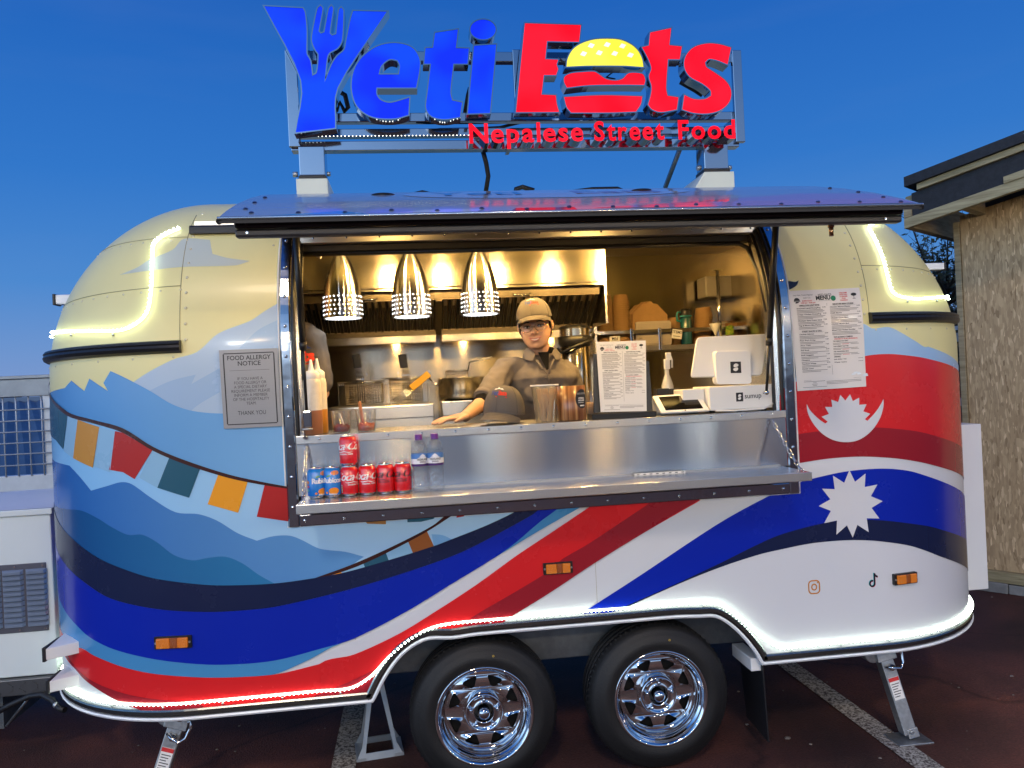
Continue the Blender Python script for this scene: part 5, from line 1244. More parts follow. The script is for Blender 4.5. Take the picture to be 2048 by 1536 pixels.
# strapline letters, each on its own chrome return
def word(s, pxa, pxb, base_y0, base_y1):
    """one word between two pixels of its baseline"""
    A, B = at(pxa, base_y0, .20), at(pxb, base_y1, .20)
    widths = []
    for ch in s:
        me = text_mesh(ch, 1.0, bold=.022, align='LEFT'); xs = [v.co.x for v in me.vertices]; ys = [v.co.y for v in me.vertices]
        widths.append((me, min(xs), max(xs)))
    gap_ = .10; tot = sum(b - a for _, a, b in widths) + gap_ * (len(s) - 1); sc_ = (B - A).length / tot; x = 0
    vsc = .083 / .70 if True else sc_
    d = (B - A).normalized()
    for (me, a, b), ch in zip(widths, s):
        vs_ = [A + d * ((v.co.x - a) * sc_ + x) + Vector((0, 0, v.co.y * vsc)) for v in me.vertices]
        bm = bmesh.new(); bm.from_mesh(me)
        edges = [e for e in bm.edges if len(e.link_faces) == 1]
        o = MB(); nv = len(vs_)
        o.add([(p.x, .20, p.z) for p in vs_] + [(p.x, .285, p.z) for p in vs_], [(e.verts[0].index, e.verts[1].index, nv + e.verts[1].index, nv + e.verts[0].index) for e in edges])
        ob = o.build('strapline_letter', SIDE, sign, normals=False)
        MB().add([(p.x, .199, p.z) for p in vs_], [tuple(q.vertices) for q in me.polygons]).build('letter_face', G_RED, ob, normals=False)
        bm.free(); bpy.data.meshes.remove(me); x += (b - a) * sc_ + gap_ * sc_
word('Nepalese', 939, 1167, 286, 281); word('Street', 1189, 1329, 281, 278); word('Food', 1357, 1471, 278, 276)
# chrome rails, posts, roof blocks and cables
def rail(px0, py0, px1, py1, h=.042, d=.04, name='sign_rail', Y=YS):
    A, B = at(px0, py0, Y), at(px1, py1, Y); zc = (A.z + B.z) / 2
    return MB().box(A.x, B.x, Y - d / 2, Y + d / 2, zc - h / 2, zc + h / 2).build(name, SIGNST, sign, bevel=.003)
rail(577, 116, 1458, 118, .045); rail(600, 240, 1465, 233, .04, .04); rail(590, 270, 1470, 262, .035, .04); rail(584, 297, 1474, 287, .042, .05)
for (xa, ya), (xb, yb), w in (((579, 108), (586, 300), .05), ((1463, 108), (1468, 290), .045), ((1031, 107), (1030, 240), .035)):
    A, B = at(xa, ya, YS), at(xb, yb, YS); x = (A.x + B.x) / 2
    MB().box(x - .012, x + w - .012, YS - .045, YS - .021, B.z + .0, A.z).build('sign_post', SIGNST, sign, bevel=.003)
mb = MB(); A, B = at(600, 277, YS), at(935, 272, YS)
for k in range(46): x = A.x + (B.x - A.x) * k / 45; mb.sphere((x, YS - .022, A.z + .002), .0022, 6, 4)
mb.build('rail_leds', mat('pale_led', (1, 1, .9), .4, emit=(1, .98, .85), strength=5), sign)['kind'] = 'stuff'
for xa, xb, yt, ym, yb_ in ((600, 651, 304, 366, 392), (1399, 1447, 295, 352, 374)):
    A, B, M_, D_ = at(xa, yt, YS), at(xb, yt, YS), at((xa + xb) / 2, ym, YS), at((xa + xb) / 2, yb_, YS)
    MB().box(A.x, B.x, YS - .05, YS + .05, M_.z + .02, A.z + .01).build('sign_leg', SIGNST, sign, bevel=.004)
    MB().box(A.x - .004, B.x + .004, YS - .053, YS + .053, M_.z, M_.z + .018).build('leg_gasket', BLACK, sign)
    sl = 1 if xa > 1000 else 0
    mb = MB(); x0, x1 = A.x - .012, B.x + .012
    mb.add([(x0 - .10 * sl, YS - .08, D_.z - .10), (x1, YS - .08, D_.z - .10), (x1, YS + .3, D_.z - .10), (x0 - .10 * sl, YS + .3, D_.z - .10), (x0, YS - .08, M_.z - .001), (x1, YS - .08, M_.z - .001), (x1, YS + .3, M_.z - .001), (x0, YS + .3, M_.z - .001)],
           [(3, 2, 1, 0), (4, 5, 6, 7), (0, 1, 5, 4), (1, 2, 6, 5), (2, 3, 7, 6), (3, 0, 4, 7)])
    mb.build('roof_block', mat('cream_block', (.66, .70, .60), .35, coat=.2), sign, bevel=.004)
    MB().cyl((A.x - .01, YS - .03, M_.z + .03), (A.x - .03, YS - .03, M_.z + .03), .012, 8).build('leg_bolt', ZINC, sign); MB().cyl((B.x + .005, YS - .03, M_.z + .03), (B.x + .02, YS - .03, M_.z + .03), .010, 8).build('leg_bolt', ZINC, sign)
A, B = at(1362, 292, YS + .1), at(1330, 376, YS + .35); MB().tube([A, B], .012, 4).build('back_stay', mat('stay_steel', (.25, .27, .3), .35, .9), sign)
A, B, D_ = at(1400, 302, YS + .2), at(1447, 302, YS + .2), at(1360, 374, YS + .9)
pts = [at(968, 296, YS), at(975, 320, YS + .02), at(979, 345, YS + .05), at(972, 384, YS + .12)]
MB().tube([(p.x, YS + .05 + .03 * i, p.z) for i, p in enumerate(pts)], .011, 8).build('power_cable', RUBBER, sign)
def cab(px, r, Y): 
    o = MB().tube([at(x, y, Y) for x, y in px], r, 7).build('loose_cable', RUBBER, sign); return o
cab([(676, 182), (690, 190), (696, 215), (690, 224), (680, 205), (672, 222)], .011, YS + .06)
cab([(833, 264), (880, 259), (940, 258), (1000, 255), (1060, 240)], .007, YS + .05)
cab([(1205, 133), (1225, 145), (1212, 155), (1230, 160)], .008, YS + .05)
cab([(1372, 150), (1362, 165), (1390, 180), (1405, 190)], .012, YS + .06); cab([(930, 225), (936, 190), (940, 176)], .010, YS + .05)
ca = thing('roof_cable', 'loop of black cable lying on the roof below the sign', 'cable')
MB().tube([at(1030, 388, .45), at(1032, 378, .45), at(1045, 374, .45), at(1068, 381, .45)], .011, 8).build('cable_run', RUBBER, ca)
MB().tube([at(1140, 385, .5), at(1185, 379, .5), at(1235, 378, .5), at(1250, 384, .5)], .012, 8).build('cable_run', RUBBER, ca)
MB().tube([at(825, 392, .5), at(845, 387, .5), at(862, 391, .5)], .016, 8).build('cable_run', RUBBER, ca)

# ================================================================== INSIDE THE TRAILER
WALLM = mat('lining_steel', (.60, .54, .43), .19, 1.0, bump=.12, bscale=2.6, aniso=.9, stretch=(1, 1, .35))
WARM = (1.0, .60, .19)
mb = MB(); YB = 1.62
mb.box(-.88, 1.95, YB, YB + .02, .64, 2.41)
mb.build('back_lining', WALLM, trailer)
MB().box(-.90, -.88, .36, YB, .64, 2.41).build('end_lining', WALLM, trailer)
MB().box(1.95, 1.97, .36, YB, .64, 2.41).build('end_lining', WALLM, trailer)
MB().box(-.88, 1.95, .36, YB, 2.41, 2.42).build('ceiling_lining', mat('ceiling_steel', (.42, .39, .35), .35, 1.0, bump=.1, bscale=3), trailer)
MB().box(-.88, 1.95, .02, YB, .64, .66).build('floor_lining', mat('floor_vinyl', (.08, .08, .08), .6, noise=.2, nscale=30), trailer)
MB().box(1.60, 1.95, .08, .10, .66, 2.0).box(-.88, -.56, .08, .10, .66, 2.0).build('front_lining', WALLM, trailer)
for x in np.linspace(-.3, 1.2, 9):
    MB().cyl((x, YB - .001, 1.74), (x, YB - .005, 1.74), .006, 8).build('wall_screw', SCREW, bpy.data.objects['back_lining'])
# stack of boxes seen dimly in the far right corner
# ceiling light above the server, warm
for x, lab in ((-.14, 'bare warm bulb hidden above the head of the hatch, over the sauce bottles'), (.18, 'bare warm bulb hidden above the head of the hatch, over the water bottles'), (.52, 'bare warm bulb hidden above the head of the hatch, over the grey cap'), (.86, 'bare warm bulb hidden above the head of the hatch, over the menu stand'), (1.2, 'bare warm bulb hidden above the head of the hatch, over the till')):
    cl = thing('ceiling_bulb', lab, 'light bulb', (x, .37, 2.315), 0, 'warm bulbs inside the hatch head')
    MB().cyl((0, 0, .03), (0, 0, .14), .014, 10).build('holder', WHITE_PL, cl); MB().sphere((0, 0, 0), .028, 14, 10).build('bulb', mat('warm_bulb_lit', (1, .9, .7), .4, emit=WARM, strength=640), cl)
for x, lab, warm, e_ in ((-.09, 'warm puck light under the left half of the raised hatch', 1, 300), (.86, 'warm puck light under the raised hatch above the menu stand', 1, 300)):
    hl = thing('hatch_light', lab, 'light', (x, -.30, 2.318))
    MB().cyl((0, 0, .02), (0, 0, -.006), .045, 20).build('housing', BLACK, hl); MB().cyl((0, 0, -.0065), (0, 0, -.014), .038, 20).build('lens', mat('puck_lit_%d' % warm, (1, .9, .7), .4, emit=(1.0, .60, .19) if warm else (.90, .96, 1.0), strength=e_), hl)

# -------- extraction hood
HY0, HY1 = 1.0, 1.40
hl_, hr_ = -.62, at(1212, 530, HY0).x
hz0, hz1 = at(900, 573, HY0).z, 2.405
hood = thing('extraction_hood', 'stainless extraction hood with dark baffle filters over the fryers', 'hood', (0, HY0, 0))
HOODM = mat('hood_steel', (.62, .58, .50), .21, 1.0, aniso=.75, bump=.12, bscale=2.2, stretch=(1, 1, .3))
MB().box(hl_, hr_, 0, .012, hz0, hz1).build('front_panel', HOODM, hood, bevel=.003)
MB().box(hl_, hr_, .013, .10, hz0 - .012, hz0 - .001).build('bottom_return', HOODM, hood)
gz = at(900, 668, HY1).z
MB().box(hr_ - .012, hr_, .0125, HY1 - HY0, gz, hz1).build('end_panel', HOODM, hood)
BAF = mat('baffle_steel', (.10, .085, .065), .34, .9, noise=.3, nscale=8)
BAFS = mat('baffle_slat_steel', (.46, .38, .28), .34, 1.0, noise=.3, nscale=8)
MB().add([(hl_, .10, hz0 - .01), (hr_ - .013, .10, hz0 - .01), (hr_ - .013, HY1 - HY0 + .02, gz + .015), (hl_, HY1 - HY0 + .02, gz + .015)], [(0, 1, 2, 3)]).build('filter_back', mat('filter_dark', (.012, .010, .008), .6), hood)
xs_ = at(868, 600, HY1).x; xe_ = at(880, 600, HY1).x
def baffle(x0, x1, n):
    for k in range(n):
        x = x0 + (x1 - x0) * (k + .5) / n; w = (x1 - x0) / n * .30
        a, b = Vector((x, .085, hz0 - .035)), Vector((x, HY1 - HY0 - .01, gz + .022)); d = (b - a).normalized(); nn = d.cross(Vector((1, 0, 0))).normalized()
        v = [p + Vector((s * w * q, 0, 0)) + nn * h for p in (a, b) for s, q, h in ((-1, 1, -.004), (-1, .55, -.022), (1, .55, -.022), (1, 1, -.004))]
        MB().add(v, [(0, 1, 5, 4), (1, 2, 6, 5), (2, 3, 7, 6), (0, 3, 2, 1), (4, 5, 6, 7)]).build('baffle_slat', BAFS, hood)
    MB().box(x0, x1, .06, .085, hz0 - .06, hz0 - .012).box(x0, x1, HY1 - HY0 - .005, HY1 - HY0 + .02, gz, gz + .035).build('filter_frame', BAF, hood)
    MB().tube([((x0 + x1) / 2 - .05, .058, hz0 - .04), ((x0 + x1) / 2 - .04, .045, hz0 - .05), ((x0 + x1) / 2 + .04, .045, hz0 - .05), ((x0 + x1) / 2 + .05, .058, hz0 - .04)], .004, 6).build('filter_handle', CHROME, hood)
baffle(hl_ + .02, xs_, 19); baffle(xe_, hr_ - .03, 19)
MB().box(xs_, xe_, .055, .09, hz0 - .07, hz0 - .01).add([(xs_, .09, hz0 - .05), (xe_, .09, hz0 - .05), (xe_, HY1 - HY0 + .02, gz), (xs_, HY1 - HY0 + .02, gz)], [(0, 1, 2, 3)]).build('filter_divider', BAF, hood)
MB().box(hl_, xs_, HY1 - HY0 - .015, HY1 - HY0 + .03, gz - .045, gz - .001).box(xe_, hr_, HY1 - HY0 - .015, HY1 - HY0 + .03, gz - .045, gz - .001).build('grease_gutter', STEEL, hood, bevel=.003)
for k, (x, lab) in enumerate(((-.12, 'warm bulb under the extraction hood above the left fry basket'), (.30, 'warm bulb under the extraction hood above the right fry basket'), (.86, 'warm bulb under the extraction hood above the stock pot'))):
    hb = thing('hood_bulb', lab, 'light bulb', (x, HY1 + .075, gz + .005), 0, 'warm bulbs under the hood')
    MB().cyl((0, 0, .02), (0, 0, .07), .014, 10).build('holder', WHITE_PL, hb); MB().sphere((0, 0, 0), .020, 12, 8).build('bulb', mat('hood_bulb_lit', (1, .9, .7), .4, emit=WARM, strength=320), hb)
# -------- cooking line
def mpp(px, py, Y): return (at(px + 1, py, Y) - at(px, py, Y)).length
FY = 1.0
fl, frx = at(648, 830, FY).x, at(868, 830, FY).x; fz = at(760, 812, FY).z
fry = thing('fryer', 'double stainless counter fryer with a backsplash behind the pass', 'fryer', (fl, FY, .66))
MB().box(0, frx - fl, 0, .50, 0, fz - .66).build('cabinet', STEEL, fry, bevel=.004)
bz = at(760, 765, 1.48).z - .66
MB().box(.03, frx - fl - .02, .48, .50, fz - .66, bz).build('backsplash', WALLM, fry, bevel=.003)
mb = MB()
for k in range(46): x = .035 + (frx - fl - .06) * k / 45; mb.box(x, x + .005, .470, .4795, bz - .010, bz + .004)
mb.build('splash_comb', STEEL_D, fry)['kind'] = 'stuff'
MB().box(.0, frx - fl, -.012, -.001, fz - .66 - .07, fz - .66 - .004).build('front_trim', STEEL, fry, bevel=.003)
WIRE = mat('basket_wire', (.42, .36, .27), .3, 1.0)
def basket(px0, px1, pyt, pyb, hx, label):
    Y = 1.12; a, b = at(px0, pyt, Y), at(px1, pyb, Y); w, h = b.x - a.x, a.z - b.z
    t = thing('fry_basket', label, 'fry basket', (a.x, Y, b.z), 0, 'fry baskets hanging in the fryer')
    mb = MB(); nx, nz, d = 13, 9, .24
    for k in range(nx + 1):
        x = w * k / nx; mb.tube([(x, 0, 0), (x, 0, h)], .0011, 4).tube([(x, d, 0), (x, d, h)], .0011, 4)
    for k in range(nz + 1):
        z = h * k / nz; mb.tube([(0, 0, z), (w, 0, z), (w, d, z), (0, d, z)], .0011, 4, closed=True)
    for k in range(1, 10): y = d * k / 10; mb.tube([(0, y, h), (0, y, 0), (w, y, 0), (w, y, h)], .0011, 4)
    mb.build('wire_mesh', WIRE, t)['kind'] = 'stuff'
    MB().tube([(0, 0, h), (w, 0, h), (w, d, h), (0, d, h)], .004, 6, closed=True).tube([(-.04, 0, h + .008), (w + .02, 0, h + .008)], .004, 6).build('rim_wire', STEEL, t)
    hp = at(hx, pyt, Y).x - a.x; zt = at(hx, 708, Y - .1).z - b.z; zg = at(hx, 734, Y - .1).z - b.z
    mb = MB()
    for s in (-.017, -.006, .006, .017):
        mb.tube([(hp + s, -.012, .005), (hp + s, -.03, h + .03), (hp + s * .7 - .006, -.09, zg)], .0026, 5)
    mb.box(hp - .02, hp + .02, -.033, -.028, h + .02, h + .024)
    mb.build('handle_wires', CHROME, t)
    M2 = Matrix.Translation((hp - .009, -.093, (zt + zg) / 2)) @ Matrix.Rotation(-.09, 4, 'Y')
    MB().rbox(-.022, .022, -.012, .012, -(zt - zg) / 2 - .005, (zt - zg) / 2, .008, 'z', M=M2).build('grip', BLACK, t, bevel=.003)
basket(690, 764, 768, 806, 722, 'fry basket with an upright black grip, the one nearer the sauce bottles')
basket(778, 846, 760, 801, 812, 'fry basket with an upright black grip and a yellow brush resting on it')
br = thing('grill_brush', 'yellow handled wire tongs resting across the fry basket', 'brush')
a, b, c = at(858, 747, 1.06), at(822, 777, 1.06), at(790, 805, 1.06); d = (b - a); L = d.length; d.normalize(); side = Vector((0, 1, 0)); n_ = d.cross(side)
R = Matrix((d, side, n_)).transposed().to_4x4(); R.translation = a
MB().rbox(0, L, -.012, .012, -.018, .018, .006, 'y', M=R).build('handle', mat('yellow_plastic', (.72, .36, .01), .4), br, bevel=.004)
mb = MB()
for s in (-.014, -.005, .005, .014): mb.tube([R @ Vector((L, 0, s)), c + n_ * s * 1.2], .003, 5)
mb.build('wires', CHROME, br)
hl2, hr2 = at(885, 830, FY).x, at(1035, 830, FY).x; hz = at(950, 800, FY).z
hob = thing('gas_hob', 'stainless hob cabinet carrying the stock pot beside the fryer', 'cooker', (hl2, FY, .66))
MB().box(0, hr2 - hl2 + .7, 0, .5, 0, hz - .66 - .004).build('cabinet', STEEL, hob, bevel=.004)
MB().box(0, hr2 - hl2 + .7, -.012, -.001, hz - .66 - .075, hz - .66).build('front_trim', STEEL, hob, bevel=.003)
mb = MB()
for s in range(4): a_ = pi / 4 + s * pi / 2; mb.box(-.14, .14, -.006, .006, -.012, .018, M=Matrix.Translation((.13, .26, hz - .66)) @ Matrix.Rotation(a_, 4, 'Z'))
mb.build('pan_support', BLACK, hob)
PY = 1.24; pc = at(923, 797, PY); pr_ = (at(969, 780, PY).x - at(878, 780, PY).x) / 2; ph = at(923, 757, PY).z - pc.z
pot = thing('stock_pot', 'wide steel stock pot with loop handles on the hob', 'pot', (pc.x, PY, pc.z))
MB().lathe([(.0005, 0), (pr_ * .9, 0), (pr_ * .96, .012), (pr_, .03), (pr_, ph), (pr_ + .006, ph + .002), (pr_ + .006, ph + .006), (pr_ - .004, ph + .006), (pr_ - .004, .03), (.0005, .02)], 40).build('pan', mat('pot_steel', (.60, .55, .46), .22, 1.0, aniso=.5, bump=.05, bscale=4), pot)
for s in (-1, 1):
    MB().tube([(s * pr_ * .98, -.045, ph * .72), (s * (pr_ + .025), -.045, ph * .80), (s * (pr_ + .055), -.03, ph + .02), (s * (pr_ + .055), .03, ph + .02), (s * (pr_ + .025), .045, ph * .80), (s * pr_ * .98, .045, ph * .72)], .006, 8).build('loop_handle', CHROME, pot)
st = thing('wire_strainer', 'wire noodle strainer standing in the stock pot', 'strainer', (pc.x - .02, PY, pc.z + ph * .4))
mb = MB(); r_ = pr_ * .50; zt = ph * .6 + .045
for k in range(30): a_ = 2 * pi * k / 30; mb.tube([(r_ * .8 * cos(a_), r_ * .8 * sin(a_), 0), (r_ * cos(a_), r_ * sin(a_), zt)], .001, 4)
for k in range(9): z = zt * k / 8; q = r_ * (.8 + .2 * k / 8); mb.tube([(q * cos(2 * pi * i / 24), q * sin(2 * pi * i / 24), z) for i in range(24)], .001, 4, closed=True)
mb.build('basket_mesh', WIRE, st)['kind'] = 'stuff'
MB().tube([(r_ * cos(2 * pi * i / 24), r_ * sin(2 * pi * i / 24), zt) for i in range(24)], .004, 6, closed=True).build('rim_wire', STEEL, st)
e = at(984, 714, PY - .05); MB().tube([(r_, 0, zt), (r_ + .01, -.01, zt + .045), (e.x - pc.x + .02, -.05, e.z - pc.z - ph * .4)], .0045, 7).build('handle', STEEL_D, st)
# -------- heat lamps hanging over the pass
LAMP = mat('lamp_steel', (.66, .66, .66), .20, 1.0, aniso=.97)
HOLE = mat('lamp_hole_lit', (1, 1, 1), .5, emit=(.85, .92, 1.0), strength=3.2)
lampY = .55
def make_lamp(px, pyt, pyb, rpx):
    a, b = at(px, pyt, lampY), at(px, pyb, lampY); H = a.z - b.z; r0 = rpx * mpp(px, pyb, lampY)
    t = thing('heat_lamp', '', 'heat lamp', (b.x, lampY, b.z), 0, 'heat lamps hanging over the pass')
    pf = [(1.0, 0), (.995, .08), (.985, .2), (.965, .33), (.91, .48), (.80, .63), (.64, .77), (.47, .88), (.33, .955), (.27, .985), (.255, 1.0), (.255, 1.12), (.1, 1.12)]
    prof = [(r0 * x, H * z) for x, z in pf]
    MB().lathe(prof, 48).lathe([(r0 * .985, 0), (r0 * .97, H * .3), (r0 * .78, H * .62), (r0 * .3, H * .93)], 40).build('shade', LAMP, t)
    MB().lathe([(r0 * .97, .002), (r0 * 1.005, .0), (r0 * 1.01, .006), (r0 * .99, .008)], 40).build('shade_rim', CHROME, t)
    mb = MB()
    for rr in range(5):
        z = H * (.055 + .066 * rr)
        for k in range(26):
            a_ = 2 * pi * (k + .25 * (rr % 2)) / 26; q = r0 * (1.0 - .035 * (z / H / .33) ** 1.5) + .0008; R = Vector((cos(a_), sin(a_), 0)).to_track_quat('Z', 'Y').to_matrix().to_4x4(); R.translation = Vector((q * cos(a_), q * sin(a_), z))
            mb.lathe([(.0036, -.002), (.0036, .0004), (.0002, .0006)], 7, M=R)
    mb.build('vent_holes', HOLE, t)['kind'] = 'stuff'
    MB().lathe([(r0 * .93, .012), (.0005, .014)], 32).build('bulb', mat('lamp_bulb_lit', (1, 1, 1), .5, emit=(.92, .97, 1.0), strength=7), t)
    MB().cyl((r0 * .17, -r0 * .2, H * 1.0), (r0 * .19, -r0 * .28, H * 1.0), .006, 8).cyl((-r0 * .17, -r0 * .2, H * 1.0), (-r0 * .19, -r0 * .28, H * 1.0), .006, 8).build('collar_screw', CHROME, t)
    return t
L1 = make_lamp(687, 506, 637, 39.5)
l1 = 'perforated steel heat lamp, leftmost of three, hanging over the sauce pots'
L1['label'] = l1
for px, py, s, lab in ((824, 634, 1.0, 'middle perforated steel heat lamp, hanging above the fry baskets'), (961, 629, .98, 'perforated steel heat lamp nearest the woman in the grey cap')):
    c = copy_tree(L1); p = at(px, py, lampY); c.location = p; c['label'] = lab
zr_ = at(824, 497, lampY).z
lr = thing('lamp_rail', 'steel tube rail that carries the three heat lamps', 'rail', (0, lampY, zr_ + .02))
MB().tube([(-.55, 0, 0), (1.0, 0, 0)], .014, 10).build('tube', STEEL_D, lr); MB().tube([(-.45, -.3, .0), (-.43, -.26, -.05), (-.40, -.25, -.085), (-.385, -.25, -.09)], .011, 8).build('white_conduit', WHITE_PL, lr)
MB().box(-.55, 1.0, -.012, .012, .02, .06).build('rail_channel', DARKER, lr)

# ================================================================== GOODS ON THE COUNTER AND SHELVES
CZ = 1.4765                     # counter top
def on_counter(px, py): return atz(px, py, CZ)
KRAFT = mat('kraft_card', (.43, .25, .10), .75, noise=.12, nscale=30)
KRAFT_D = mat('kraft_card_dark', (.34, .19, .075), .75, noise=.12, nscale=30)
CLEAR = thin('clear_plastic', (.95, .95, .95), .05)
FROST = thin('frosted_plastic', (.85, .84, .80), .65, .2)
WOOD = mat('pale_wood', (.76, .54, .30), .6, noise=.2, nscale=12, stretch=(1, 1, .2))

# -------- rack with packaging
RY = 1.36
rk = thing('steel_rack', 'steel wall rack with guard rails holding cups and boxes', 'rack', (0, RY, 0))
sz = at(1340, 690, RY).z; xl, xr = at(1194, 690, RY).x, at(1536, 650, RY).x
MB().box(xl, xr + .05, -.01, .22, sz - .03, sz).build('shelf_board', STEEL_D, rk, bevel=.003)
g0 = at(1197, 667, RY).z; MB().box(xl, xr, -.012, -.004, g0 - .010, g0 + .012).build('guard_rail', STEEL, rk, bevel=.002)
for px in (1262, 1318, 1436, 1528):
    x = at(px, 670, RY).x; MB().box(x - .008, x + .008, -.020, -.0125, sz - .028, g0 + .02).build('rail_stop', CHROME, rk, bevel=.002)
MB().box(xl - .015, xl, -.015, .22, sz - .03, at(1195, 610, RY).z).build('end_plate', STEEL, rk, bevel=.002)
x = at(1436, 600, RY - .02).x; MB().cyl((x, -.03, sz - .05), (x, -.03, at(1436, 542, RY).z), .011, 12).box(x - .035, x + .035, -.04, -.02, at(1436, 542, RY).z, at(1436, 542, RY).z + .006).build('pole', CHROME, rk)
x = at(1530, 600, RY).x; MB().cyl((x, -.02, sz - .05), (x, -.02, 2.35), .013, 12).build('pole', STEEL_D, rk)
# paper cups, stacked upside down
def cup_mesh(r0, r1, h):
    return MB().lathe([(r0 + .002, 0), (r0 + .002, .004), (r0, .004), (r1, h - .003), (r1 - .003, h), (.0004, h)], 20)
cr = 16.0 * mpp(1212, 690, RY + .08); chh = 17.5 * mpp(1212, 690, RY + .08); step = 3.55 * mpp(1212, 690, RY + .08)
proto = None
for si, (px, lab) in enumerate(((1212, 'kraft paper cup in the upside-down stack beside the hood end'), (1245, 'kraft paper cup in the upside-down stack next to the flat boxes'))):
    p = at(px, 690, RY + .08)
    for k in range(25):
        if proto is None:
            proto = cup_mesh(cr, cr * .84, chh).build('paper_cup', KRAFT, None); o = proto
        else: o = proto.copy(); COL.objects.link(o)
        o.location = (p.x + .0015 * sin(k * 2.1 + si), RY + .08, sz + .001 + k * step - (0.0)); tag(o, lab if k < 24 else lab.replace('kraft paper cup in', 'topmost kraft paper cup of'), 'paper cup', 'kraft cups stacked on the rack')
# kraft bowls
br0 = 17 * mpp(1400, 670, RY + .1); proto = None
for si, (px, n, s, lab) in enumerate(((1350, 9, .82, 'kraft bowl in the short stack left of the teal bottle'), (1402, 13, 1.0, 'kraft bowl in the leaning stack right of the teal bottle'))):
    p = at(px, 690, RY + .1)
    for k in range(n):
        if proto is None: proto = MB().lathe([(br0 + .003, 0), (br0 + .003, .005), (br0, .005), (br0 * .83, .058), (br0 * .80, .062), (.0004, .062)], 24).build('paper_bowl', KRAFT, None); o = proto
        else: o = proto.copy(); COL.objects.link(o)
        o.location = (p.x + (.0022 * k if si else 0), RY + .1 + (.012 if si == 0 else 0), sz + .001 + k * .0135); o.scale = (s, s, 1); o.rotation_euler = (0, -.07 * si * min(1, k / 9), 0)
        tag(o, lab if k < n - 1 else lab.replace('kraft bowl in', 'topmost kraft bowl of'), 'paper bowl', 'kraft bowls stacked on the rack')
# flat take-away boxes
def zz5(x, y): return (1180 + x / 5.39, 560 + y / 5.39)
sil = [zz5(*q) for q in [(462, 365), (560, 262), (612, 252), (622, 232), (648, 228), (672, 236), (680, 252), (722, 256), (836, 372), (836, 690), (470, 690)]]
for k in range(5):
    Y = RY + .05 + k * .022; pl = [(at(x, y, RY + .05).x, at(x, y, RY + .05).z) for x, y in sil]; x0 = pl[0][0]
    pl = [(x - .004 * k, max(z, sz + .002) + (.0 if z < sz + .02 else .0015 * k)) for x, z in pl]
    o = MB().prism(pl, Y, Y + .016, 'y').build('takeaway_box', KRAFT if k % 2 == 0 else KRAFT_D, None, bevel=.002); tag(o, 'flat kraft takeaway box standing in the row behind the frosted lid' if k else 'foremost flat kraft takeaway box behind the frosted lid', 'takeaway box', 'flat takeaway boxes on the rack')
a, b = at(1273, 690, RY + .02), at(1342, 641, RY + .02)
o = MB().rbox(a.x, b.x, RY + .018, RY + .035, sz + .002, b.z, .014, 'y', 5).build('frosted_lid', mat('frosted_lid_plastic', (.50, .44, .36), .35, coat=.3), None, bevel=.003); tag(o, 'frosted rectangular container lid leaning on the kraft boxes', 'lid')
MB().rbox(a.x + .012, b.x - .012, RY + .014, RY + .0175, sz + .012, b.z - .012, .012, 'y', 5).build('lid_panel', mat('frosted_lid_panel', (.46, .40, .33), .4), o, bevel=.002)
# teal bottle
p = at(1374, 690, RY + .03); m_ = mpp(1374, 650, RY + .03)
tb_ = thing('water_bottle', 'teal drinks bottle with black lid and carry loop on the rack', 'bottle', (p.x, RY + .03, sz + .001))
TEAL = mat('teal_plastic', (.01, .085, .10), .25, coat=.4)
MB().lathe([(.0004, 0), (11 * m_, 0), (11.5 * m_, .006), (11.5 * m_, 50 * m_), (10.5 * m_, 52 * m_), (.0004, 52 * m_)], 24).build('flask', TEAL, tb_)
MB().lathe([(10.5 * m_, 52.2 * m_), (11.8 * m_, 54 * m_), (11.8 * m_, 64 * m_), (9 * m_, 68 * m_), (.0004, 68 * m_)], 24).build('lid', BLACK, tb_)
MB().lathe([(11.6 * m_, 53 * m_), (12.1 * m_, 53.5 * m_), (12.1 * m_, 55 * m_), (11.6 * m_, 55.5 * m_)], 24).build('lid_ring', mat('teal_ring', (.05, .35, .38), .3), tb_)
MB().tube([(-11 * m_, -.01, 62 * m_), (-17 * m_, -.01, 62 * m_), (-19 * m_, -.01, 56 * m_), (-18 * m_, -.01, 46 * m_), (-13 * m_, -.01, 44 * m_), (-11 * m_, -.01, 47 * m_)], .006, 8).build('carry_loop', mat('teal_loop', (.02, .22, .25), .4), tb_)
# smaller goods on the right of the rack
p = at(1424, 690, RY + .01); o = MB().lathe([(.0004, 0), (.004, .004), (.036, .075), (.034, .076), (.0004, .012)], 20).build('paper_cone', PAPER, None); o.location = (p.x + .012, RY - .025, at(1424, 673, RY).z); tag(o, 'white paper cone hanging on the guard rail', 'paper cone')
p = at(1457, 668, RY - .02); mb = MB(); mb.add([(-.024, 0, -.028), (.022, 0, -.03), (.026, .006, .022), (.012, .0, .030), (-.02, .004, .024), (-.024, .018, -.028), (.022, .018, -.03), (.026, .016, .022), (.012, .014, .030), (-.02, .014, .024)], [(0, 1, 2, 3, 4), (9, 8, 7, 6, 5), (0, 5, 6, 1), (1, 6, 7, 2), (2, 7, 8, 3), (3, 8, 9, 4), (4, 9, 5, 0)])
o = mb.build('green_packet', mat('green_foil', (.03, .22, .02), .3, noise=.5, nscale=60, col2=(.45, .5, .05)), None); o.location = (p.x, RY - .045, at(1457, 661, RY).z); tag(o, 'small green foil packet behind the till screen', 'packet')
a, b = at(1455, 690, RY + .05), at(1524, 640, RY + .05)
bx = thing('cardboard_box', 'open brown cardboard box on the rack below the plastic bag', 'cardboard box', (a.x, RY + .03, sz + .001))
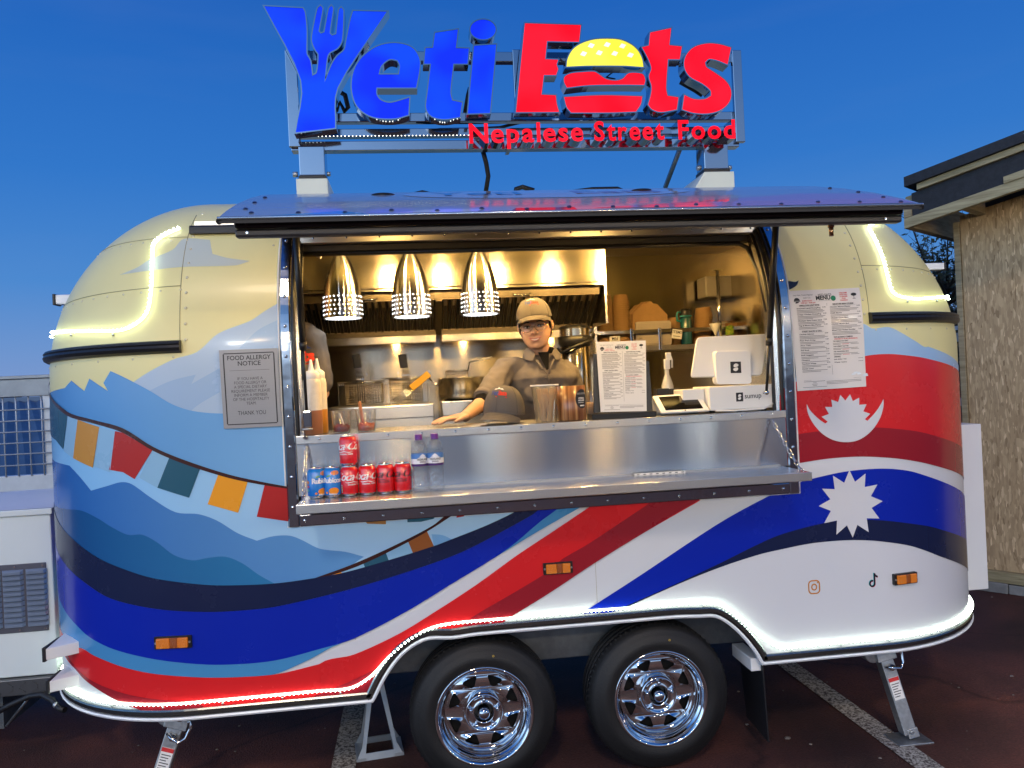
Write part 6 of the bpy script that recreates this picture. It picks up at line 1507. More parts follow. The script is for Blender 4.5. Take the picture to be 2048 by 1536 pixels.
MB().box(0, b.x - a.x, 0, .005, 0, b.z - sz - .012).box(0, .005, .0055, .15, 0, b.z - sz - .01).box(b.x - a.x - .005, b.x - a.x, .0055, .15, 0, b.z - sz).box(.0055, b.x - a.x - .0055, .145, .15, 0, b.z - sz + .01).box(.0055, b.x - a.x - .0055, .0055, .145, 0, .005).build('carton', KRAFT_D, bx)
rnd = random.Random(11); p = at(1498, 612, RY + .10); s_ = mpp(1498, 612, RY + .1)
def bagpt(th, ph):
    r = 1 + .13 * sin(5 * th + 2) * sin(3 * ph) + .10 * sin(9 * th + 3 * ph) + .08 * sin(14 * ph + 4 * th); k = 1.0 if ph < 2.3 else 1.0 - .35 * (ph - 2.3)
    return Vector((27 * s_ * r * sin(ph) * cos(th) * k, 20 * s_ * r * sin(ph) * sin(th), -36 * s_ * r * cos(ph)))
mb = MB(); mb.grid(lambda t, q: bagpt(t, q), list(np.linspace(0, 2 * pi, 40)), list(np.linspace(.05, pi - .05, 26)))
o = mb.build('plastic_bag', mat('thin_polythene', (.36, .33, .29), .22, coat=.7, bump=.6, bscale=35), None); o.location = (p.x, RY + .10, p.z); tag(o, 'crumpled clear plastic bag of lids standing in the cardboard box', 'plastic bag')
p = at(1445, 690, RY + .12)
for k in range(7):
    o = MB().lathe([(.052, 0), (.054, .003), (.047, .016), (.045, .017), (.0004, .017)], 20).build('plastic_tub', mat('pale_tub', (.42, .38, .32), .4, coat=.3), None); o.location = (p.x + .004, RY + .12, sz + .001 + k * .019); tag(o, 'pale plastic tub in the stack behind the steel pole', 'tub', 'pale plastic tubs stacked on the rack')
a, b = at(1516, 665, RY - .0), at(1530, 625, RY - .0)
o = MB().rbox(a.x, b.x, RY - .02, RY + .02, sz + .005, b.z, .016, 'y', 5).build('white_carton', PAPER, None, bevel=.003); tag(o, 'white round-topped carton at the right end of the rack', 'carton')
for px, py, w, h, txt, lab in ((1230, 681, 21, 17, 'Mild', 'small white price card on the rack under the cup stacks'), (1354, 668, 20, 18, 'ITEMS', 'tilted white card clipped to the guard rail below the bowls')):
    p = at(px, py, RY - .03); m_ = mpp(px, py, RY - .03); t = thing('price_card', lab, 'card', (p.x, RY - .03, p.z), 0)
    o = MB().box(-w * m_ / 2, w * m_ / 2, 0, .002, -h * m_ / 2, h * m_ / 2).build('card', PAPER, t); mb = MB(); text_into(mb, txt, .022, lambda x, y: (x, -.0006, y + .004), 0, bold=.02)
    mb.box(-w * m_ * .35, w * m_ * .35, -.0006, -.0002, -.015, -.012); mb.build('lettering', INK, t, normals=False); t.rotation_euler = (0, .15 if px > 1300 else 0, 0)
# upper rack of boxes dim in the corner
for k, (px0, px1, y0, y1) in enumerate(((1400, 1500, 560, 598),)):
    a, b = at(px0, y1, 1.55), at(px1, y0, 1.55); o = MB().box(a.x, b.x + .25, 1.45, 1.60, a.z, b.z + .02).build('storage_tray', mat('grey_tray', (.33, .30, .26), .45), None, bevel=.01); tag(o, 'grey storage tray high in the right corner above the rack', 'tray')

# -------- hot water urn
p = at(1155, 800, .92); m_ = mpp(1155, 720, .92); ur = thing('hot_water_urn', 'steel hot drinks airpot with black collar behind the woman', 'urn', (p.x, .92, 1.44)); zt = at(1155, 650, .92).z - 1.44
MB().lathe([(.0004, 0), (28 * m_, 0), (29 * m_, .01), (29 * m_, zt - 45 * m_), (27 * m_, zt - 42 * m_)], 40).build('urn_body', mat('urn_steel', (.70, .62, .48), .16, 1.0, bump=.04, bscale=2, stretch=(3, 3, .1)), ur)
MB().lathe([(28 * m_, zt - 43 * m_), (33 * m_, zt - 36 * m_), (33 * m_, zt - 24 * m_), (30 * m_, zt - 22 * m_)], 40).build('collar', BLACK, ur)
MB().lathe([(29.5 * m_, zt - 22 * m_), (29.5 * m_, zt - 8 * m_)], 40).build('top_band', mat('urn_band', (.70, .60, .42), .2, 1.0), ur)
MB().lathe([(30 * m_, zt - 8 * m_), (28 * m_, zt - 3 * m_), (18 * m_, zt), (.0004, zt)], 40).build('lid', BLACK, ur)
MB().tube([(33 * m_, -10 * m_, zt - 30 * m_), (20 * m_, -34 * m_, zt - 34 * m_), (-14 * m_, -36 * m_, zt - 46 * m_), (-30 * m_, -22 * m_, zt - 54 * m_), (-36 * m_, -8 * m_, zt - 46 * m_)], .009, 8).tube([(33 * m_, 0, zt - 14 * m_), (39 * m_, 0, zt - 20 * m_), (36 * m_, 0, zt - 30 * m_)], .009, 8).build('carry_handle', BLACK, ur)
tbm = thing('urn_table', 'steel work table under the urn against the back of the trailer', 'table', (1.05, 1.0, .66))
MB().box(-.12, 1.05, -.12, .58, .75, .78).build('table_top', STEEL_D, tbm, bevel=.003)
for x, y in ((-.1, -.1), (1.02, -.1), (-.1, .55), (1.02, .55)): MB().cyl((x, y, 0), (x, y, .75), .018, 8).build('leg', STEEL_D, tbm)

# -------- drinks on the drop shelf
SZ_ = 1.2405
ALU = mat('can_aluminium', (.80, .80, .80), .22, 1.0)
C_RED = mat('can_red', (.62, .008, .012), .22, coat=.6, rvar=.03, nscale=30); C_BLUE = mat('can_blue', (.006, .17, .58), .22, coat=.6); C_WHITE = mat('can_white', (.85, .85, .85), .35); C_BLACK = mat('can_black', (.008, .008, .01), .4)
C_ORG = mat('mango_orange', (.85, .27, .01), .4); C_GRN = mat('leaf_green', (.04, .25, .02), .4); C_MRED = mat('mango_red', (.7, .06, .02), .4); C_GREY = mat('can_grey', (.45, .45, .45), .5)
RC, HC = .0335, .116
def wrap(phi0, z0, r=RC + .0004):
    return lambda x, y: (r * sin(phi0 + x / r), -r * cos(phi0 + x / r), z0 + y)
def script_word(mb, s, size, fn, mi=0):
    """a flowing italic word with a swash under it"""
    text_into(mb, s, size, fn, mi, bold=.012, shear=.45, spacing=.86)
def fine(mb, poly, fn, mi=0, cut=.004):
    xs = [p[0] for p in poly]; vs_, ts_ = tri_fill([poly]); bm = bmesh.new(); bv = [bm.verts.new((x, y, 0)) for x, y in vs_]
    for t in ts_:
        try: bm.faces.new([bv[i] for i in t])
        except ValueError: pass
    x = min(xs) + cut
    while x < max(xs): bmesh.ops.bisect_plane(bm, geom=bm.verts[:] + bm.edges[:] + bm.faces[:], plane_co=(x, 0, 0), plane_no=(1, 0, 0), dist=1e-7); x += cut
    bm.verts.index_update(); mb.add([fn(v.co.x, v.co.y) for v in bm.verts], [tuple(v.index for v in f.verts) for f in bm.faces], mi); bm.free()
def rect(x0, x1, y0, y1): return [(x0, y0), (x1, y0), (x1, y1), (x0, y1)]
def make_can(kind, label, loc, rz):
    t = thing('drink_can', label, 'drink can', loc, rz, 'drink cans on the drop shelf')
    MB().lathe([(RC, .0110), (RC, HC - .016), (RC - .0012, HC - .0135), (RC - .0075, HC - .0045)], 36).build('can_wall', C_BLUE if kind == 'mango' else C_RED, t)
    MB().lathe([(.022, .003), (.0255, 0), (.0275, .002), (RC - .002, .0075), (RC, .0108)], 36).lathe([(RC - .0075, HC - .0045), (RC - .0060, HC - .001), (RC - .0072, HC), (RC - .009, HC - .001), (RC - .010, HC - .005), (.0004, HC - .005)], 36).build('can_end', ALU, t)
    MB().rbox(-.006, .006, -.012, .010, HC - .0035, HC - .0025, .004, 'z').build('ring_pull', ALU, t)
    if kind == 'cola':
        mb = MB(); script_word(mb, 'Coca-Cola', .043, wrap(0, .062)); fine(mb, [(-.034, .055), (-.02, .0515), (.0, .055), (.018, .051), (.034, .055), (.018, .0535), (0, .0575), (-.02, .0545)], wrap(0, 0))
        text_into(mb, 'ORIGINAL TASTE', .0072, wrap(.15, .0435), 0, bold=.03); fine(mb, rect(-.054, -.048, .016, .045), wrap(0, 0)); text_into(mb, 'RECYCLE ME', .007, lambda x, y: wrap(0, 0)(-.062 - y, .03 + x), 0, bold=.03)
        mb.build('can_lettering', C_WHITE, t, normals=False)
        mb = MB()
        for k in range(4): fine(mb, rect(-.0535, -.0485, .018 + .0065 * k, .0222 + .0065 * k), wrap(0, 0, RC + .0008))
        mb.build('traffic_marks', C_GRN, t, normals=False)
    elif kind == 'zero':
        mb = MB(); script_word(mb, 'Coca-Cola', .043, wrap(0, .064)); fine(mb, [(-.034, .057), (-.02, .0535), (.0, .057), (.018, .053), (.034, .057), (.018, .0555), (0, .0595), (-.02, .0565)], wrap(0, 0))
        text_into(mb, 'ZERO SUGAR', .0085, wrap(.05, .046), 0, bold=.03); mb.build('can_lettering', C_BLACK, t, normals=False)
    else:
        mb = MB(); text_into(mb, 'Rubicon', .026, wrap(0, .058), 0, bold=.035, spacing=.92); mb.build('can_lettering', C_WHITE, t, normals=False)
        mb = MB(); fine(mb, ellipse(.004, .026, .020, .0125, 20), wrap(0, 0)); fine(mb, ellipse(-.024, .020, .005, .004, 12), wrap(0, 0)); fine(mb, ellipse(.010, .0945, .016, .0085, 18), wrap(0, 0, RC - .0000)); mb.build('mango_print', C_ORG, t, normals=False)
        mb = MB(); fine(mb, [(-.006, .087), (-.020, .086), (-.026, .080), (-.018, .0795), (-.008, .083)], wrap(0, 0)); mb.build('leaf_print', C_GRN, t, normals=False)
        mb = MB(); fine(mb, ellipse(-.062, .062, .009, .006, 16), wrap(0, 0)); mb.build('badge_print', C_ORG, t, normals=False)
        mb = MB(); fine(mb, ellipse(-.062, .046, .010, .004, 16), wrap(0, 0)); mb.build('badge_print', C_MRED, t, normals=False)
        mb = MB(); fine(mb, rect(-.071, -.053, .028, .036), wrap(0, 0)); mb.build('badge_print', mat('badge_teal', (.05, .4, .35), .4), t, normals=False)
        mb = MB(); text_into(mb, 'MANGO', .008, wrap(0, .012), 0, bold=.03); mb.build('can_lettering', C_WHITE, t, normals=False)
    return t
spots = [(636.5, 993, 'mango', .78, 'blue mango drink can at the end of the row by the chain'), (670, 989, 'mango', .12, 'blue mango drink can beside the stacked red cans'), (704.5, 985, 'cola', .55, 'red cola can with white script carrying a second can on top'),
         (739.5, 982, 'cola', .10, 'red cola can with white script standing beside the two-high stack'), (774.5, 979, 'zero', -.28, 'red cola can with black script beside the white lettered cans'), (808, 976, 'zero', -.32, 'red cola can with black script next to the water bottles')]
cx0 = None
for px, py, kind, rz, lab in spots:
    p = atz(px, py, SZ_); make_can(kind, lab, (p.x, -.085, SZ_ + .0002), rz)
    if px == 704.5: cx0 = p.x
make_can('cola', 'red cola can with white script balanced on top of another can', (cx0, -.085, SZ_ + HC + .0005), -.36)
PURP = mat('purple_cap', (.10, .018, .22), .35); LABW = mat('bottle_label_white', (.80, .80, .84), .4); LABB = mat('bottle_label_blue', (.08, .22, .55), .4); LABP = mat('bottle_label_purple', (.06, .015, .14), .4)
PET = thin('clear_bottle', (.94, .96, .98), .04, .03, 1.0, 60)
for px, py, rz, lab in ((842, 985, .42, 'clear water bottle with purple cap standing next to the red cans'), (874, 982, -.05, 'clear water bottle with purple cap at the outer end of the drinks row')):
    p = atz(px, py, SZ_); t = thing('water_bottle', lab, 'water bottle', (p.x, -.085, SZ_ + .0002), rz, 'water bottles on the drop shelf')
    r = .0315
    MB().lathe([(.0004, .004), (.016, .001), (.026, 0), (.030, .004), (r, .016), (r - .002, .030), (r, .042), (r - .002, .056), (r, .070), (r - .002, .084), (r, .098), (r, .145), (r - .001, .152), (r, .160), (r - .002, .172), (.024, .188), (.0145, .198), (.0128, .203), (.0128, .212)], 32).build('bottle_wall', PET, t)
    MB().lathe([(.0148, .200), (.0148, .203), (.0145, .2035), (.0145, .2195), (.013, .221), (.0004, .221)], 24).build('cap', PURP, t)
    MB().lathe([(r + .0006, .100), (r + .0006, .108)], 32).build('label_band', LABP, t); MB().lathe([(r + .0006, .1085), (r + .0006, .128)], 32).build('label', LABW, t); MB().lathe([(r + .0006, .1282), (r + .0006, .146)], 32).build('label', LABB, t)
    W_ = lambda x, y: wrap(0, .122, r + .0012)(x, y)
    mb = MB(); fine(mb, ellipse(0, 0, .026, .014, 24), W_); fine(mb, [(-.014, .014), (-.006, .021), (0, .025), (.006, .021), (.014, .014)], W_); mb.build('label_badge', LABW, t, normals=False)
    mb = MB(); text_into(mb, 'HIGHLAND', .012, lambda x, y: wrap(0, .1205, r + .0017)(x, y + .001), 0, bold=.03, width=.045); text_into(mb, 'SPRING', .009, lambda x, y: wrap(0, .1125, r + .0017)(x, y), 0, bold=.02, width=.026); mb.build('label_lettering', INK, t, normals=False)

# -------- sauces
SQ = mat('squeezy_plastic', (.74, .68, .58), .4, noise=.1, nscale=60)
for px, py, w, contents, lab, dy in ((628, 866, 18.5, (.36, .14, .06), 'squeezy sauce bottle holding brownish pink sauce beside the window frame', 0), (640, 862, 17.0, (.60, .26, .03), 'squeezy sauce bottle holding orange sauce, tucked behind the pink one', .055)):
    p = on_counter(px, py); y = .03 + dy; m_ = mpp(px, py, y); x = at(px, py, y).x
    t = thing('sauce_bottle', lab, 'sauce bottle', (x, y, CZ), 0, 'squeezy sauce bottles on the counter'); R_ = w * m_; H = 118 * m_
    MB().lathe([(.0004, 0), (R_ * .92, 0), (R_, .006), (R_, H * .42)], 32).build('sauce', mat('sauce_%d' % int(px), contents, .4, coat=.3), t)
    MB().lathe([(R_ + .0003, H * .4205), (R_ + .0003, H * .88), (R_ * .92, H * .95), (R_ * .85, H * .965)], 32).build('bottle_wall', SQ, t)
    MB().lathe([(R_ * .86, H * .966), (R_ * .88, H * .972), (R_ * .88, H * 1.06), (R_ * .6, H * 1.10), (.012, H * 1.115), (.0085, H * 1.2), (.0045, H * 1.30), (.0004, H * 1.305)], 24).build('nozzle_cap', WHITE_PL, t)
for px, py, c, lab in ((684, 862, (.16, .012, .006), 'clear deli pot of dark red chilli oil with a white spoon'), (733, 860, (.42, .07, .012), 'clear deli pot of orange chilli relish with a wooden spoon')):
    y = .05; x = at(px, py, y).x; m_ = mpp(px, py, y)
    t = thing('sauce_pot', lab, 'sauce pot', (x, y, CZ), 0, 'open sauce pots on the counter'); r1, r0, H = 20.5 * m_, 17 * m_, 44 * m_
    MB().lathe([(.0004, .001), (r0, .001), (r0 + .001, .003), (r1 * .96, H * .66), (r1, H * .67), (r1, H - .002), (r1 + .003, H), (r1 + .003, H + .002), (r1 - .0015, H + .002), (r1 - .002, H * .68), (r1 * .96 - .002, H * .66), (r0 - .001, .004), (.0004, .003)], 32).build('pot_wall', CLEAR, t)
    mb = MB(); rn = random.Random(px); mb.lathe([(.0004, .0045), (r0 - .0025, .0045), (r0 + .001, H * .34), (r0 * .7, H * .37), (.0004, H * .30)], 28); 
    for k in range(26): a_ = rn.uniform(0, 6.28); q = r0 * .92 * sqrt(rn.random()); mb.sphere((q * cos(a_), q * sin(a_), H * .33 + rn.uniform(-.003, .004)), rn.uniform(.004, .008), 6, 5)
    mb.build('relish', mat('relish_%d' % px, c, .22, coat=.7, noise=.6, nscale=120, col2=tuple(q * 2.2 for q in c)), t)
    if px < 700: sp = thing('spoon', 'white plastic spoon with red tip in the dark chilli oil', 'spoon', (x, y, CZ)); MB().tube([(-.006, -.006, H * .9), (.004, .002, H * .5), (.013, -.006, .014)], [.0032, .0034, .0036], 7).build('spoon_handle', WHITE_PL, sp); MB().sphere((.014, -.008, .014), .007, 10, 8).build('spoon_bowl', mat('spoon_red', (.6, .02, .03), .3), sp)
    else: sp = thing('spoon', 'wooden spoon standing in the orange chilli relish', 'spoon', (x, y, CZ)); MB().tube([(-.022, .0, H * 1.40), (-.021, 0, H * 1.2), (-.016, 0, H * .6), (-.006, -.004, .02)], [.0055, .0068, .006, .005], 8).sphere((-.004, -.004, .016), .011, 10, 8, sz=.7).build('spoon_handle', mat('sauced_wood', (.45, .16, .05), .5), sp)

# -------- wooden forks in a clear tub, wooden utensil holder, jar of picks
x, y = at(1092, 841, .045).x, .045; m_ = mpp(1092, 820, y)
tub = thing('fork_tub', 'clear plastic tub of wooden forks beside the grey cap', 'tub', (x, y, CZ)); H = 72 * m_; r1, r0 = 26 * m_, 20.5 * m_
MB().lathe([(.0004, .001), (r0, .001), (r1, H), (r1 + .003, H), (r1 + .003, H + .003), (r1 - .002, H + .003), (r0 - .0018, .003), (.0004, .003)], 36).build('tub_wall', thin('hazy_plastic', (.96, .95, .93), .10, .12), tub)
MB().lathe([(r1 - .001, H - .002), (r1 + .0045, H - .002), (r1 + .0045, H + .004), (r1 - .001, H + .004)], 36).build('tub_rim', WHITE_PL, tub)
def fork_mesh():
    L = .135
    pl = [(-.004, 0), (-.0055, .006), (-.0042, .03), (-.0040, .075), (-.0085, .098), (-.0088, L), (-.0066, L), (-.0062, .110), (-.0034, .110), (-.0032, L), (-.0010, L), (-.0008, .110), (.0014, .110), (.0016, L), (.0040, L), (.0042, .110), (.0066, .110), (.0068, L), (.0088, L), (.0086, .098), (.0040, .075), (.0042, .03), (.0055, .006), (.004, 0)]
    return MB().prism(pl, -.0009, .0009, 'y')
fp = None
for k in range(11):
    a_ = k * 2.4; tilt = (.06 + .05 * (k % 3))
    if fp is None: fp = fork_mesh().build('wooden_fork', WOOD, None); o = fp
    else: o = fp.copy(); COL.objects.link(o)
    q = r0 * .55
    s = -1 if k % 2 else 1
    o.location = (x + q * cos(a_) * .8, y - .010 + q * sin(a_) * .7, CZ + .004); o.rotation_euler = (.03 * cos(a_), s * tilt * 1.1 + .02, .5 * sin(k)); tag(o, 'pale wooden fork standing in the clear tub', 'wooden fork', 'wooden forks in the clear tub')
x, y = at(1144, 837, .055).x, .055; m_ = mpp(1144, 820, y); R_ = 28.5 * m_; H = 68 * m_
def stave_wood():
    m = bpy.data.materials.new('striped_acacia'); m.use_nodes = True; nt = m.node_tree; b = nt.nodes['Principled BSDF']
    tc = nt.nodes.new('ShaderNodeTexCoord'); mp = nt.nodes.new('ShaderNodeMapping'); mp.inputs['Scale'].default_value = (26, 26, .6); nz = nt.nodes.new('ShaderNodeTexNoise'); nz.inputs['Scale'].default_value = 2.4; nz.inputs['Detail'].default_value = 4
    r = nt.nodes.new('ShaderNodeValToRGB'); e = r.color_ramp.elements; e[0].position = .34; e[0].color = (.10, .030, .010, 1); e[1].position = .68; e[1].color = (.52, .27, .10, 1); q = e.new(.5); q.color = (.26, .095, .028, 1)
    nt.links.new(tc.outputs['Object'], mp.inputs['Vector']); nt.links.new(mp.outputs[0], nz.inputs['Vector']); nt.links.new(nz.outputs['Fac'], r.inputs['Fac']); nt.links.new(r.outputs[0], b.inputs['Base Color']); b.inputs['Roughness'].default_value = .35; b.inputs['Coat Weight'].default_value = .3; return m
uh = thing('utensil_holder', 'striped hardwood utensil holder with a round black sticker', 'utensil holder', (x, y, CZ))
MB().lathe([(.0004, .001), (R_ * .94, .001), (R_, .006), (R_, H), (R_ - .004, H), (R_ - .004, .01), (.0004, .008)], 44).build('pot_wall', stave_wood(), uh)
mb = MB(); W2 = wrap(.62, H * .62, R_ + .0006); fine(mb, ellipse(0, 0, .032, .040, 30), W2); mb.build('sticker', INK, uh, normals=False)
W3 = wrap(.62, H * .62, R_ + .0011); mb = MB(); text_into(mb, 'GO COOK', .0095, lambda u, v: W3(u, v + .019), 0, spacing=1.1); text_into(mb, 'UTENSIL', .0085, lambda u, v: W3(u - .003, v + .0), 0, bold=.04); text_into(mb, 'HOLDER', .0085, lambda u, v: W3(u - .003, v - .009), 0, bold=.04); fine(mb, rect(-.012, .014, -.030, -.025), W3); fine(mb, rect(-.02, .01, -.016, -.0145), W3); mb.build('sticker_lettering', PAPER, uh, normals=False)
x, y = at(1184, 832, .12).x, .12; jr = thing('pick_jar', 'small glass jar of wooden picks behind the menu stand', 'jar', (x, y, CZ)); MB().lathe([(.0004, .001), (.024, .001), (.026, .006), (.026, .10), (.022, .112), (.022, .125), (.020, .125), (.020, .11), (.024, .1), (.024, .008), (.0004, .005)], 28).build('jar_wall', CLEAR, jr)
mb = MB(); rn = random.Random(2)
for k in range(40): a_ = rn.uniform(0, 6.28); q = .019 * sqrt(rn.random()); mb.cyl((q * cos(a_), q * sin(a_), .006), (q * cos(a_) * 1.08, q * sin(a_) * 1.08, .070), .0016, 5)
mb.build('picks', WOOD, jr)['kind'] = 'stuff'

# -------- printed menu (used twice), menu stand, tablet, till
def menu_print(par, fn, W_, H_):
    """prints the menu sheet; fn(x, y) maps sheet metres (origin at the lower left) to space"""
    rn = random.Random(5); k_, rd, gy = MB(), MB(), MB()
    def tx(mb, s, size, x, y, w=None, **kw): text_into(mb, s, size * W_, lambda a, b: fn(a + x * W_, b + y * H_), 0, width=(w * W_ if w else None), **kw)
    def bar(mb, x0, x1, y, h=.0030): mb.add([fn(x0 * W_, (y - h) * H_), fn(x1 * W_, (y - h) * H_), fn(x1 * W_, (y + h) * H_), fn(x0 * W_, (y + h) * H_)], [(0, 1, 2, 3)])
    tx(k_, 'YETI EATS', .040, .50, .935, .19, bold=.01); tx(k_, 'MENU', .080, .475, .895, .20, bold=.035)
    tx(k_, 'Only Made, Freshly Prepared', .026, .20, .945, .27, shear=.3); bar(k_, .40, .58, .932, .0008); bar(k_, .40, .58, .884, .0008)
    tx(gy, 'Gift Us', .026, .25, .915, .1); tx(rd, 'EVERYDAY', .026, .25, .885, .14, bold=.02); tx(rd, '5:00 pm - 9:00 pm', .026, .26, .865, .2, bold=.02)
    for i, s in enumerate(('WELCOME', 'WITH YOU', 'TO NEPALESE', 'FUN', 'TONIGHT')): tx(rd, s, .022, .76, .950 - .019 * i, .11 if i != 3 else .05, bold=.03)
    # cloche and tree marks
    k_.add([fn((.11 + .042 * cos(a)) * W_, (.895 + .030 * sin(a)) * H_) for a in np.linspace(0, pi, 14)], [tuple(range(14))]); bar(k_, .065, .155, .889, .003); k_.add([fn(x * W_, y * H_) for x, y in ((.09, .884), (.14, .884), (.12, .872), (.085, .868))], [(0, 1, 2, 3)])
    k_.add([fn((.905 + .04 * cos(a)) * W_, (.935 + .016 * sin(a)) * H_) for a in np.linspace(0, 2 * pi, 19)[:-1]], [tuple(range(18))]); bar(k_, .902, .908, .907, .014); bar(k_, .885, .93, .893, .002)
    def col(x0, x1, y, items, head):
        tx(k_, head, .028, (x0 + x1) / 2 - .02, y, (x1 - x0) * .7, bold=.035); bar(k_, x0 + .04, x1 - .06, y - .006, .0006); y -= .026
        for it, n in items:
            tx(k_, it, .022, x0 + .0 + min(.33, .0145 * len(it)) / 2, y, min(.33, .0145 * len(it)), bold=.03); tx(k_, '%d.%d0' % (rn.randint(5, 12), rn.choice((0, 5, 9))), .020, x1 - .02, y + .004, .045, bold=.02); y -= .014
            for j in range(n): w = rn.uniform(.5, .98) if j == n - 1 else rn.uniform(.85, 1); bar(gy, x0, x0 + (x1 - x0) * w, y, .0022); y -= .0125
            y -= .010
        return y
    y = col(.09, .49, .838, (('Steamed Lentil Dumpling', 3), ('Crispy Chicken Dumpling', 3), ('Himalayan Spicy Potato Salad', 2), ('Veg & Momo Mix Platter', 2)), 'HIMALAYAN LIGHT BITES')
    y = col(.09, .49, y - .012, (('Chicken Sekuwa', 3), ('Pani Puri Crisp', 2), ('Aloo Tikki', 2), ('Sel Roti', 2), ('Buff Nuggets', 2), ('Chatpate', 1), ('Tandoori Wings', 2), ('Sweet Lassi', 2)), 'STREET SNACKS & GRILL')
    bar(k_, .515, .518, .50, .36)
    y = col(.55, .97, .838, (('Chicken Momo Platter', 3), ('Chilli Momo', 2), ('Chicken Chow Mein', 3), ('Chicken Momo Jhol', 3), ('Mixed Fried Thukpa Noodles', 3)), 'SIGNATURE MAIN COURSES')
    tx(k_, 'YETI SHARING COMBOS', .026, .70, y - .01, .27, bold=.035); tx(rd, 'PERFECT FOR SHARING', .020, .74, y - .028, .33, bold=.035); y -= .050
    for it in ('THE HIMALAYAN FEAST', 'THE EVEREST PLATTER', 'THE ANNAPURNA BOX'):
        tx(k_, it, .022, .66, y, .22, bold=.03); y -= .014; bar(gy, .55, .90, y, .002); y -= .012; bar(gy, .55, .66, y, .002); bar(rd, .68, .78, y, .002); bar(gy, .80, .92, y, .002); y -= .026
    tx(k_, 'DRINKS', .025, .60, y, .09, bold=.035); y -= .024
    for it in ('Soft drinks / Can', 'Water / Juice'): tx(k_, it, .020, .64, y, .18, bold=.03); bar(gy, .9, .97, y + .006, .002); y -= .03
    bar(k_, .10, .93, .098, .0007); 
    for i, s in enumerate((.30, .05, .08, .06, .34)): bar(gy, .25 - s / 2, .25 + s / 2, .085 - .014 * i, .002)
    for i in range(3): bar(gy, .42, .93 - .2 * (i == 2), .078 - .013 * i, .002)
    k_.build('menu_print', INK, par, normals=False); rd.build('menu_print', INK_RED, par, normals=False); gy.build('menu_print', mat('grey_ink', (.17, .15, .14), .7), par, normals=False)['kind'] = 'stuff'
    g = MB(); g.add([fn((.615 + .035 * cos(a)) * W_, (.905 + .027 * sin(a)) * H_) for a in np.linspace(0, 2 * pi, 23)[:-1]], [tuple(range(22))]); gb = g.build('menu_badge', mat('badge_green', (.01, .20, .09), .5), par, normals=False)
# laminated sheet taped to the wall
c00, c10, c01, c11 = [on_body(*p) for p in ((1594, 782), (1731, 773), (1573, 583), (1717, 576))]
def wall_sheet(x, y, W_, H_, off):
    a, b = x / W_, y / H_
    u = (c00[0] * (1 - a) + c10[0] * a) * (1 - b) + (c01[0] * (1 - a) + c11[0] * a) * b
    z = (c00[1] * (1 - a) + c10[1] * a) * (1 - b) + (c01[1] * (1 - a) + c11[1] * a) * b
    return surfo(u, z, off + .004 * sin(pi * a) * (1 - b) ** 2)
mw, mh = hypot(c10[0] - c00[0], c10[1] - c00[1]), hypot(c01[0] - c00[0], c01[1] - c00[1])
mn = thing('menu_poster', 'laminated Yeti Eats menu taped to the trailer wall right of the hatch', 'menu')
mb = MB(); 
gx, gyv = list(np.linspace(0, mw, 9)), list(np.linspace(0, mh, 25))
mb.grid(lambda x, y: wall_sheet(x, y, mw, mh, .0055), gx, gyv); mb.grid(lambda x, y: wall_sheet(x, y, mw, mh, .0035), gx, gyv)
LAMI = mat('laminated_paper', (.74, .70, .66), .35, coat=.12, bump=.08, bscale=9)
mb.build('sheet', LAMI, mn)
menu_print(mn, lambda x, y: wall_sheet(x, y, mw, mh, .0065), mw, mh)
mb = MB(); rn = random.Random(8)
for k in range(9): a, b = rn.uniform(.80, 1.0), rn.uniform(.10, .15); q = [wall_sheet((a + dx) * mw, (b + dy) * mh, mw, mh, .0075 + rn.uniform(0, .002)) for dx, dy in ((-.03, -.008), (.03, -.004), (.028, .010), (-.025, .007))]; mb.add(q, [(0, 1, 2, 3)])
mb.build('tape', mat('clear_tape', (.8, .85, .88), .05, coat=1.0), mn, normals=False)
# menu on the black stand
b0 = on_counter(1245, 833); ms = thing('menu_stand', 'black upright menu holder with a printed menu on the counter', 'menu stand', (at(1245, 830, .05).x, .05, CZ), 0)
p00, p10, p01, p11 = at(1201, 824, .05), at(1293, 822, .05), at(1192, 684, .09), at(1291, 681, .09)
ox = ms.location.copy()
W_ = (p10 - p00).length; H_ = (p01 - p00).length
def stand_fn(o_):
    def f(x, y): a, b = x / W_, y / H_; p = (p00 * (1 - a) + p10 * a) * (1 - b) + (p01 * (1 - a) + p11 * a) * b; return p - ox + Vector((0, -.0 - o_, 0))
    return f
f0, f1 = stand_fn(.003), stand_fn(.001)
MB().add([f0(0, 0), f0(W_, 0), f0(W_, H_), f0(0, H_), f1(0, 0), f1(W_, 0), f1(W_, H_), f1(0, H_)], [(0, 1, 2, 3), (4, 7, 6, 5), (0, 4, 5, 1), (1, 5, 6, 2), (2, 6, 7, 3), (3, 7, 4, 0)]).build('sheet', PAPER, ms)
menu_print(ms, stand_fn(.0036), W_, H_)
q0, q1, q2, q3 = at(1188, 826, .06) - ox, at(1306, 822, .06) - ox, at(1298, 722, .085) - ox, at(1187, 707, .085) - ox
MB().add([q0, q1, q2, q3] + [q + Vector((0, .012, 0)) for q in (q0, q1, q2, q3)], [(0, 1, 2, 3), (4, 7, 6, 5), (0, 4, 5, 1), (1, 5, 6, 2), (2, 6, 7, 3), (3, 7, 4, 0)]).build('board', BLACK, ms, bevel=.002)
zb0 = 0; xa, xb = at(1183, 836, .03).x - ox.x, at(1312, 830, .03).x - ox.x
MB().box(xa, xb, -.035, .06, .0, .022).build('base', BLACK, ms, bevel=.003)
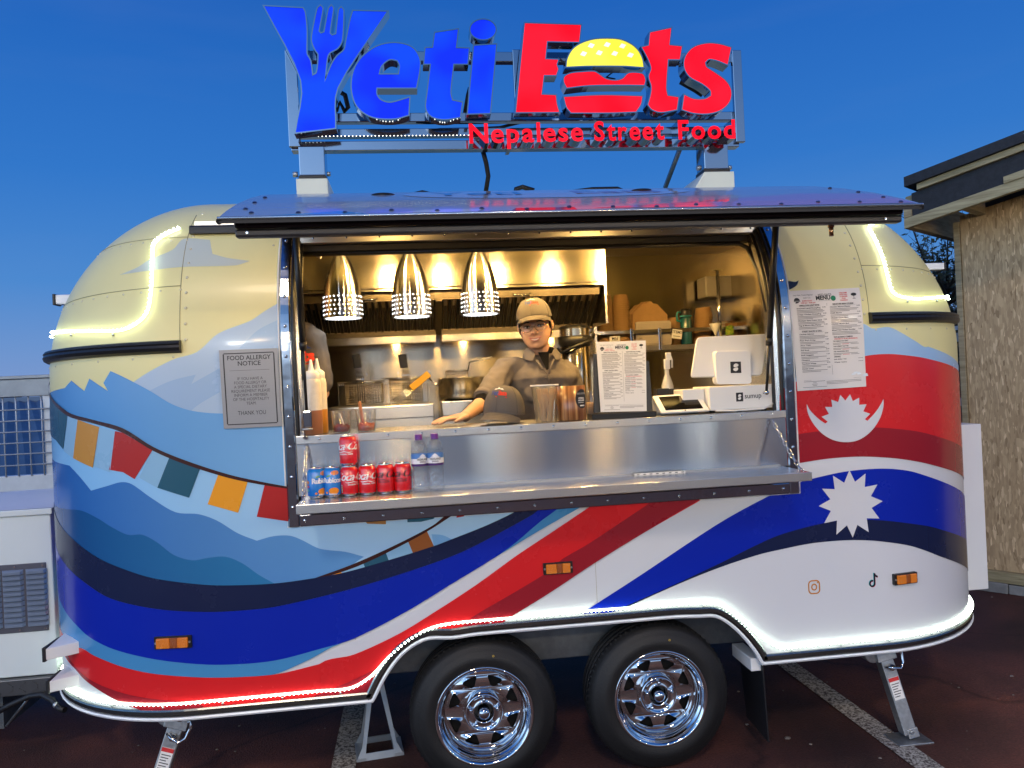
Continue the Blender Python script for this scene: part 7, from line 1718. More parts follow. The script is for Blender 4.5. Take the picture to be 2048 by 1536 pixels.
# tablet on the counter
tp = [on_counter(1322, 827), on_counter(1419, 820)]
y0 = .03; A, B = at(1322, 827, y0), at(1419, 820, y0); Cc, D = at(1304, 795, y0 + .10), at(1396, 789, y0 + .10)
zc = CZ + .006; A.z = B.z = zc
tab = thing('card_tablet', 'white tablet with black screen lying tilted beside the till', 'tablet', (A.x, y0, CZ)); off = Vector((A.x, y0, CZ))
P = [A, B, D, Cc]; nrm = (B - A).cross(Cc - A).normalized(); 
mb = MB(); mb.add([p - off for p in P] + [p - off + nrm * .010 for p in P], [(3, 2, 1, 0), (4, 5, 6, 7), (0, 1, 5, 4), (1, 2, 6, 5), (2, 3, 7, 6), (3, 0, 4, 7)]); mb.build('case', WHITE_PL, tab, bevel=.004)
cen = sum(P, Vector()) / 4 - off; mb = MB(); mb.add([cen + (p - off - cen) * .78 + nrm * .0106 for p in P], [(0, 1, 2, 3)]); mb.build('screen', mat('dark_screen', (.008, .007, .006), .06, coat=.5), tab)
bm_ = (P[0] + P[1]) / 2 - off; mb = MB().sphere(bm_.lerp(cen, .10) + nrm * .0105, .003, 8, 5); mb.build('home_button', BLACK, tab)
MB().add([Cc - off, D - off, Vector((D.x - off.x, D.y - off.y, .0)), Vector((Cc.x - off.x, Cc.y - off.y, .0)), (Cc + D) / 2 - off + Vector((0, -.06, -.03))], [(0, 1, 2, 3), (0, 3, 4), (1, 4, 2)]).build('prop_stand', WHITE_PL, tab)
# till screen on its cash box
ty = .07; tl = thing('till_screen', 'white point of sale screen seen from behind on its stand', 'till', (at(1467, 770, ty).x, ty, CZ)); off = tl.location.copy()
P = [at(1382, 754, ty + .02), at(1524, 750, ty + .02), at(1537, 667, ty + .09), at(1394, 674, ty + .09)]
pl2 = []
def rq(P, r=.10, n=4):
    out = []
    for i in range(4):
        a, b, c = P[i - 1], P[i], P[(i + 1) % 4]; la = min(.3, .018 / (a - b).length); lc = min(.3, .018 / (c - b).length); s, e_ = b.lerp(a, la), b.lerp(c, lc)
        for k in range(n + 1): t = k / n; out.append(s.lerp(b, t).lerp(b.lerp(e_, t), t))
    return out
Q = rq(P); nn = (P[1] - P[0]).cross(P[3] - P[0]).normalized()
n = len(Q); mb = MB(); mb.add([p - off for p in Q] + [p - off - nn * .014 for p in Q], [tuple(range(n)), tuple(range(2 * n - 1, n - 1, -1))] + [(i, n + i, n + (i + 1) % n, (i + 1) % n) for i in range(n)]); mb.build('screen_back', WHITE_PL, tl, bevel=.003)
P2 = [at(1433, 769, ty), at(1504, 768, ty), at(1501, 701, ty + .03), at(1430, 702, ty + .03)]; Q = rq(P2); n = len(Q); nn2 = (P2[1] - P2[0]).cross(P2[3] - P2[0]).normalized()
mb = MB(); mb.add([p - off for p in Q] + [p - off + Vector((0, .045, 0)) for p in Q], [tuple(range(n)), tuple(range(2 * n - 1, n - 1, -1))] + [(i, n + i, n + (i + 1) % n, (i + 1) % n) for i in range(n)]); mb.build('stand', WHITE_PL, tl, bevel=.003)
def in_quad(P, nn, o_):
    def f(a, b): p = (P[0] * (1 - a) + P[1] * a) * (1 - b) + (P[3] * (1 - a) + P[2] * a) * b; return p - off + nn * o_
    return f
sgn = 1 if nn2.y < 0 else -1
f = in_quad(P2, nn2 * sgn, .0012); f2 = in_quad(P2, nn2 * sgn, .0018)
MB().add([f(.41, .33), f(.71, .33), f(.71, .67), f(.41, .67)], [(0, 1, 2, 3)]).build('emblem', INK, tl, normals=False)
def s_mark(fn, cx, cy, s, sy):
    """the rounded S made of two interlocking lobes"""
    up = [(cx + s * (.34 * cos(a) + .05), cy + sy * (.17 + .30 * sin(a))) for a in np.linspace(.35, 3.6, 14)] + [(cx - s * .10, cy + sy * .0), (cx + s * .24, cy + sy * .10)]
    lo_ = [(cx - s * (.34 * cos(a) + .05), cy - sy * (.17 + .30 * sin(a))) for a in np.linspace(.35, 3.6, 14)] + [(cx + s * .10, cy - sy * .0), (cx - s * .24, cy - sy * .10)]
    mb = MB()
    for pl in (up, lo_): vs_, ts_ = tri_fill([pl]); mb.add([fn(a, b) for a, b in vs_], ts_)
    return mb
s_mark(f2, .56, .50, .22, .24).build('emblem_mark', PAPER, tl, normals=False)
cby = .035; cb = thing('cash_box', 'white sumup till base box on the counter under the screen', 'till base', (at(1482, 815, cby).x, cby, CZ)); off2 = cb.location.copy()
xa, xb = at(1419, 790, cby).x - off2.x, at(1546, 790, cby).x - off2.x; zt = at(1482, 771, cby).z - CZ
MB().box(xa, xb, .0, .20, .010, zt).build('box_shell', WHITE_PL, cb, bevel=.004)
MB().box(xa - .10, xa - .002, .05, .18, .015, at(1395, 778, .09).z - CZ).build('side_unit', WHITE_PL, cb, bevel=.004)
for x_ in (xa + .02, xb - .03, (xa + xb) / 2): MB().cyl((x_, .03, 0), (x_, .03, .0098), .012, 10).build('rubber_foot', BLACK, cb)
MB().tube([(xa + .02, -.012, .010), (xa + .10, -.014, .006), (xb - .05, -.012, .008), (xb + .0, -.004, .03)], .004, 6).build('white_cable', WHITE_PL, cb)
ex, ez = at(1479, 794, cby).x - off2.x, at(1479, 794, cby).z - CZ; h_ = .0165
fe = lambda a, b: (ex + (a - .5) * 2 * h_ * .95, -.0009, ez + (b - .5) * 2 * h_ * 1.15)
MB().add([fe(0, 0), fe(1, 0), fe(1, 1), fe(0, 1)], [(0, 1, 2, 3)]).build('emblem', INK, cb, normals=False); fe2 = lambda a, b: (ex + (a - .5) * 2 * h_ * .95, -.0014, ez + (b - .5) * 2 * h_ * 1.15)
s_mark(fe2, .5, .5, .72, .66).build('emblem_mark', PAPER, cb, normals=False)
mb = MB(); text_into(mb, 'sumup', .034, lambda x, y: (ex + .06 + x, -.0009, ez - .007 + y * .9), 0, bold=.006, width=.074); mb.build('lettering', INK, cb, normals=False)
# spray bottle, dark card boxes, red bottle, tin
x, y = at(1336, 790, .30).x, .30; m_ = mpp(1336, 740, y); zb_ = CZ - .02; zt = at(1336, 705, y).z - zb_
sp = thing('spray_bottle', 'white trigger spray bottle with purple label behind the tablet', 'spray bottle', (x, y, zb_))
MB().lathe([(.0004, 0), (11 * m_, 0), (11.5 * m_, .008), (11.5 * m_, zt * .48), (8 * m_, zt * .58), (4.5 * m_, zt * .66), (4.2 * m_, zt * .74)], 24).build('bottle_wall', FROST, sp)
MB().rbox(-5 * m_, 6 * m_, -4 * m_, 4 * m_, zt * .74, zt * .90, .004, 'y').rbox(-1 * m_, 9 * m_, -3.5 * m_, 3.5 * m_, zt * .88, zt, .004, 'y').build('trigger_head', WHITE_PL, sp, bevel=.003)
MB().tube([(8 * m_, 0, zt * .95), (11 * m_, 0, zt * .88), (10.5 * m_, 0, zt * .76)], .0045, 6).build('trigger', WHITE_PL, sp)
MB().lathe([(11.8 * m_, zt * .10), (11.8 * m_, zt * .30)], 14, a0=-1.2, a1=.3).build('label', mat('purple_label', (.16, .05, .25), .5), sp)
for px, lab in ((1327, 'small black carton with white print behind the tablet, left of its twin'), (1352, 'small black carton with white print next to the till base')):
    x = at(px, 790, .20).x; t = thing('black_carton', lab, 'carton', (x, .20, CZ), 0, 'small black cartons on the counter'); h = at(px, 777, .20).z - CZ
    MB().box(-.028, .028, 0, .06, 0, h).build('box_shell', BLACK, t, bevel=.002); mb = MB(); text_into(mb, 'METALS', .014, lambda a, b: (a, -.0006, b + .022), 0, bold=.03); mb.build('lettering', PAPER, t, normals=False)
x = at(1408, 772, .45).x; rb_ = thing('red_bottle', 'red capped drink bottle behind the till screen stand', 'bottle', (x, .45, CZ - .02)); MB().lathe([(.0004, 0), (.026, 0), (.027, .07), (.018, .09), (.014, .11), (.0004, .112)], 20).build('bottle_wall', mat('dark_red_bottle', (.25, .01, .015), .25, coat=.4), rb_); MB().lathe([(.0275, .02), (.0275, .055)], 20).build('label', PAPER, rb_)
x = at(1530, 768, .22).x; tn = thing('steel_tin', 'open steel tin at the right end of the counter behind the till', 'tin', (x, .24, CZ)); MB().lathe([(.0004, .001), (.045, .001), (.047, .01), (.047, .085), (.049, .087), (.045, .088), (.044, .01), (.0004, .006)], 28).build('tin_wall', CHROME, tn)

# -------- allergy notice
na, nb_, nc, nd = [on_body(*p) for p in ((449, 857.5), (564.5, 852), (439, 701), (556, 696.5))]
def notice(x, y, o_):
    u = (na[0] * (1 - x) + nb_[0] * x) * (1 - y) + (nc[0] * (1 - x) + nd[0] * x) * y; z = (na[1] * (1 - x) + nb_[1] * x) * (1 - y) + (nc[1] * (1 - x) + nd[1] * x) * y
    return surfo(u, z, o_)
nw, nh = hypot(nb_[0] - na[0], nb_[1] - na[1]), hypot(nc[0] - na[0], nc[1] - na[1])
nt_ = thing('allergy_notice', 'silver food allergy notice plate on the trailer wall left of the hatch', 'notice')
mb = MB(); gx = list(np.linspace(0, 1, 4)); gy_ = list(np.linspace(0, 1, 12)); mb.grid(lambda x, y: notice(x, y, .010), gx, gy_); mb.grid(lambda x, y: notice(x, y, .0085), gx, gy_)
mb.add([notice(x, y, o_) for o_ in (.0085, .010) for x, y in ((0, 0), (1, 0), (1, 1), (0, 1))], [(0, 1, 5, 4), (1, 2, 6, 5), (2, 3, 7, 6), (3, 0, 4, 7)]); mb.build('plate', mat('brushed_silver_plate', (.30, .295, .30), .45, .55, noise=.06, nscale=40, stretch=(1, 1, 40)), nt_)
mb = MB()
for x0, x1, y0, y1 in ((.075, .925, .945, .957), (.075, .925, .043, .055), (.06, .08, .055, .945), (.92, .94, .055, .945)): mb.grid(lambda x, y: notice(x, y, .0106), [x0, x1], list(np.linspace(y0, y1, 8)))
mb.grid(lambda x, y: notice(x, y, .0106), [.16, .84], [.732, .735])
for s, sz_, y, w in (('FOOD ALLERGY', .105, .868, .74), ('NOTICE', .105, .795, .39), ('IF YOU HAVE A', .070, .610, .43), ('FOOD ALLERGY OR', .070, .558, .55), ('A SPECIAL DIETARY', .070, .505, .56), ('REQUIREMENT PLEASE', .070, .452, .66), ('INFORM A MEMBER', .070, .400, .57), ('OF THE HOSPITALITY', .070, .347, .62), ('TEAM.', .070, .294, .17), ('THANK YOU', .1, .165, .48)):
    text_into(mb, s, sz_ * nw * 1.05, lambda a, b: notice(.5 + a / nw, y + b / nh, .0106), 0, width=w * nw, bold=.012 if sz_ > .1 else -.004)
mb.build('notice_print', INK, nt_, normals=False)

# -------- grey cap with the logo, used on the counter and on the woman
CAPM = mat('grey_cap_cloth', (.13, .115, .105), .9, noise=.12, nscale=300, bump=.12, bscale=500); CAPU = mat('cap_under', (.10, .09, .08), .95)
L_BLUE = mat('stitch_blue', (.04, .07, .28), .8); L_RED = mat('stitch_red', (.65, .04, .02), .8); L_WHT = mat('stitch_white', (.75, .76, .78), .8)
def cap_surface(th, ph):
    """crown of the cap: th round (0 = right, -90 deg = front), ph from the rim (0) to the button (pi/2)"""
    a, b, h = .086, .100, .118
    fr_ = max(0, -sin(th)); k = cos(ph) ** .8
    zz_ = h * sin(ph) ** (1.0 - .25 * fr_) * (1 + .06 * fr_ * sin(2 * ph))
    return Vector((a * k * cos(th), b * k * sin(th) * (1 + .02 * fr_), zz_))
def make_cap(name, label, M2, parent=None):
    if parent is None:
        t = thing(name, label, 'cap', M2.translation); t.rotation_euler = M2.to_euler(); par = t; T = Matrix.Identity(4)
    else:
        par = None; T = M2; t = None
    thv = list(np.linspace(0, 2 * pi, 49)); phv = list(np.linspace(0, pi / 2, 17))
    crown = MB().grid(lambda a, b: T @ cap_surface(a, b), thv, phv); crown.grid(lambda a, b: T @ (cap_surface(a, b) * .97), thv, phv)
    o = crown.build('crown' if parent is None else 'cap', CAPM, par if parent is None else parent)
    sub = o if parent is not None else par
    sm = MB()
    for k in range(6): a = pi / 6 + k * pi / 3; sm.tube([T @ (cap_surface(a, b) * 1.004) for b in np.linspace(.02, pi / 2 - .05, 14)], .0012, 5)
    sm.tube([T @ (cap_surface(a, .06) * 1.004) for a in thv], .0010, 4); sm.build('seams', CAPU, sub)
    MB().sphere(T @ Vector((0, 0, .119)), .007, 10, 6, sz=.5).build('button', CAPM, sub)
    # brim
    bv = []
    def brim(s, q, d):
        th = radians(-162 + 144 * s); base = cap_surface(th, .02); k = sin(pi * s) ** .55
        return T @ Vector((base.x * (1 + .03 * q * k), base.y - .068 * q * k, base.z - .030 * q * k * .55 - .020 * (2 * s - 1) ** 2 * (1 - .0 * q) - .012 * q + d))
    bm_ = MB(); sv, qv = list(np.linspace(0, 1, 25)), list(np.linspace(0, 1, 7))
    bm_.grid(lambda s, q: brim(s, q, .001), sv, qv); bm_.grid(lambda s, q: brim(s, q, -.003), sv, qv); n = len(sv)
    bm_.add([brim(s, 1, .001) for s in sv] + [brim(s, 1, -.003) for s in sv], [(i, i + 1, n + i + 1, n + i) for i in range(n - 1)])
    bm_.build('brim', CAPM, sub)
    st_ = MB()
    for q in (.3, .5, .7, .9): st_.tube([brim(s, q, .0018) for s in np.linspace(.08, .92, 20)], .0006, 3)
    st_.build('brim_stitching', CAPU, sub)
    # embroidered logo
    def em(x, y, o_=.0018): th = -pi / 2 + x / .098; ph = .62 + y / .11; p = cap_surface(th, ph); return T @ (p * (1 + o_ / .1))
    mb = MB(); text_into(mb, 'Yeti', .030, lambda x, y: em(x - .018, y - .006), 0, bold=.03, shear=.1); mb.build('logo_lettering', L_BLUE, sub, normals=False)
    mb = MB(); text_into(mb, 'Eats', .030, lambda x, y: em(x + .024, y - .006), 0, bold=.045, shear=.1); 
    for k in range(1): mb.add([em(a, b) for a, b in ((-.008, -.016), (.050, -.016), (.050, -.0125), (-.008, -.0125))], [(0, 1, 2, 3)])
    mb.build('logo_lettering', L_RED, sub, normals=False)
    mb = MB()
    for pl in ([(-.032, .024), (-.022, .034), (-.012, .026)], [(-.018, .026), (-.002, .043), (.014, .027), (.002, .030)], [(.008, .027), (.020, .036), (.034, .024)]): mb.add([em(a, b - .002) for a, b in pl], [tuple(range(len(pl)))])
    mb.build('logo_peaks', L_WHT, sub, normals=False)
    return t
cp = on_counter(1005, 849)
make_cap('cap', 'dark grey baseball cap with Yeti Eats logo lying on the counter', Matrix.Translation((at(1010, 840, .10).x, .12, CZ + .040)) @ Matrix.Rotation(radians(-26), 4, 'Z') @ Matrix.Rotation(radians(4), 4, 'Y') @ Matrix.Rotation(radians(-2), 4, 'X'))

# -------- louvred equipment cabinet on the drawbar, axle stands
gA = at(105, 1124, .63); bxx = gA.x
gc = thing('equipment_cabinet', 'pale steel cabinet with louvred vent panel standing on a tread plate', 'cabinet', (bxx - .9, .63, 0))
zt, zbm = at(60, 1018, .63).z, at(60, 1352, .63).z
CAB = mat('pale_cabinet_paint', (.66, .72, .72), .4, coat=.2, noise=.03, nscale=3)
MB().box(0, .9, 0, .72, zbm, zt - .03).build('cabinet_shell', CAB, gc, bevel=.005)
MB().box(-.01, .912, -.012, .73, zt - .028, zt).build('lid', CAB, gc, bevel=.004)
mb = MB(); mb.add([(-.01, .0, zt + .001), (.912, .0, zt + .001), (.912, .73, zt + .001), (-.01, .73, zt + .001), (.5, .5, zt + .016), (.912, .35, zt + .016), (.912, .70, zt + .016), (.5, .70, zt + .016)], [(0, 1, 5, 4), (1, 2, 6, 5), (2, 3, 7, 6), (3, 0, 4, 7), (4, 5, 6, 7)]); mb.build('lid_top', mat('white_lid', (.74, .73, .76), .4), gc)
vx0, vx1 = at(-60, 1190, .63).x - bxx + .9, at(104, 1190, .63).x - bxx + .9 - .045; vz1, vz0 = at(50, 1127, .63).z, at(50, 1264, .63).z
vx1 = at(101, 1190, .63).x - bxx + .9 - .012
vp = MB().box(vx0, vx1, -.006, -.0005, vz0, vz1).build('vent_panel', mat('grey_vent_panel', (.10, .10, .125), .45, .4), gc, bevel=.002)
LOUV = mat('louvre_steel', (.30, .38, .52), .3, .5)
for cxp in (7, -38, 30 - 105, 52 + 0, 0):
    pass
for xc in (at(29, 1190, .63).x - bxx + .9, at(76, 1190, .63).x - bxx + .9, at(-17, 1190, .63).x - bxx + .9):
    for k in range(11):
        z = vz1 - .036 - (vz1 - vz0 - .05) * k / 11.0; w = .045
        M2 = Matrix.Translation((xc, -.006, z))
        MB().add([M2 @ Vector(p) for p in ((-w, 0, .011), (w, 0, .011), (w, 0, -.008), (-w, 0, -.008), (-w + .008, -.016, .0035), (w - .008, -.016, .0035), (w - .008, -.014, -.009), (-w + .008, -.014, -.009))], [(0, 1, 5, 4), (1, 2, 6, 5), (3, 0, 4, 7), (4, 5, 6, 7)]).build('louvre', LOUV, vp)
for x, z in ((vx1 - .012, vz1 - .012), (vx1 - .012, vz0 + .012), (vx1 - .012, (vz0 + vz1) / 2), (vx1 - .13, vz1 - .012), (vx1 - .12, vz0 + .012)): MB().cyl((x, -.006, z), (x, -.010, z), .005, 8).build('panel_screw', SCREW, vp)
for k in range(16): z = vz1 - .02 - (vz1 - vz0 + .04) * k / 16; MB().add([(.9003, .07, z), (.9003, .17, z), (.912, .17, z - .009), (.912, .07, z - .009)], [(0, 1, 2, 3)]).build('side_louvre', CAB, gc)
TREAD = mat('tread_plate', (.14, .14, .145), .4, .9)
MB().box(-.1, .905, -.03, 1.0, zbm - .075, zbm - .002).build('tread_plate', TREAD, gc, bevel=.004)
mb = MB()
for i in range(14):
    for j in range(2): M2 = Matrix.Translation((.9 - .035 - i * .052, -.0305, zbm - .024 - j * .028)) @ Matrix.Rotation(.6 if (i + j) % 2 else -.6, 4, 'Y'); mb.box(-.016, .016, -.003, .0, -.0035, .0035, M=M2)
mb.build('tread_lugs', TREAD, gc)['kind'] = 'stuff'
MB().box(.1, .16, .2, .9, 0, zbm - .08).box(.5, .56, .2, .9, .12, zbm - .08).build('drawbar', GALV, gc)
a, b = at(68, 1383, .62), at(20, 1446, .75); MB().tube([a - gc.location, Vector((b.x, .72, b.z)) - gc.location], .006, 6).build('stay_rod', ZINC, gc)
cbp = thing('hook_up_cable', 'black hook up cable with clip under the cabinet, running to the trailer', 'cable'); MB().tube([at(-20, 1432, .62), at(20, 1410, .6), at(60, 1392, .6), at(85, 1389, .58), at(105, 1400, .55), at(118, 1416, .52), at(130, 1420, .5)], .013, 8).build('cable_run', RUBBER, cbp); p = at(112, 1410, .53); MB().sphere(p, .014, 8, 6).build('clip', ZINC, cbp)
STANDM = mat('painted_stand_steel', (.40, .44, .48), .4, .5, noise=.15, nscale=10)
def axle_stand(loc, rz, label):
    t = thing('axle_stand', label, 'axle stand', loc, rz, 'steel stands under the trailer')
    H = .36
    def leg_plate(y, tilt):
        o_ = [(-.105, 0), (.105, 0), (.075, .06), (.026, H), (-.026, H), (-.075, .06)]; h_ = [(-.062, .030), (.062, .030), (.058, .06), (.012, H - .05), (-.012, H - .05), (-.058, .06)]
        vs_, ts_ = tri_fill([o_, h_]); Mx = Matrix.Translation((0, y, 0)) @ Matrix.Rotation(tilt, 4, 'X')
        v0 = [Mx @ Vector((x, 0, z)) for x, z in vs_]; v1 = [Mx @ Vector((x, .006, z)) for x, z in vs_]; n = len(vs_); mb = MB().add(v0 + v1, ts_ + [tuple(n + i for i in reversed(q)) for q in ts_])
        for ring_, o2 in ((list(range(6)), 0), (list(range(6, 12)), 0)): mb.add([v0[i] for i in ring_] + [v1[i] for i in ring_], [(i, (i + 1) % 6, 6 + (i + 1) % 6, 6 + i) for i in range(6)])
        return mb
    leg_plate(-.085, -.22).build('side_plate', STANDM, t); leg_plate(.085, .22).build('side_plate', STANDM, t)
    MB().box(-.105, -.062, -.085, .085, .0, .012).build('foot_bar', STANDM, t); MB().box(.062, .105, -.085, .085, 0, .012).build('foot_bar', STANDM, t)
    MB().box(-.065, .05, -.03, .03, H - .012, H + .025).build('saddle', WHITE, t, bevel=.004); MB().cyl((0, -.02, H - .012), (0, -.02, H - .10), .0045, 8).build('screw_rod', ZINC, t)
    return t
p = atz(757, 1512, 0); axle_stand((p.x + .0, .47, 0), .12, 'pale steel stand under the trailer in front of the front wheel'); p = atz(1470, 1440, 0); axle_stand((p.x - .02, 1.0, 0), -.1, 'steel stand under the trailer behind the rear wheel')

# -------- festoon lights over the yard behind the viewer: the rims and the steel apron mirror them
rn = random.Random(21)
for row, (yy, zz_, xs_b) in enumerate(((-4.7, 3.0, (-8.2, -6.6, -5.0, -3.4, -1.75, -.2, .75, 1.92, 2.98, 4.6, 6.3, 8.0, 9.8)), (-8.6, 3.9, np.arange(-8.0, 11, 1.9)))):
    fs = thing('festoon_string', ('nearer string of festoon bulbs over the yard', 'farther string of festoon bulbs over the yard')[row], 'festoon', (0, yy, zz_))
    sag = lambda x: -.22 * (1 - ((x % 6.0) / 3.0 - 1) ** 2)
    MB().tube([(x, 0, sag(x)) for x in np.linspace(-9, 12, 64)], .006, 5).build('cable', RUBBER, fs)
    for k, x in enumerate(xs_b):
        warm = k % 2 == 1
        b_ = MB().sphere((x, 0, sag(x) - .09), .032, 10, 8).build('bulb', mat('festoon_warm_lit' if warm else 'festoon_white_lit', (1, 1, .9), .4, emit=(1.0, .66, .28) if warm else (.95, 1.0, .98), strength=1500 if warm else 1000), fs)
        MB().cyl((x, 0, sag(x)), (x, 0, sag(x) - .06), .018, 8).build('bulb_holder', BLACK, b_)
    for x in (-9, -3, 3, 9): MB().cyl((x, .1, -zz_), (x, .1, .05), .04, 10).build('pole', ZINC, fs)

# ================================================================== PEOPLE
SKIN = mat('skin', (.60, .34, .21), .45, sss=.12, noise=.08, nscale=60, bump=.03, bscale=300)
SHIRT = mat('grey_polo_cloth', (.165, .140, .120), .92, noise=.10, nscale=260, bump=.25, bscale=420)
UNDER = mat('black_jersey', (.006, .006, .007), 1.0, spec=.1, bump=.1, bscale=400)
HAIR = mat('black_hair', (.008, .006, .005), .35, bump=.4, bscale=300, stretch=(1, 1, .1))
TROUS = mat('black_trousers', (.012, .012, .014), .9)
def remesh(o, vox, smooth=2, disp=0.0, dscale=.08):
    m = o.modifiers.new('remesh', 'REMESH'); m.mode = 'VOXEL'; m.voxel_size = vox; m.use_smooth_shade = True
    s = o.modifiers.new('smooth', 'SMOOTH'); s.iterations = smooth; s.factor = .5
    if disp:
        tx = bpy.data.textures.new('folds', 'CLOUDS'); tx.noise_scale = dscale; tx.noise_depth = 1
        d = o.modifiers.new('folds', 'DISPLACE'); d.texture = tx; d.strength = disp; d.mid_level = .5; d.texture_coords = 'LOCAL'
def loft(mb, rings, n=28):
    """rings: (centre, rx, ry, tilt) stacked ellipses, closed at both ends"""
    v = []
    for c, rx, ry, *t in rings:
        for j in range(n):
            a = 2 * pi * j / n; p = Vector((rx * cos(a), ry * sin(a), 0))
            if t: p = Matrix.Rotation(t[0], 3, 'Y') @ p
            v.append(Vector(c) + p)
    f = []
    for i in range(len(rings) - 1):
        for j in range(n): f.append((i * n + j, i * n + (j + 1) % n, (i + 1) * n + (j + 1) % n, (i + 1) * n + j))
    k = len(rings); f += [tuple(range(n - 1, -1, -1)), tuple((k - 1) * n + j for j in range(n))]
    return mb.add(v, f, 0, True)
def limb(mb, pts, rs, n=14):
    out, rr = [], []
    P = [Vector(p) for p in pts]
    for i in range(len(P) - 1):
        for k in range(4): t = k / 4; out.append(P[i].lerp(P[i + 1], t)); rr.append(rs[i] * (1 - t) + rs[i + 1] * t)
    out.append(P[-1]); rr.append(rs[-1])
    mb.tube(out, rr, n)
    mb.sphere(P[0], rs[0], 12, 8); mb.sphere(P[-1], rs[-1], 12, 8)
    return mb
HEAD_PROF = [(-.118, .014, .020, -.045), (-.113, .030, .032, -.040), (-.100, .045, .047, -.030), (-.078, .057, .062, -.020), (-.052, .0655, .075, -.010), (-.020, .069, .084, -.002), (.015, .070, .089, .004), (.05, .071, .091, .008), (.08, .064, .083, .010), (.102, .046, .060, .012), (.114, .022, .030, .012)]
def head(mb, T):
    v, n = [], 40
    prof = HEAD_PROF
    zs = [p[0] for p in prof]
    fine_ = []
    for z in np.linspace(zs[0], zs[-1], 44):
        rx = np.interp(z, zs, [p[1] for p in prof]); ry = np.interp(z, zs, [p[2] for p in prof]); cy = np.interp(z, zs, [p[3] for p in prof]); fine_.append((z, rx, ry, cy))
    for z, rx, ry, cy in fine_:
        for j in range(n):
            a = 2 * pi * j / n; x = rx * cos(a); y = cy + ry * sin(a); f = max(0, -sin(a))
            # eye sockets, cheeks, chin
            if f > .3:
                for sx in (-1, 1):
                    y += .0085 * math.exp(-((x - sx * .031) / .016) ** 2 - ((z - .012) / .012) ** 2)
                    y -= .0065 * math.exp(-((x - sx * .042) / .018) ** 2 - ((z + .030) / .022) ** 2)
                    y -= .0040 * math.exp(-((x - sx * .026) / .020) ** 2 - ((z - .036) / .009) ** 2)
                y -= .0065 * math.exp(-(x / .020) ** 2 - ((z + .066) / .012) ** 2)
                y -= .006 * math.exp(-(x / .016) ** 2 - ((z + .103) / .014) ** 2)
                y += .0035 * math.exp(-(x / .02) ** 2 - ((z + .086) / .006) ** 2)
            v.append(T @ Vector((x, y, z)))
    m = len(fine_); f = []
    for i in range(m - 1):
        for j in range(n): f.append((i * n + j, i * n + (j + 1) % n, (i + 1) * n + (j + 1) % n, (i + 1) * n + j))
    f += [tuple(range(n - 1, -1, -1)), tuple((m - 1) * n + j for j in range(n))]
    mb.add(v, f, 0, True)
    # nose
    mb.tube([T @ Vector(p) for p in ((0, -.078, .022), (0, -.086, .004), (0, -.095, -.014), (0, -.097, -.024), (0, -.086, -.033))], [.0065, .0075, .0095, .0105, .007], 10)
    for s in (-1, 1): mb.sphere(T @ Vector((s * .0105, -.087, -.026)), .0078, 8, 6)
    for s in (-1, 1):   # ears
        mb.tube([T @ Vector(p) for p in ((s * .068, .004, .026), (s * .079, .014, .030), (s * .081, .018, .012), (s * .075, .010, -.012), (s * .068, .0, -.024))], [.006, .008, .008, .007, .006], 8)
        mb.sphere(T @ Vector((s * .070, .006, .004)), .013, 8, 6)
def hand_flat(mb, wrist, fwd, out, up, s=1.0):
    """palm down hand: fwd to the fingertips, out to the thumb side"""
    W, F, O, U = Vector(wrist), Vector(fwd).normalized(), Vector(out).normalized(), Vector(up).normalized()
    P = lambda a, b, c: W + (F * a + O * b + U * c) * s
    v = []
    rows = [(-.012, .024, .018, .004), (.015, .030, .016, .004), (.05, .038, .0145, .004), (.082, .040, .0125, .003), (.094, .038, .010, .002)]
    loft_pts = []
    n = 16
    for a, w, h, c in rows:
        for j in range(n): t = 2 * pi * j / n; v.append(P(a, w * cos(t), c + h * sin(t)))
    f = []
    for i in range(len(rows) - 1):
        for j in range(n): f.append((i * n + j, i * n + (j + 1) % n, (i + 1) * n + (j + 1) % n, (i + 1) * n + j))
    f += [tuple(range(n - 1, -1, -1)), tuple((len(rows) - 1) * n + j for j in range(n))]
    mb.add(v, f, 0, True)
    for b, L, sp in ((.030, .066, .16), (.0105, .074, .05), (-.0095, .069, -.05), (-.029, .054, -.17)):
        q = [P(.078, b, .003), P(.094, b + sp * .010, .006), P(.094 + L * .45, b + sp * L * .5, .004), P(.094 + L * .75, b + sp * L * .8, -.002), P(.094 + L, b + sp * L, -.0065)]
        limb(mb, q, [.0095, .0092, .0082, .0076, .0064], 10)
    limb(mb, [P(.012, .022, .0), P(.038, .043, .0), (P(.066, .058, -.003)), P(.090, .064, -.0065)], [.013, .0115, .0095, .0075], 10)
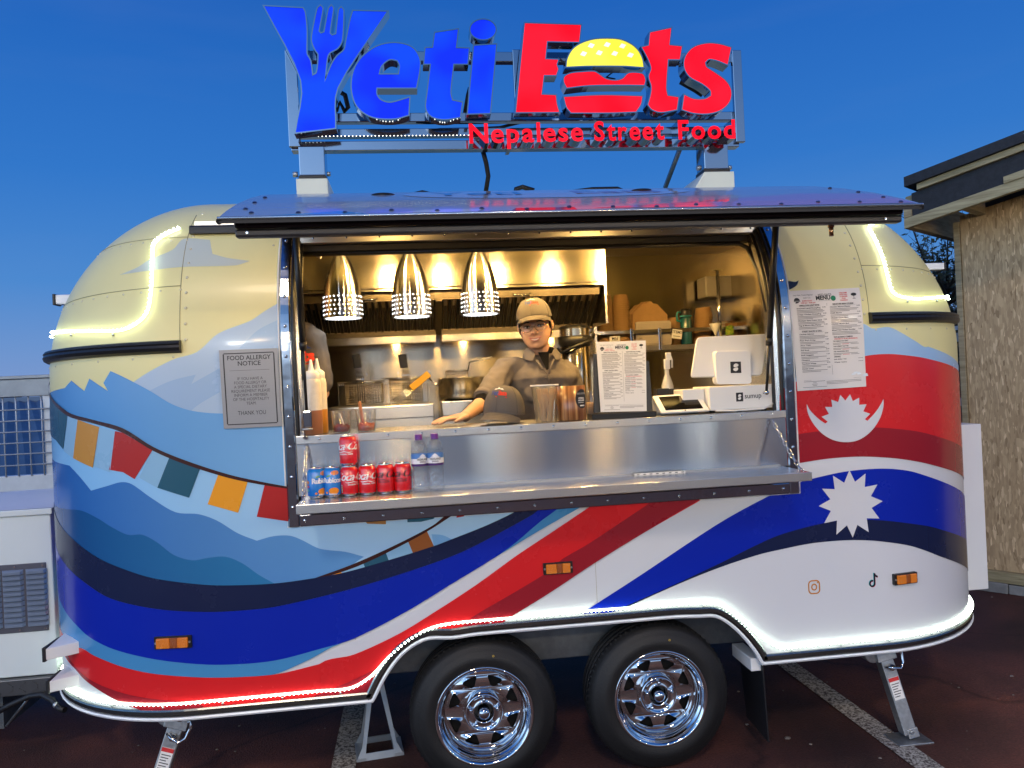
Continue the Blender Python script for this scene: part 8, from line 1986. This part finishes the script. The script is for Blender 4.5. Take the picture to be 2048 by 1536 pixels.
def woman():
    Y0 = .56
    hc = at(1071, 657, Y0 - .02)                       # middle of the head
    base = Vector((hc.x + .03, Y0 + .06, .66))
    t = thing('person', 'smiling woman in grey polo, cap and round glasses leaning one hand on the counter', 'person', base)
    L = lambda p: Vector(p) - base
    H = Matrix.Translation(L(hc)) @ Matrix.Rotation(radians(-15), 4, 'Z') @ Matrix.Rotation(radians(-5), 4, 'Y') @ Matrix.Rotation(radians(4), 4, 'X') @ Matrix.Diagonal((1.03, .96, .81, 1))
    sh = Vector((hc.x + .030, Y0 + .035, hc.z - .164))   # between the shoulders
    shL = Vector((at(1012, 738, Y0).x, Y0 + .02, at(1012, 737, Y0).z)); shR = Vector((at(1136, 742, Y0 + .03).x, Y0 + .05, at(1136, 742, Y0).z))
    wr = atz(934, 838, CZ + .028); wr = Vector((wr.x, .17, CZ + .036)); el = Vector((at(970, 800, .42).x, .44, at(970, 800, .42).z - .005))
    wrR = Vector((shR.x + .03, .40, 1.44)); elR = Vector((shR.x + .045, .62, 1.50))
    hip = Vector((sh.x + .02, Y0 + .17, 1.45 - .18)); 
    b = MB(); head(b, H)
    nk = H @ Vector((0, .018, -.07)); limb(b, [nk, L(sh) + Vector((0, .01, .03))], [.050, .055])
    loft(b, [(L(hip) + Vector((0, 0, -.14)), .15, .11), (L(hip), .15, .105), (L(hip.lerp(sh, .4)), .125, .095), (L(hip.lerp(sh, .75)), .14, .085), (L(sh) + Vector((0, .01, -.07)), .125, .070), (L(sh) + Vector((0, .01, .0)), .07, .05)])
    limb(b, [L(shL) + Vector((.02, .01, -.01)), L(el), L(wr)], [.036, .037, .024]); limb(b, [L(shR) + Vector((-.02, .01, -.01)), L(elR), L(wrR)], [.036, .035, .024])
    hand_flat(b, L(wr), (-.80, -.42, -.10), (.42, -.80, .0), (0, 0, 1), .95)
    hand_flat(b, L(wrR), (-.5, -.75, -.1), (-.75, .5, 0), (0, 0, 1), .95)
    for s in (-1, 1):
        x = hip.x + s * .085; limb(b, [L((x, hip.y, hip.z - .1)), L((x + s * .01, hip.y - .01, .98)), L((x + s * .01, hip.y + .02, .70))], [.085, .055, .04]); limb(b, [L((x + s * .01, hip.y + .02, .695)), L((x + s * .02, hip.y - .12, .69))], [.035, .03])
    body = b.build('body', SKIN, t, normals=True); remesh(body, .0042, 2)
    # clothes
    s_ = MB(); loft(s_, [(L(hip) + Vector((0, 0, -.10)), .178, .130), (L(hip), .172, .128), (L(hip.lerp(sh, .4)), .178, .125), (L(hip.lerp(sh, .72)), .182, .130), (L(sh) + Vector((0, 0, -.075)), .182, .112), (L(sh) + Vector((0, .005, -.030)), .155, .092), (L(sh) + Vector((0, .01, .015)), .100, .074), (L(sh) + Vector((0, .01, .045)), .068, .064)])
    for s in (-1, 1): s_.sphere(L(hip.lerp(sh, .70)) + Vector((s * .062, -.075, 0)), .062, 14, 10)
    hemL = shL.lerp(el, .88); limb(s_, [L(shL.lerp(sh, .35)), L(shL), L(shL.lerp(el, .5)), L(hemL)], [.050, .056, .060, .060], 18)
    hemR = shR.lerp(elR, .85); limb(s_, [L(shR.lerp(sh, .35)), L(shR), L(hemR)], [.050, .056, .058], 18)
    shirt = s_.build('shirt', SHIRT, t); remesh(shirt, .006, 3, .020, .055)
    # sleeve hem band
    d = (el - shL).normalized(); R = d.to_track_quat('Z', 'Y').to_matrix().to_4x4(); R.translation = L(hemL)
    MB().lathe([(.058, -.002), (.0625, .004), (.0625, .020), (.058, .026), (.048, .024)], 26, M=R).build('sleeve_hem', SHIRT, shirt)
    u_ = MB(); limb(u_, [L(shL.lerp(el, .8)), L(el), L(el.lerp(wr, .22))], [.050, .046, .040], 16); uo = u_.build('undersleeve', UNDER, t); remesh(uo, .006, 2, .010, .03)
    u_ = MB(); limb(u_, [L(shR.lerp(elR, .8)), L(elR), L(elR.lerp(wrR, .3))], [.050, .046, .040], 16); uo = u_.build('undersleeve', UNDER, t); remesh(uo, .006, 2, .010, .03)
    # black collarless top at the neck, open polo collar
    nb = L(sh) + Vector((.0, -.005, .03)); 
    MB().lathe([(.058, -.03), (.058, .02), (.0555, .042), (.052, .043)], 26, c=nb + Vector((0, .006, .0)), sy=.95).build('undershirt', UNDER, t)
    fr0 = nb + Vector((0, -.072, -.03))
    MB().add([nb + Vector((-.026, -.060, .020)), nb + Vector((.028, -.060, .020)), nb + Vector((.014, -.112, -.062)), nb + Vector((.004, -.116, -.070))], [(0, 1, 2, 3)]).build('undershirt', UNDER, t, normals=False)
    col = MB()
    def fold(s):
        P = [Vector((s * .020, .070, .050)), Vector((s * .052, .045, .052)), Vector((s * .066, .0, .046)), Vector((s * .056, -.042, .034)), Vector((s * .034, -.074, .012))]
        Q = [Vector((s * .024, .092, .012)), Vector((s * .070, .062, .012)), Vector((s * .092, -.002, .006)), Vector((s * .096, -.060, -.016)), Vector((s * .048, -.108, -.030))]
        n = len(P); Rr = [p.lerp(q, .5) + Vector((s * .006, -.004, .007)) for p, q in zip(P, Q)]
        v = [nb + p for p in P] + [nb + p for p in Rr] + [nb + q for q in Q]
        col.add(v, [(i, i + 1, n + i + 1, n + i) for i in range(n - 1)] + [(n + i, n + i + 1, 2 * n + i + 1, 2 * n + i) for i in range(n - 1)], 0, True)
    fold(-1); fold(1); co = col.build('collar', SHIRT, t, normals=False); so = co.modifiers.new('solid', 'SOLIDIFY'); so.thickness = .004; q = co.modifiers.new('s', 'SUBSURF'); q.levels = q.render_levels = 2
    pk = MB(); 
    pk.tube([nb + Vector(p) for p in ((-.040, -.100, -.02), (-.018, -.118, -.055), (.004, -.128, -.085), (.010, -.136, -.135))], [.006, .005, .004, .003], 6).tube([nb + Vector(p) for p in ((.042, -.100, -.02), (.024, -.118, -.050), (.012, -.128, -.085))], [.006, .005, .004], 6); pk.build('placket', SHIRT, t)
    for p in ((-.020, -.124, -.062), (-.004, -.136, -.105)):
        MB().lathe([(.0045, 0), (.0045, .002), (.0003, .0026)], 10, M=Matrix.Translation(nb + Vector(p)) @ Matrix.Rotation(pi / 2, 4, 'X')).build('button', mat('grey_button', (.10, .085, .075), .4), t)
    tr = MB(); loft(tr, [(L(hip) + Vector((0, 0, -.2)), .165, .125), (L(hip) + Vector((0, 0, -.08)), .168, .125)])
    for s in (-1, 1): x = hip.x + s * .085; limb(tr, [L((x, hip.y, hip.z - .12)), L((x + s * .01, hip.y - .01, .98)), L((x + s * .01, hip.y + .02, .74))], [.095, .068, .058])
    to = tr.build('trousers', TROUS, t); remesh(to, .012, 2)
    # face
    for s in (-1, 1):
        e = H @ Vector((s * .031, -.0725, .0125))
        mb = MB(); mb.sphere(e, .0105, 14, 10, sx=1.25, sz=.62); eo = mb.build('eye', mat('eye_white', (.70, .66, .60), .25), body)
        g = Vector((0, -1, 0)); d = (H.to_3x3() @ Vector((.12, -1, -.05))).normalized(); R = d.to_track_quat('Z', 'Y').to_matrix().to_4x4(); R.translation = e + d * .0088
        MB().lathe([(.0056, 0), (.0045, .0018), (.0003, .0024)], 14, M=R).build('iris', mat('dark_iris', (.018, .008, .004), .08), body)
        up_ = MB().tube([H @ Vector((s * .031 + x, -.0815 - .002 * cos(x * 80) + abs(x) * .25, .0195 - x * x * 22)) for x in np.linspace(-.0165, .0165, 9)], [.0012, .002, .0023, .0024, .0024, .0024, .0023, .002, .0012], 6); up_.build('eyelid', mat('lash_dark', (.03, .015, .010), .6), body)
        MB().tube([H @ Vector((s * .031 + x, -.081 + abs(x) * .25, .0045 + x * x * 10)) for x in np.linspace(-.014, .014, 7)], .0014, 6).build('lower_lid', mat('lid_skin', (.42, .21, .13), .5), body)
        MB().tube([H @ Vector((s * (.016 + .032 * k), -.0855 + .014 * k * k * 1.3, .036 + .0045 * sin(pi * min(1, k * 1.15)))) for k in np.linspace(0, 1, 8)], [.0022, .003, .003, .0029, .0026, .0022, .0017, .001], 6).build('eyebrow', HAIR, body)
    mouth = lambda x, dz, dy=0: H @ Vector((x, -.0895 + 10 * x * x + dy, -.0615 + 15 * x * x + dz))
    xs_ = np.linspace(-.0285, .0285, 13); LIP = mat('lip', (.46, .17, .13), .4)
    MB().tube([mouth(x, .0026 * (1 - (x / .029) ** 2) + .0008) for x in xs_], [.001] + [.0022] * 11 + [.001], 8).build('upper_lip', LIP, body)
    MB().tube([mouth(x, -.0092 * (1 - (x / .029) ** 2)) for x in xs_], [.001] + [.0026] * 11 + [.001], 8).build('lower_lip', LIP, body)
    mb = MB(); n = len(xs_); mb.add([mouth(x, .0024 * (1 - (x / .031) ** 2), .0005) for x in xs_] + [mouth(x, -.0072 * (1 - (x / .029) ** 2), .0005) for x in xs_], [(i, i + 1, n + i + 1, n + i) for i in range(n - 1)]); mb.build('teeth', mat('teeth', (.78, .74, .66), .25), body, normals=False)
    for s in (-1, 1): MB().sphere(H @ Vector((s * .0045, -.0945, -.0325)), .0016, 6, 5).build('nostril', mat('nostril_dark', (.10, .03, .02), .7), body)
    # hair under the cap
    hr = MB()
    hv = []
    for z in np.linspace(-.055, .085, 16):
        zs = [p[0] for p in HEAD_PROF]; rx = np.interp(z, zs, [p[1] for p in HEAD_PROF]) + .008; ry = np.interp(z, zs, [p[2] for p in HEAD_PROF]) + .010; cy = np.interp(z, zs, [p[3] for p in HEAD_PROF])
        a0 = radians(-14 + max(0, (-z - .0)) * 700) if z < .02 else radians(-14 - (z - .02) * 500)
        hv.append([H @ Vector((rx * cos(a), cy + ry * sin(a) * 1.02, z)) for a in np.linspace(a0, pi - a0, 24)])
    n = 24; hr.add([p for r in hv for p in r], [(i * n + j, i * n + j + 1, (i + 1) * n + j + 1, (i + 1) * n + j) for i in range(15) for j in range(n - 1)], 0, True)
    for s in (-1, 1): hr.tube([H @ Vector(p) for p in ((s * .070, -.018, .045), (s * .0715, -.022, .018), (s * .070, -.020, -.008))], [.007, .005, .002], 6)
    ho = hr.build('hair', HAIR, t, normals=False)
    bun_ = MB().sphere(H @ Vector((0, .115, -.01)), .035, 14, 10).build('hair_bun', HAIR, ho)
    # glasses: round thin gold frames
    gl = MB(); gold = mat('gold_wire', (.55, .36, .16), .2, 1.0)
    for s in (-1, 1): gl.tube([H @ Vector((s * .0325 + .0255 * cos(a), -.0985 + .0075 * abs(cos(a)) * (1 if s * cos(a) > 0 else .2), .006 + .0235 * sin(a))) for a in np.linspace(0, 2 * pi, 33)[:-1]], .0013, 6, closed=True)
    gl.tube([H @ Vector(p) for p in ((-.0085, -.099, .010), (0, -.101, .0125), (.0085, -.099, .010))], .0013, 6)
    for s in (-1, 1): gl.tube([H @ Vector(p) for p in ((s * .057, -.091, .012), (s * .071, -.06, .014), (s * .077, .0, .014), (s * .078, .018, .004))], .0013, 6)
    go = gl.build('glasses', gold, t)
    for s in (-1, 1): MB().lathe([(.0248, 0), (.0003, -.0012)], 28, M=H @ Matrix.Translation((s * .0325, -.0972, .006)) @ Matrix.Rotation(pi / 2, 4, 'X')).build('spectacle_lens', thin('spectacle_glass', (.99, .99, .99), .0, .02, edge=.12, base=.015), go)
    e = H @ Vector((.076, .006, -.030)); MB().tube([e + H.to_3x3() @ Vector((0, .009 * cos(a), -.009 + .011 * sin(a))) for a in np.linspace(0, 2 * pi, 17)[:-1]], .0018, 6, closed=True).build('earring', mat('gold', (.75, .48, .15), .15, 1.0), t)
    make_cap('cap', '', H @ Matrix.Translation((0, .008, .060)) @ Matrix.Rotation(radians(-4), 4, 'X') @ Matrix.Diagonal((.97, 1.0, 1.0, 1)), t)
    return t
woman()
def helper_person():
    Y0 = .62; c = at(602, 690, Y0); base = Vector((c.x - .12, Y0, .66))
    t = thing('person', 'person in grey polo with red chest logo, mostly hidden behind the window frame', 'person', base)
    zt = at(605, 640, Y0).z - .66
    b = MB(); loft(b, [((0, 0, zt - .62), .13, .10), ((0, 0, zt - .45), .13, .10), ((0, 0, zt - .2), .16, .11), ((0, 0, zt - .05), .12, .08), ((0, .0, zt + .03), .055, .055), ((0, 0, zt + .1), .05, .05)])
    head(b, Matrix.Translation((0, -.01, zt + .20)))
    limb(b, [(.16, .0, zt - .09), (.20, .02, zt - .35), (.12, -.14, zt - .48)], [.048, .04, .026]); limb(b, [(-.16, .0, zt - .09), (-.20, .02, zt - .35), (-.12, -.14, zt - .48)], [.048, .04, .026])
    hand_flat(b, (.12, -.14, zt - .48), (-.4, -.8, -.1), (-.8, .4, 0), (0, 0, 1), .95); hand_flat(b, (-.12, -.14, zt - .48), (.4, -.8, -.1), (.8, .4, 0), (0, 0, 1), .95)
    for s in (-1, 1): limb(b, [(s * .085, 0, zt - .6), (s * .09, 0, zt * .42), (s * .09, .02, .05)], [.085, .055, .04]); limb(b, [(s * .09, .02, .035), (s * .10, -.13, .03)], [.033, .03])
    bo = b.build('body', SKIN, t); remesh(bo, .006, 2)
    s_ = MB(); loft(s_, [((0, 0, zt - .64), .168, .125), ((0, 0, zt - .45), .160, .122), ((0, 0, zt - .2), .178, .130), ((0, 0, zt - .07), .155, .105), ((0, 0, zt + .005), .09, .075), ((0, 0, zt + .03), .066, .062)])
    for s in (-1, 1): limb(s_, [(s * .11, 0, zt - .07), (s * .16, 0, zt - .095), (s * .19, .015, zt - .29)], [.068, .078, .072], 18)
    so = s_.build('shirt', SHIRT, t); remesh(so, .007, 3, .018, .07)
    hr = MB(); hr.sphere((0, .015, zt + .235), .088, 18, 12, sy=1.15); hr.build('hair', HAIR, t)
    tr = MB(); loft(tr, [((0, 0, zt - .72), .165, .125), ((0, 0, zt - .6), .165, .122)])
    for s in (-1, 1): limb(tr, [(s * .085, 0, zt - .66), (s * .09, 0, zt * .42), (s * .09, .02, .08)], [.095, .068, .058])
    to = tr.build('trousers', TROUS, t); remesh(to, .012, 2)
    q = at(603, 722, Y0 - .15) - base
    mb = MB(); text_into(mb, 'Eats', .07, lambda x, y: (q.x + x, -.158 + x * x * 3.5, q.z + y), 0, bold=.05); mb.add([(q.x - .06, -.150, q.z - .016), (q.x + .055, -.152, q.z - .016), (q.x + .055, -.152, q.z - .010), (q.x - .06, -.150, q.z - .010)], [(0, 1, 2, 3)]); mb.build('shirt_logo', L_RED, t, normals=False)
    mb = MB(); mb.add([(q.x - .04, -.155, q.z + .055), (q.x + .0, -.157, q.z + .085), (q.x + .05, -.153, q.z + .055)], [(0, 1, 2)]); mb.build('shirt_logo', L_BLUE, t, normals=False)
    return t
helper_person()
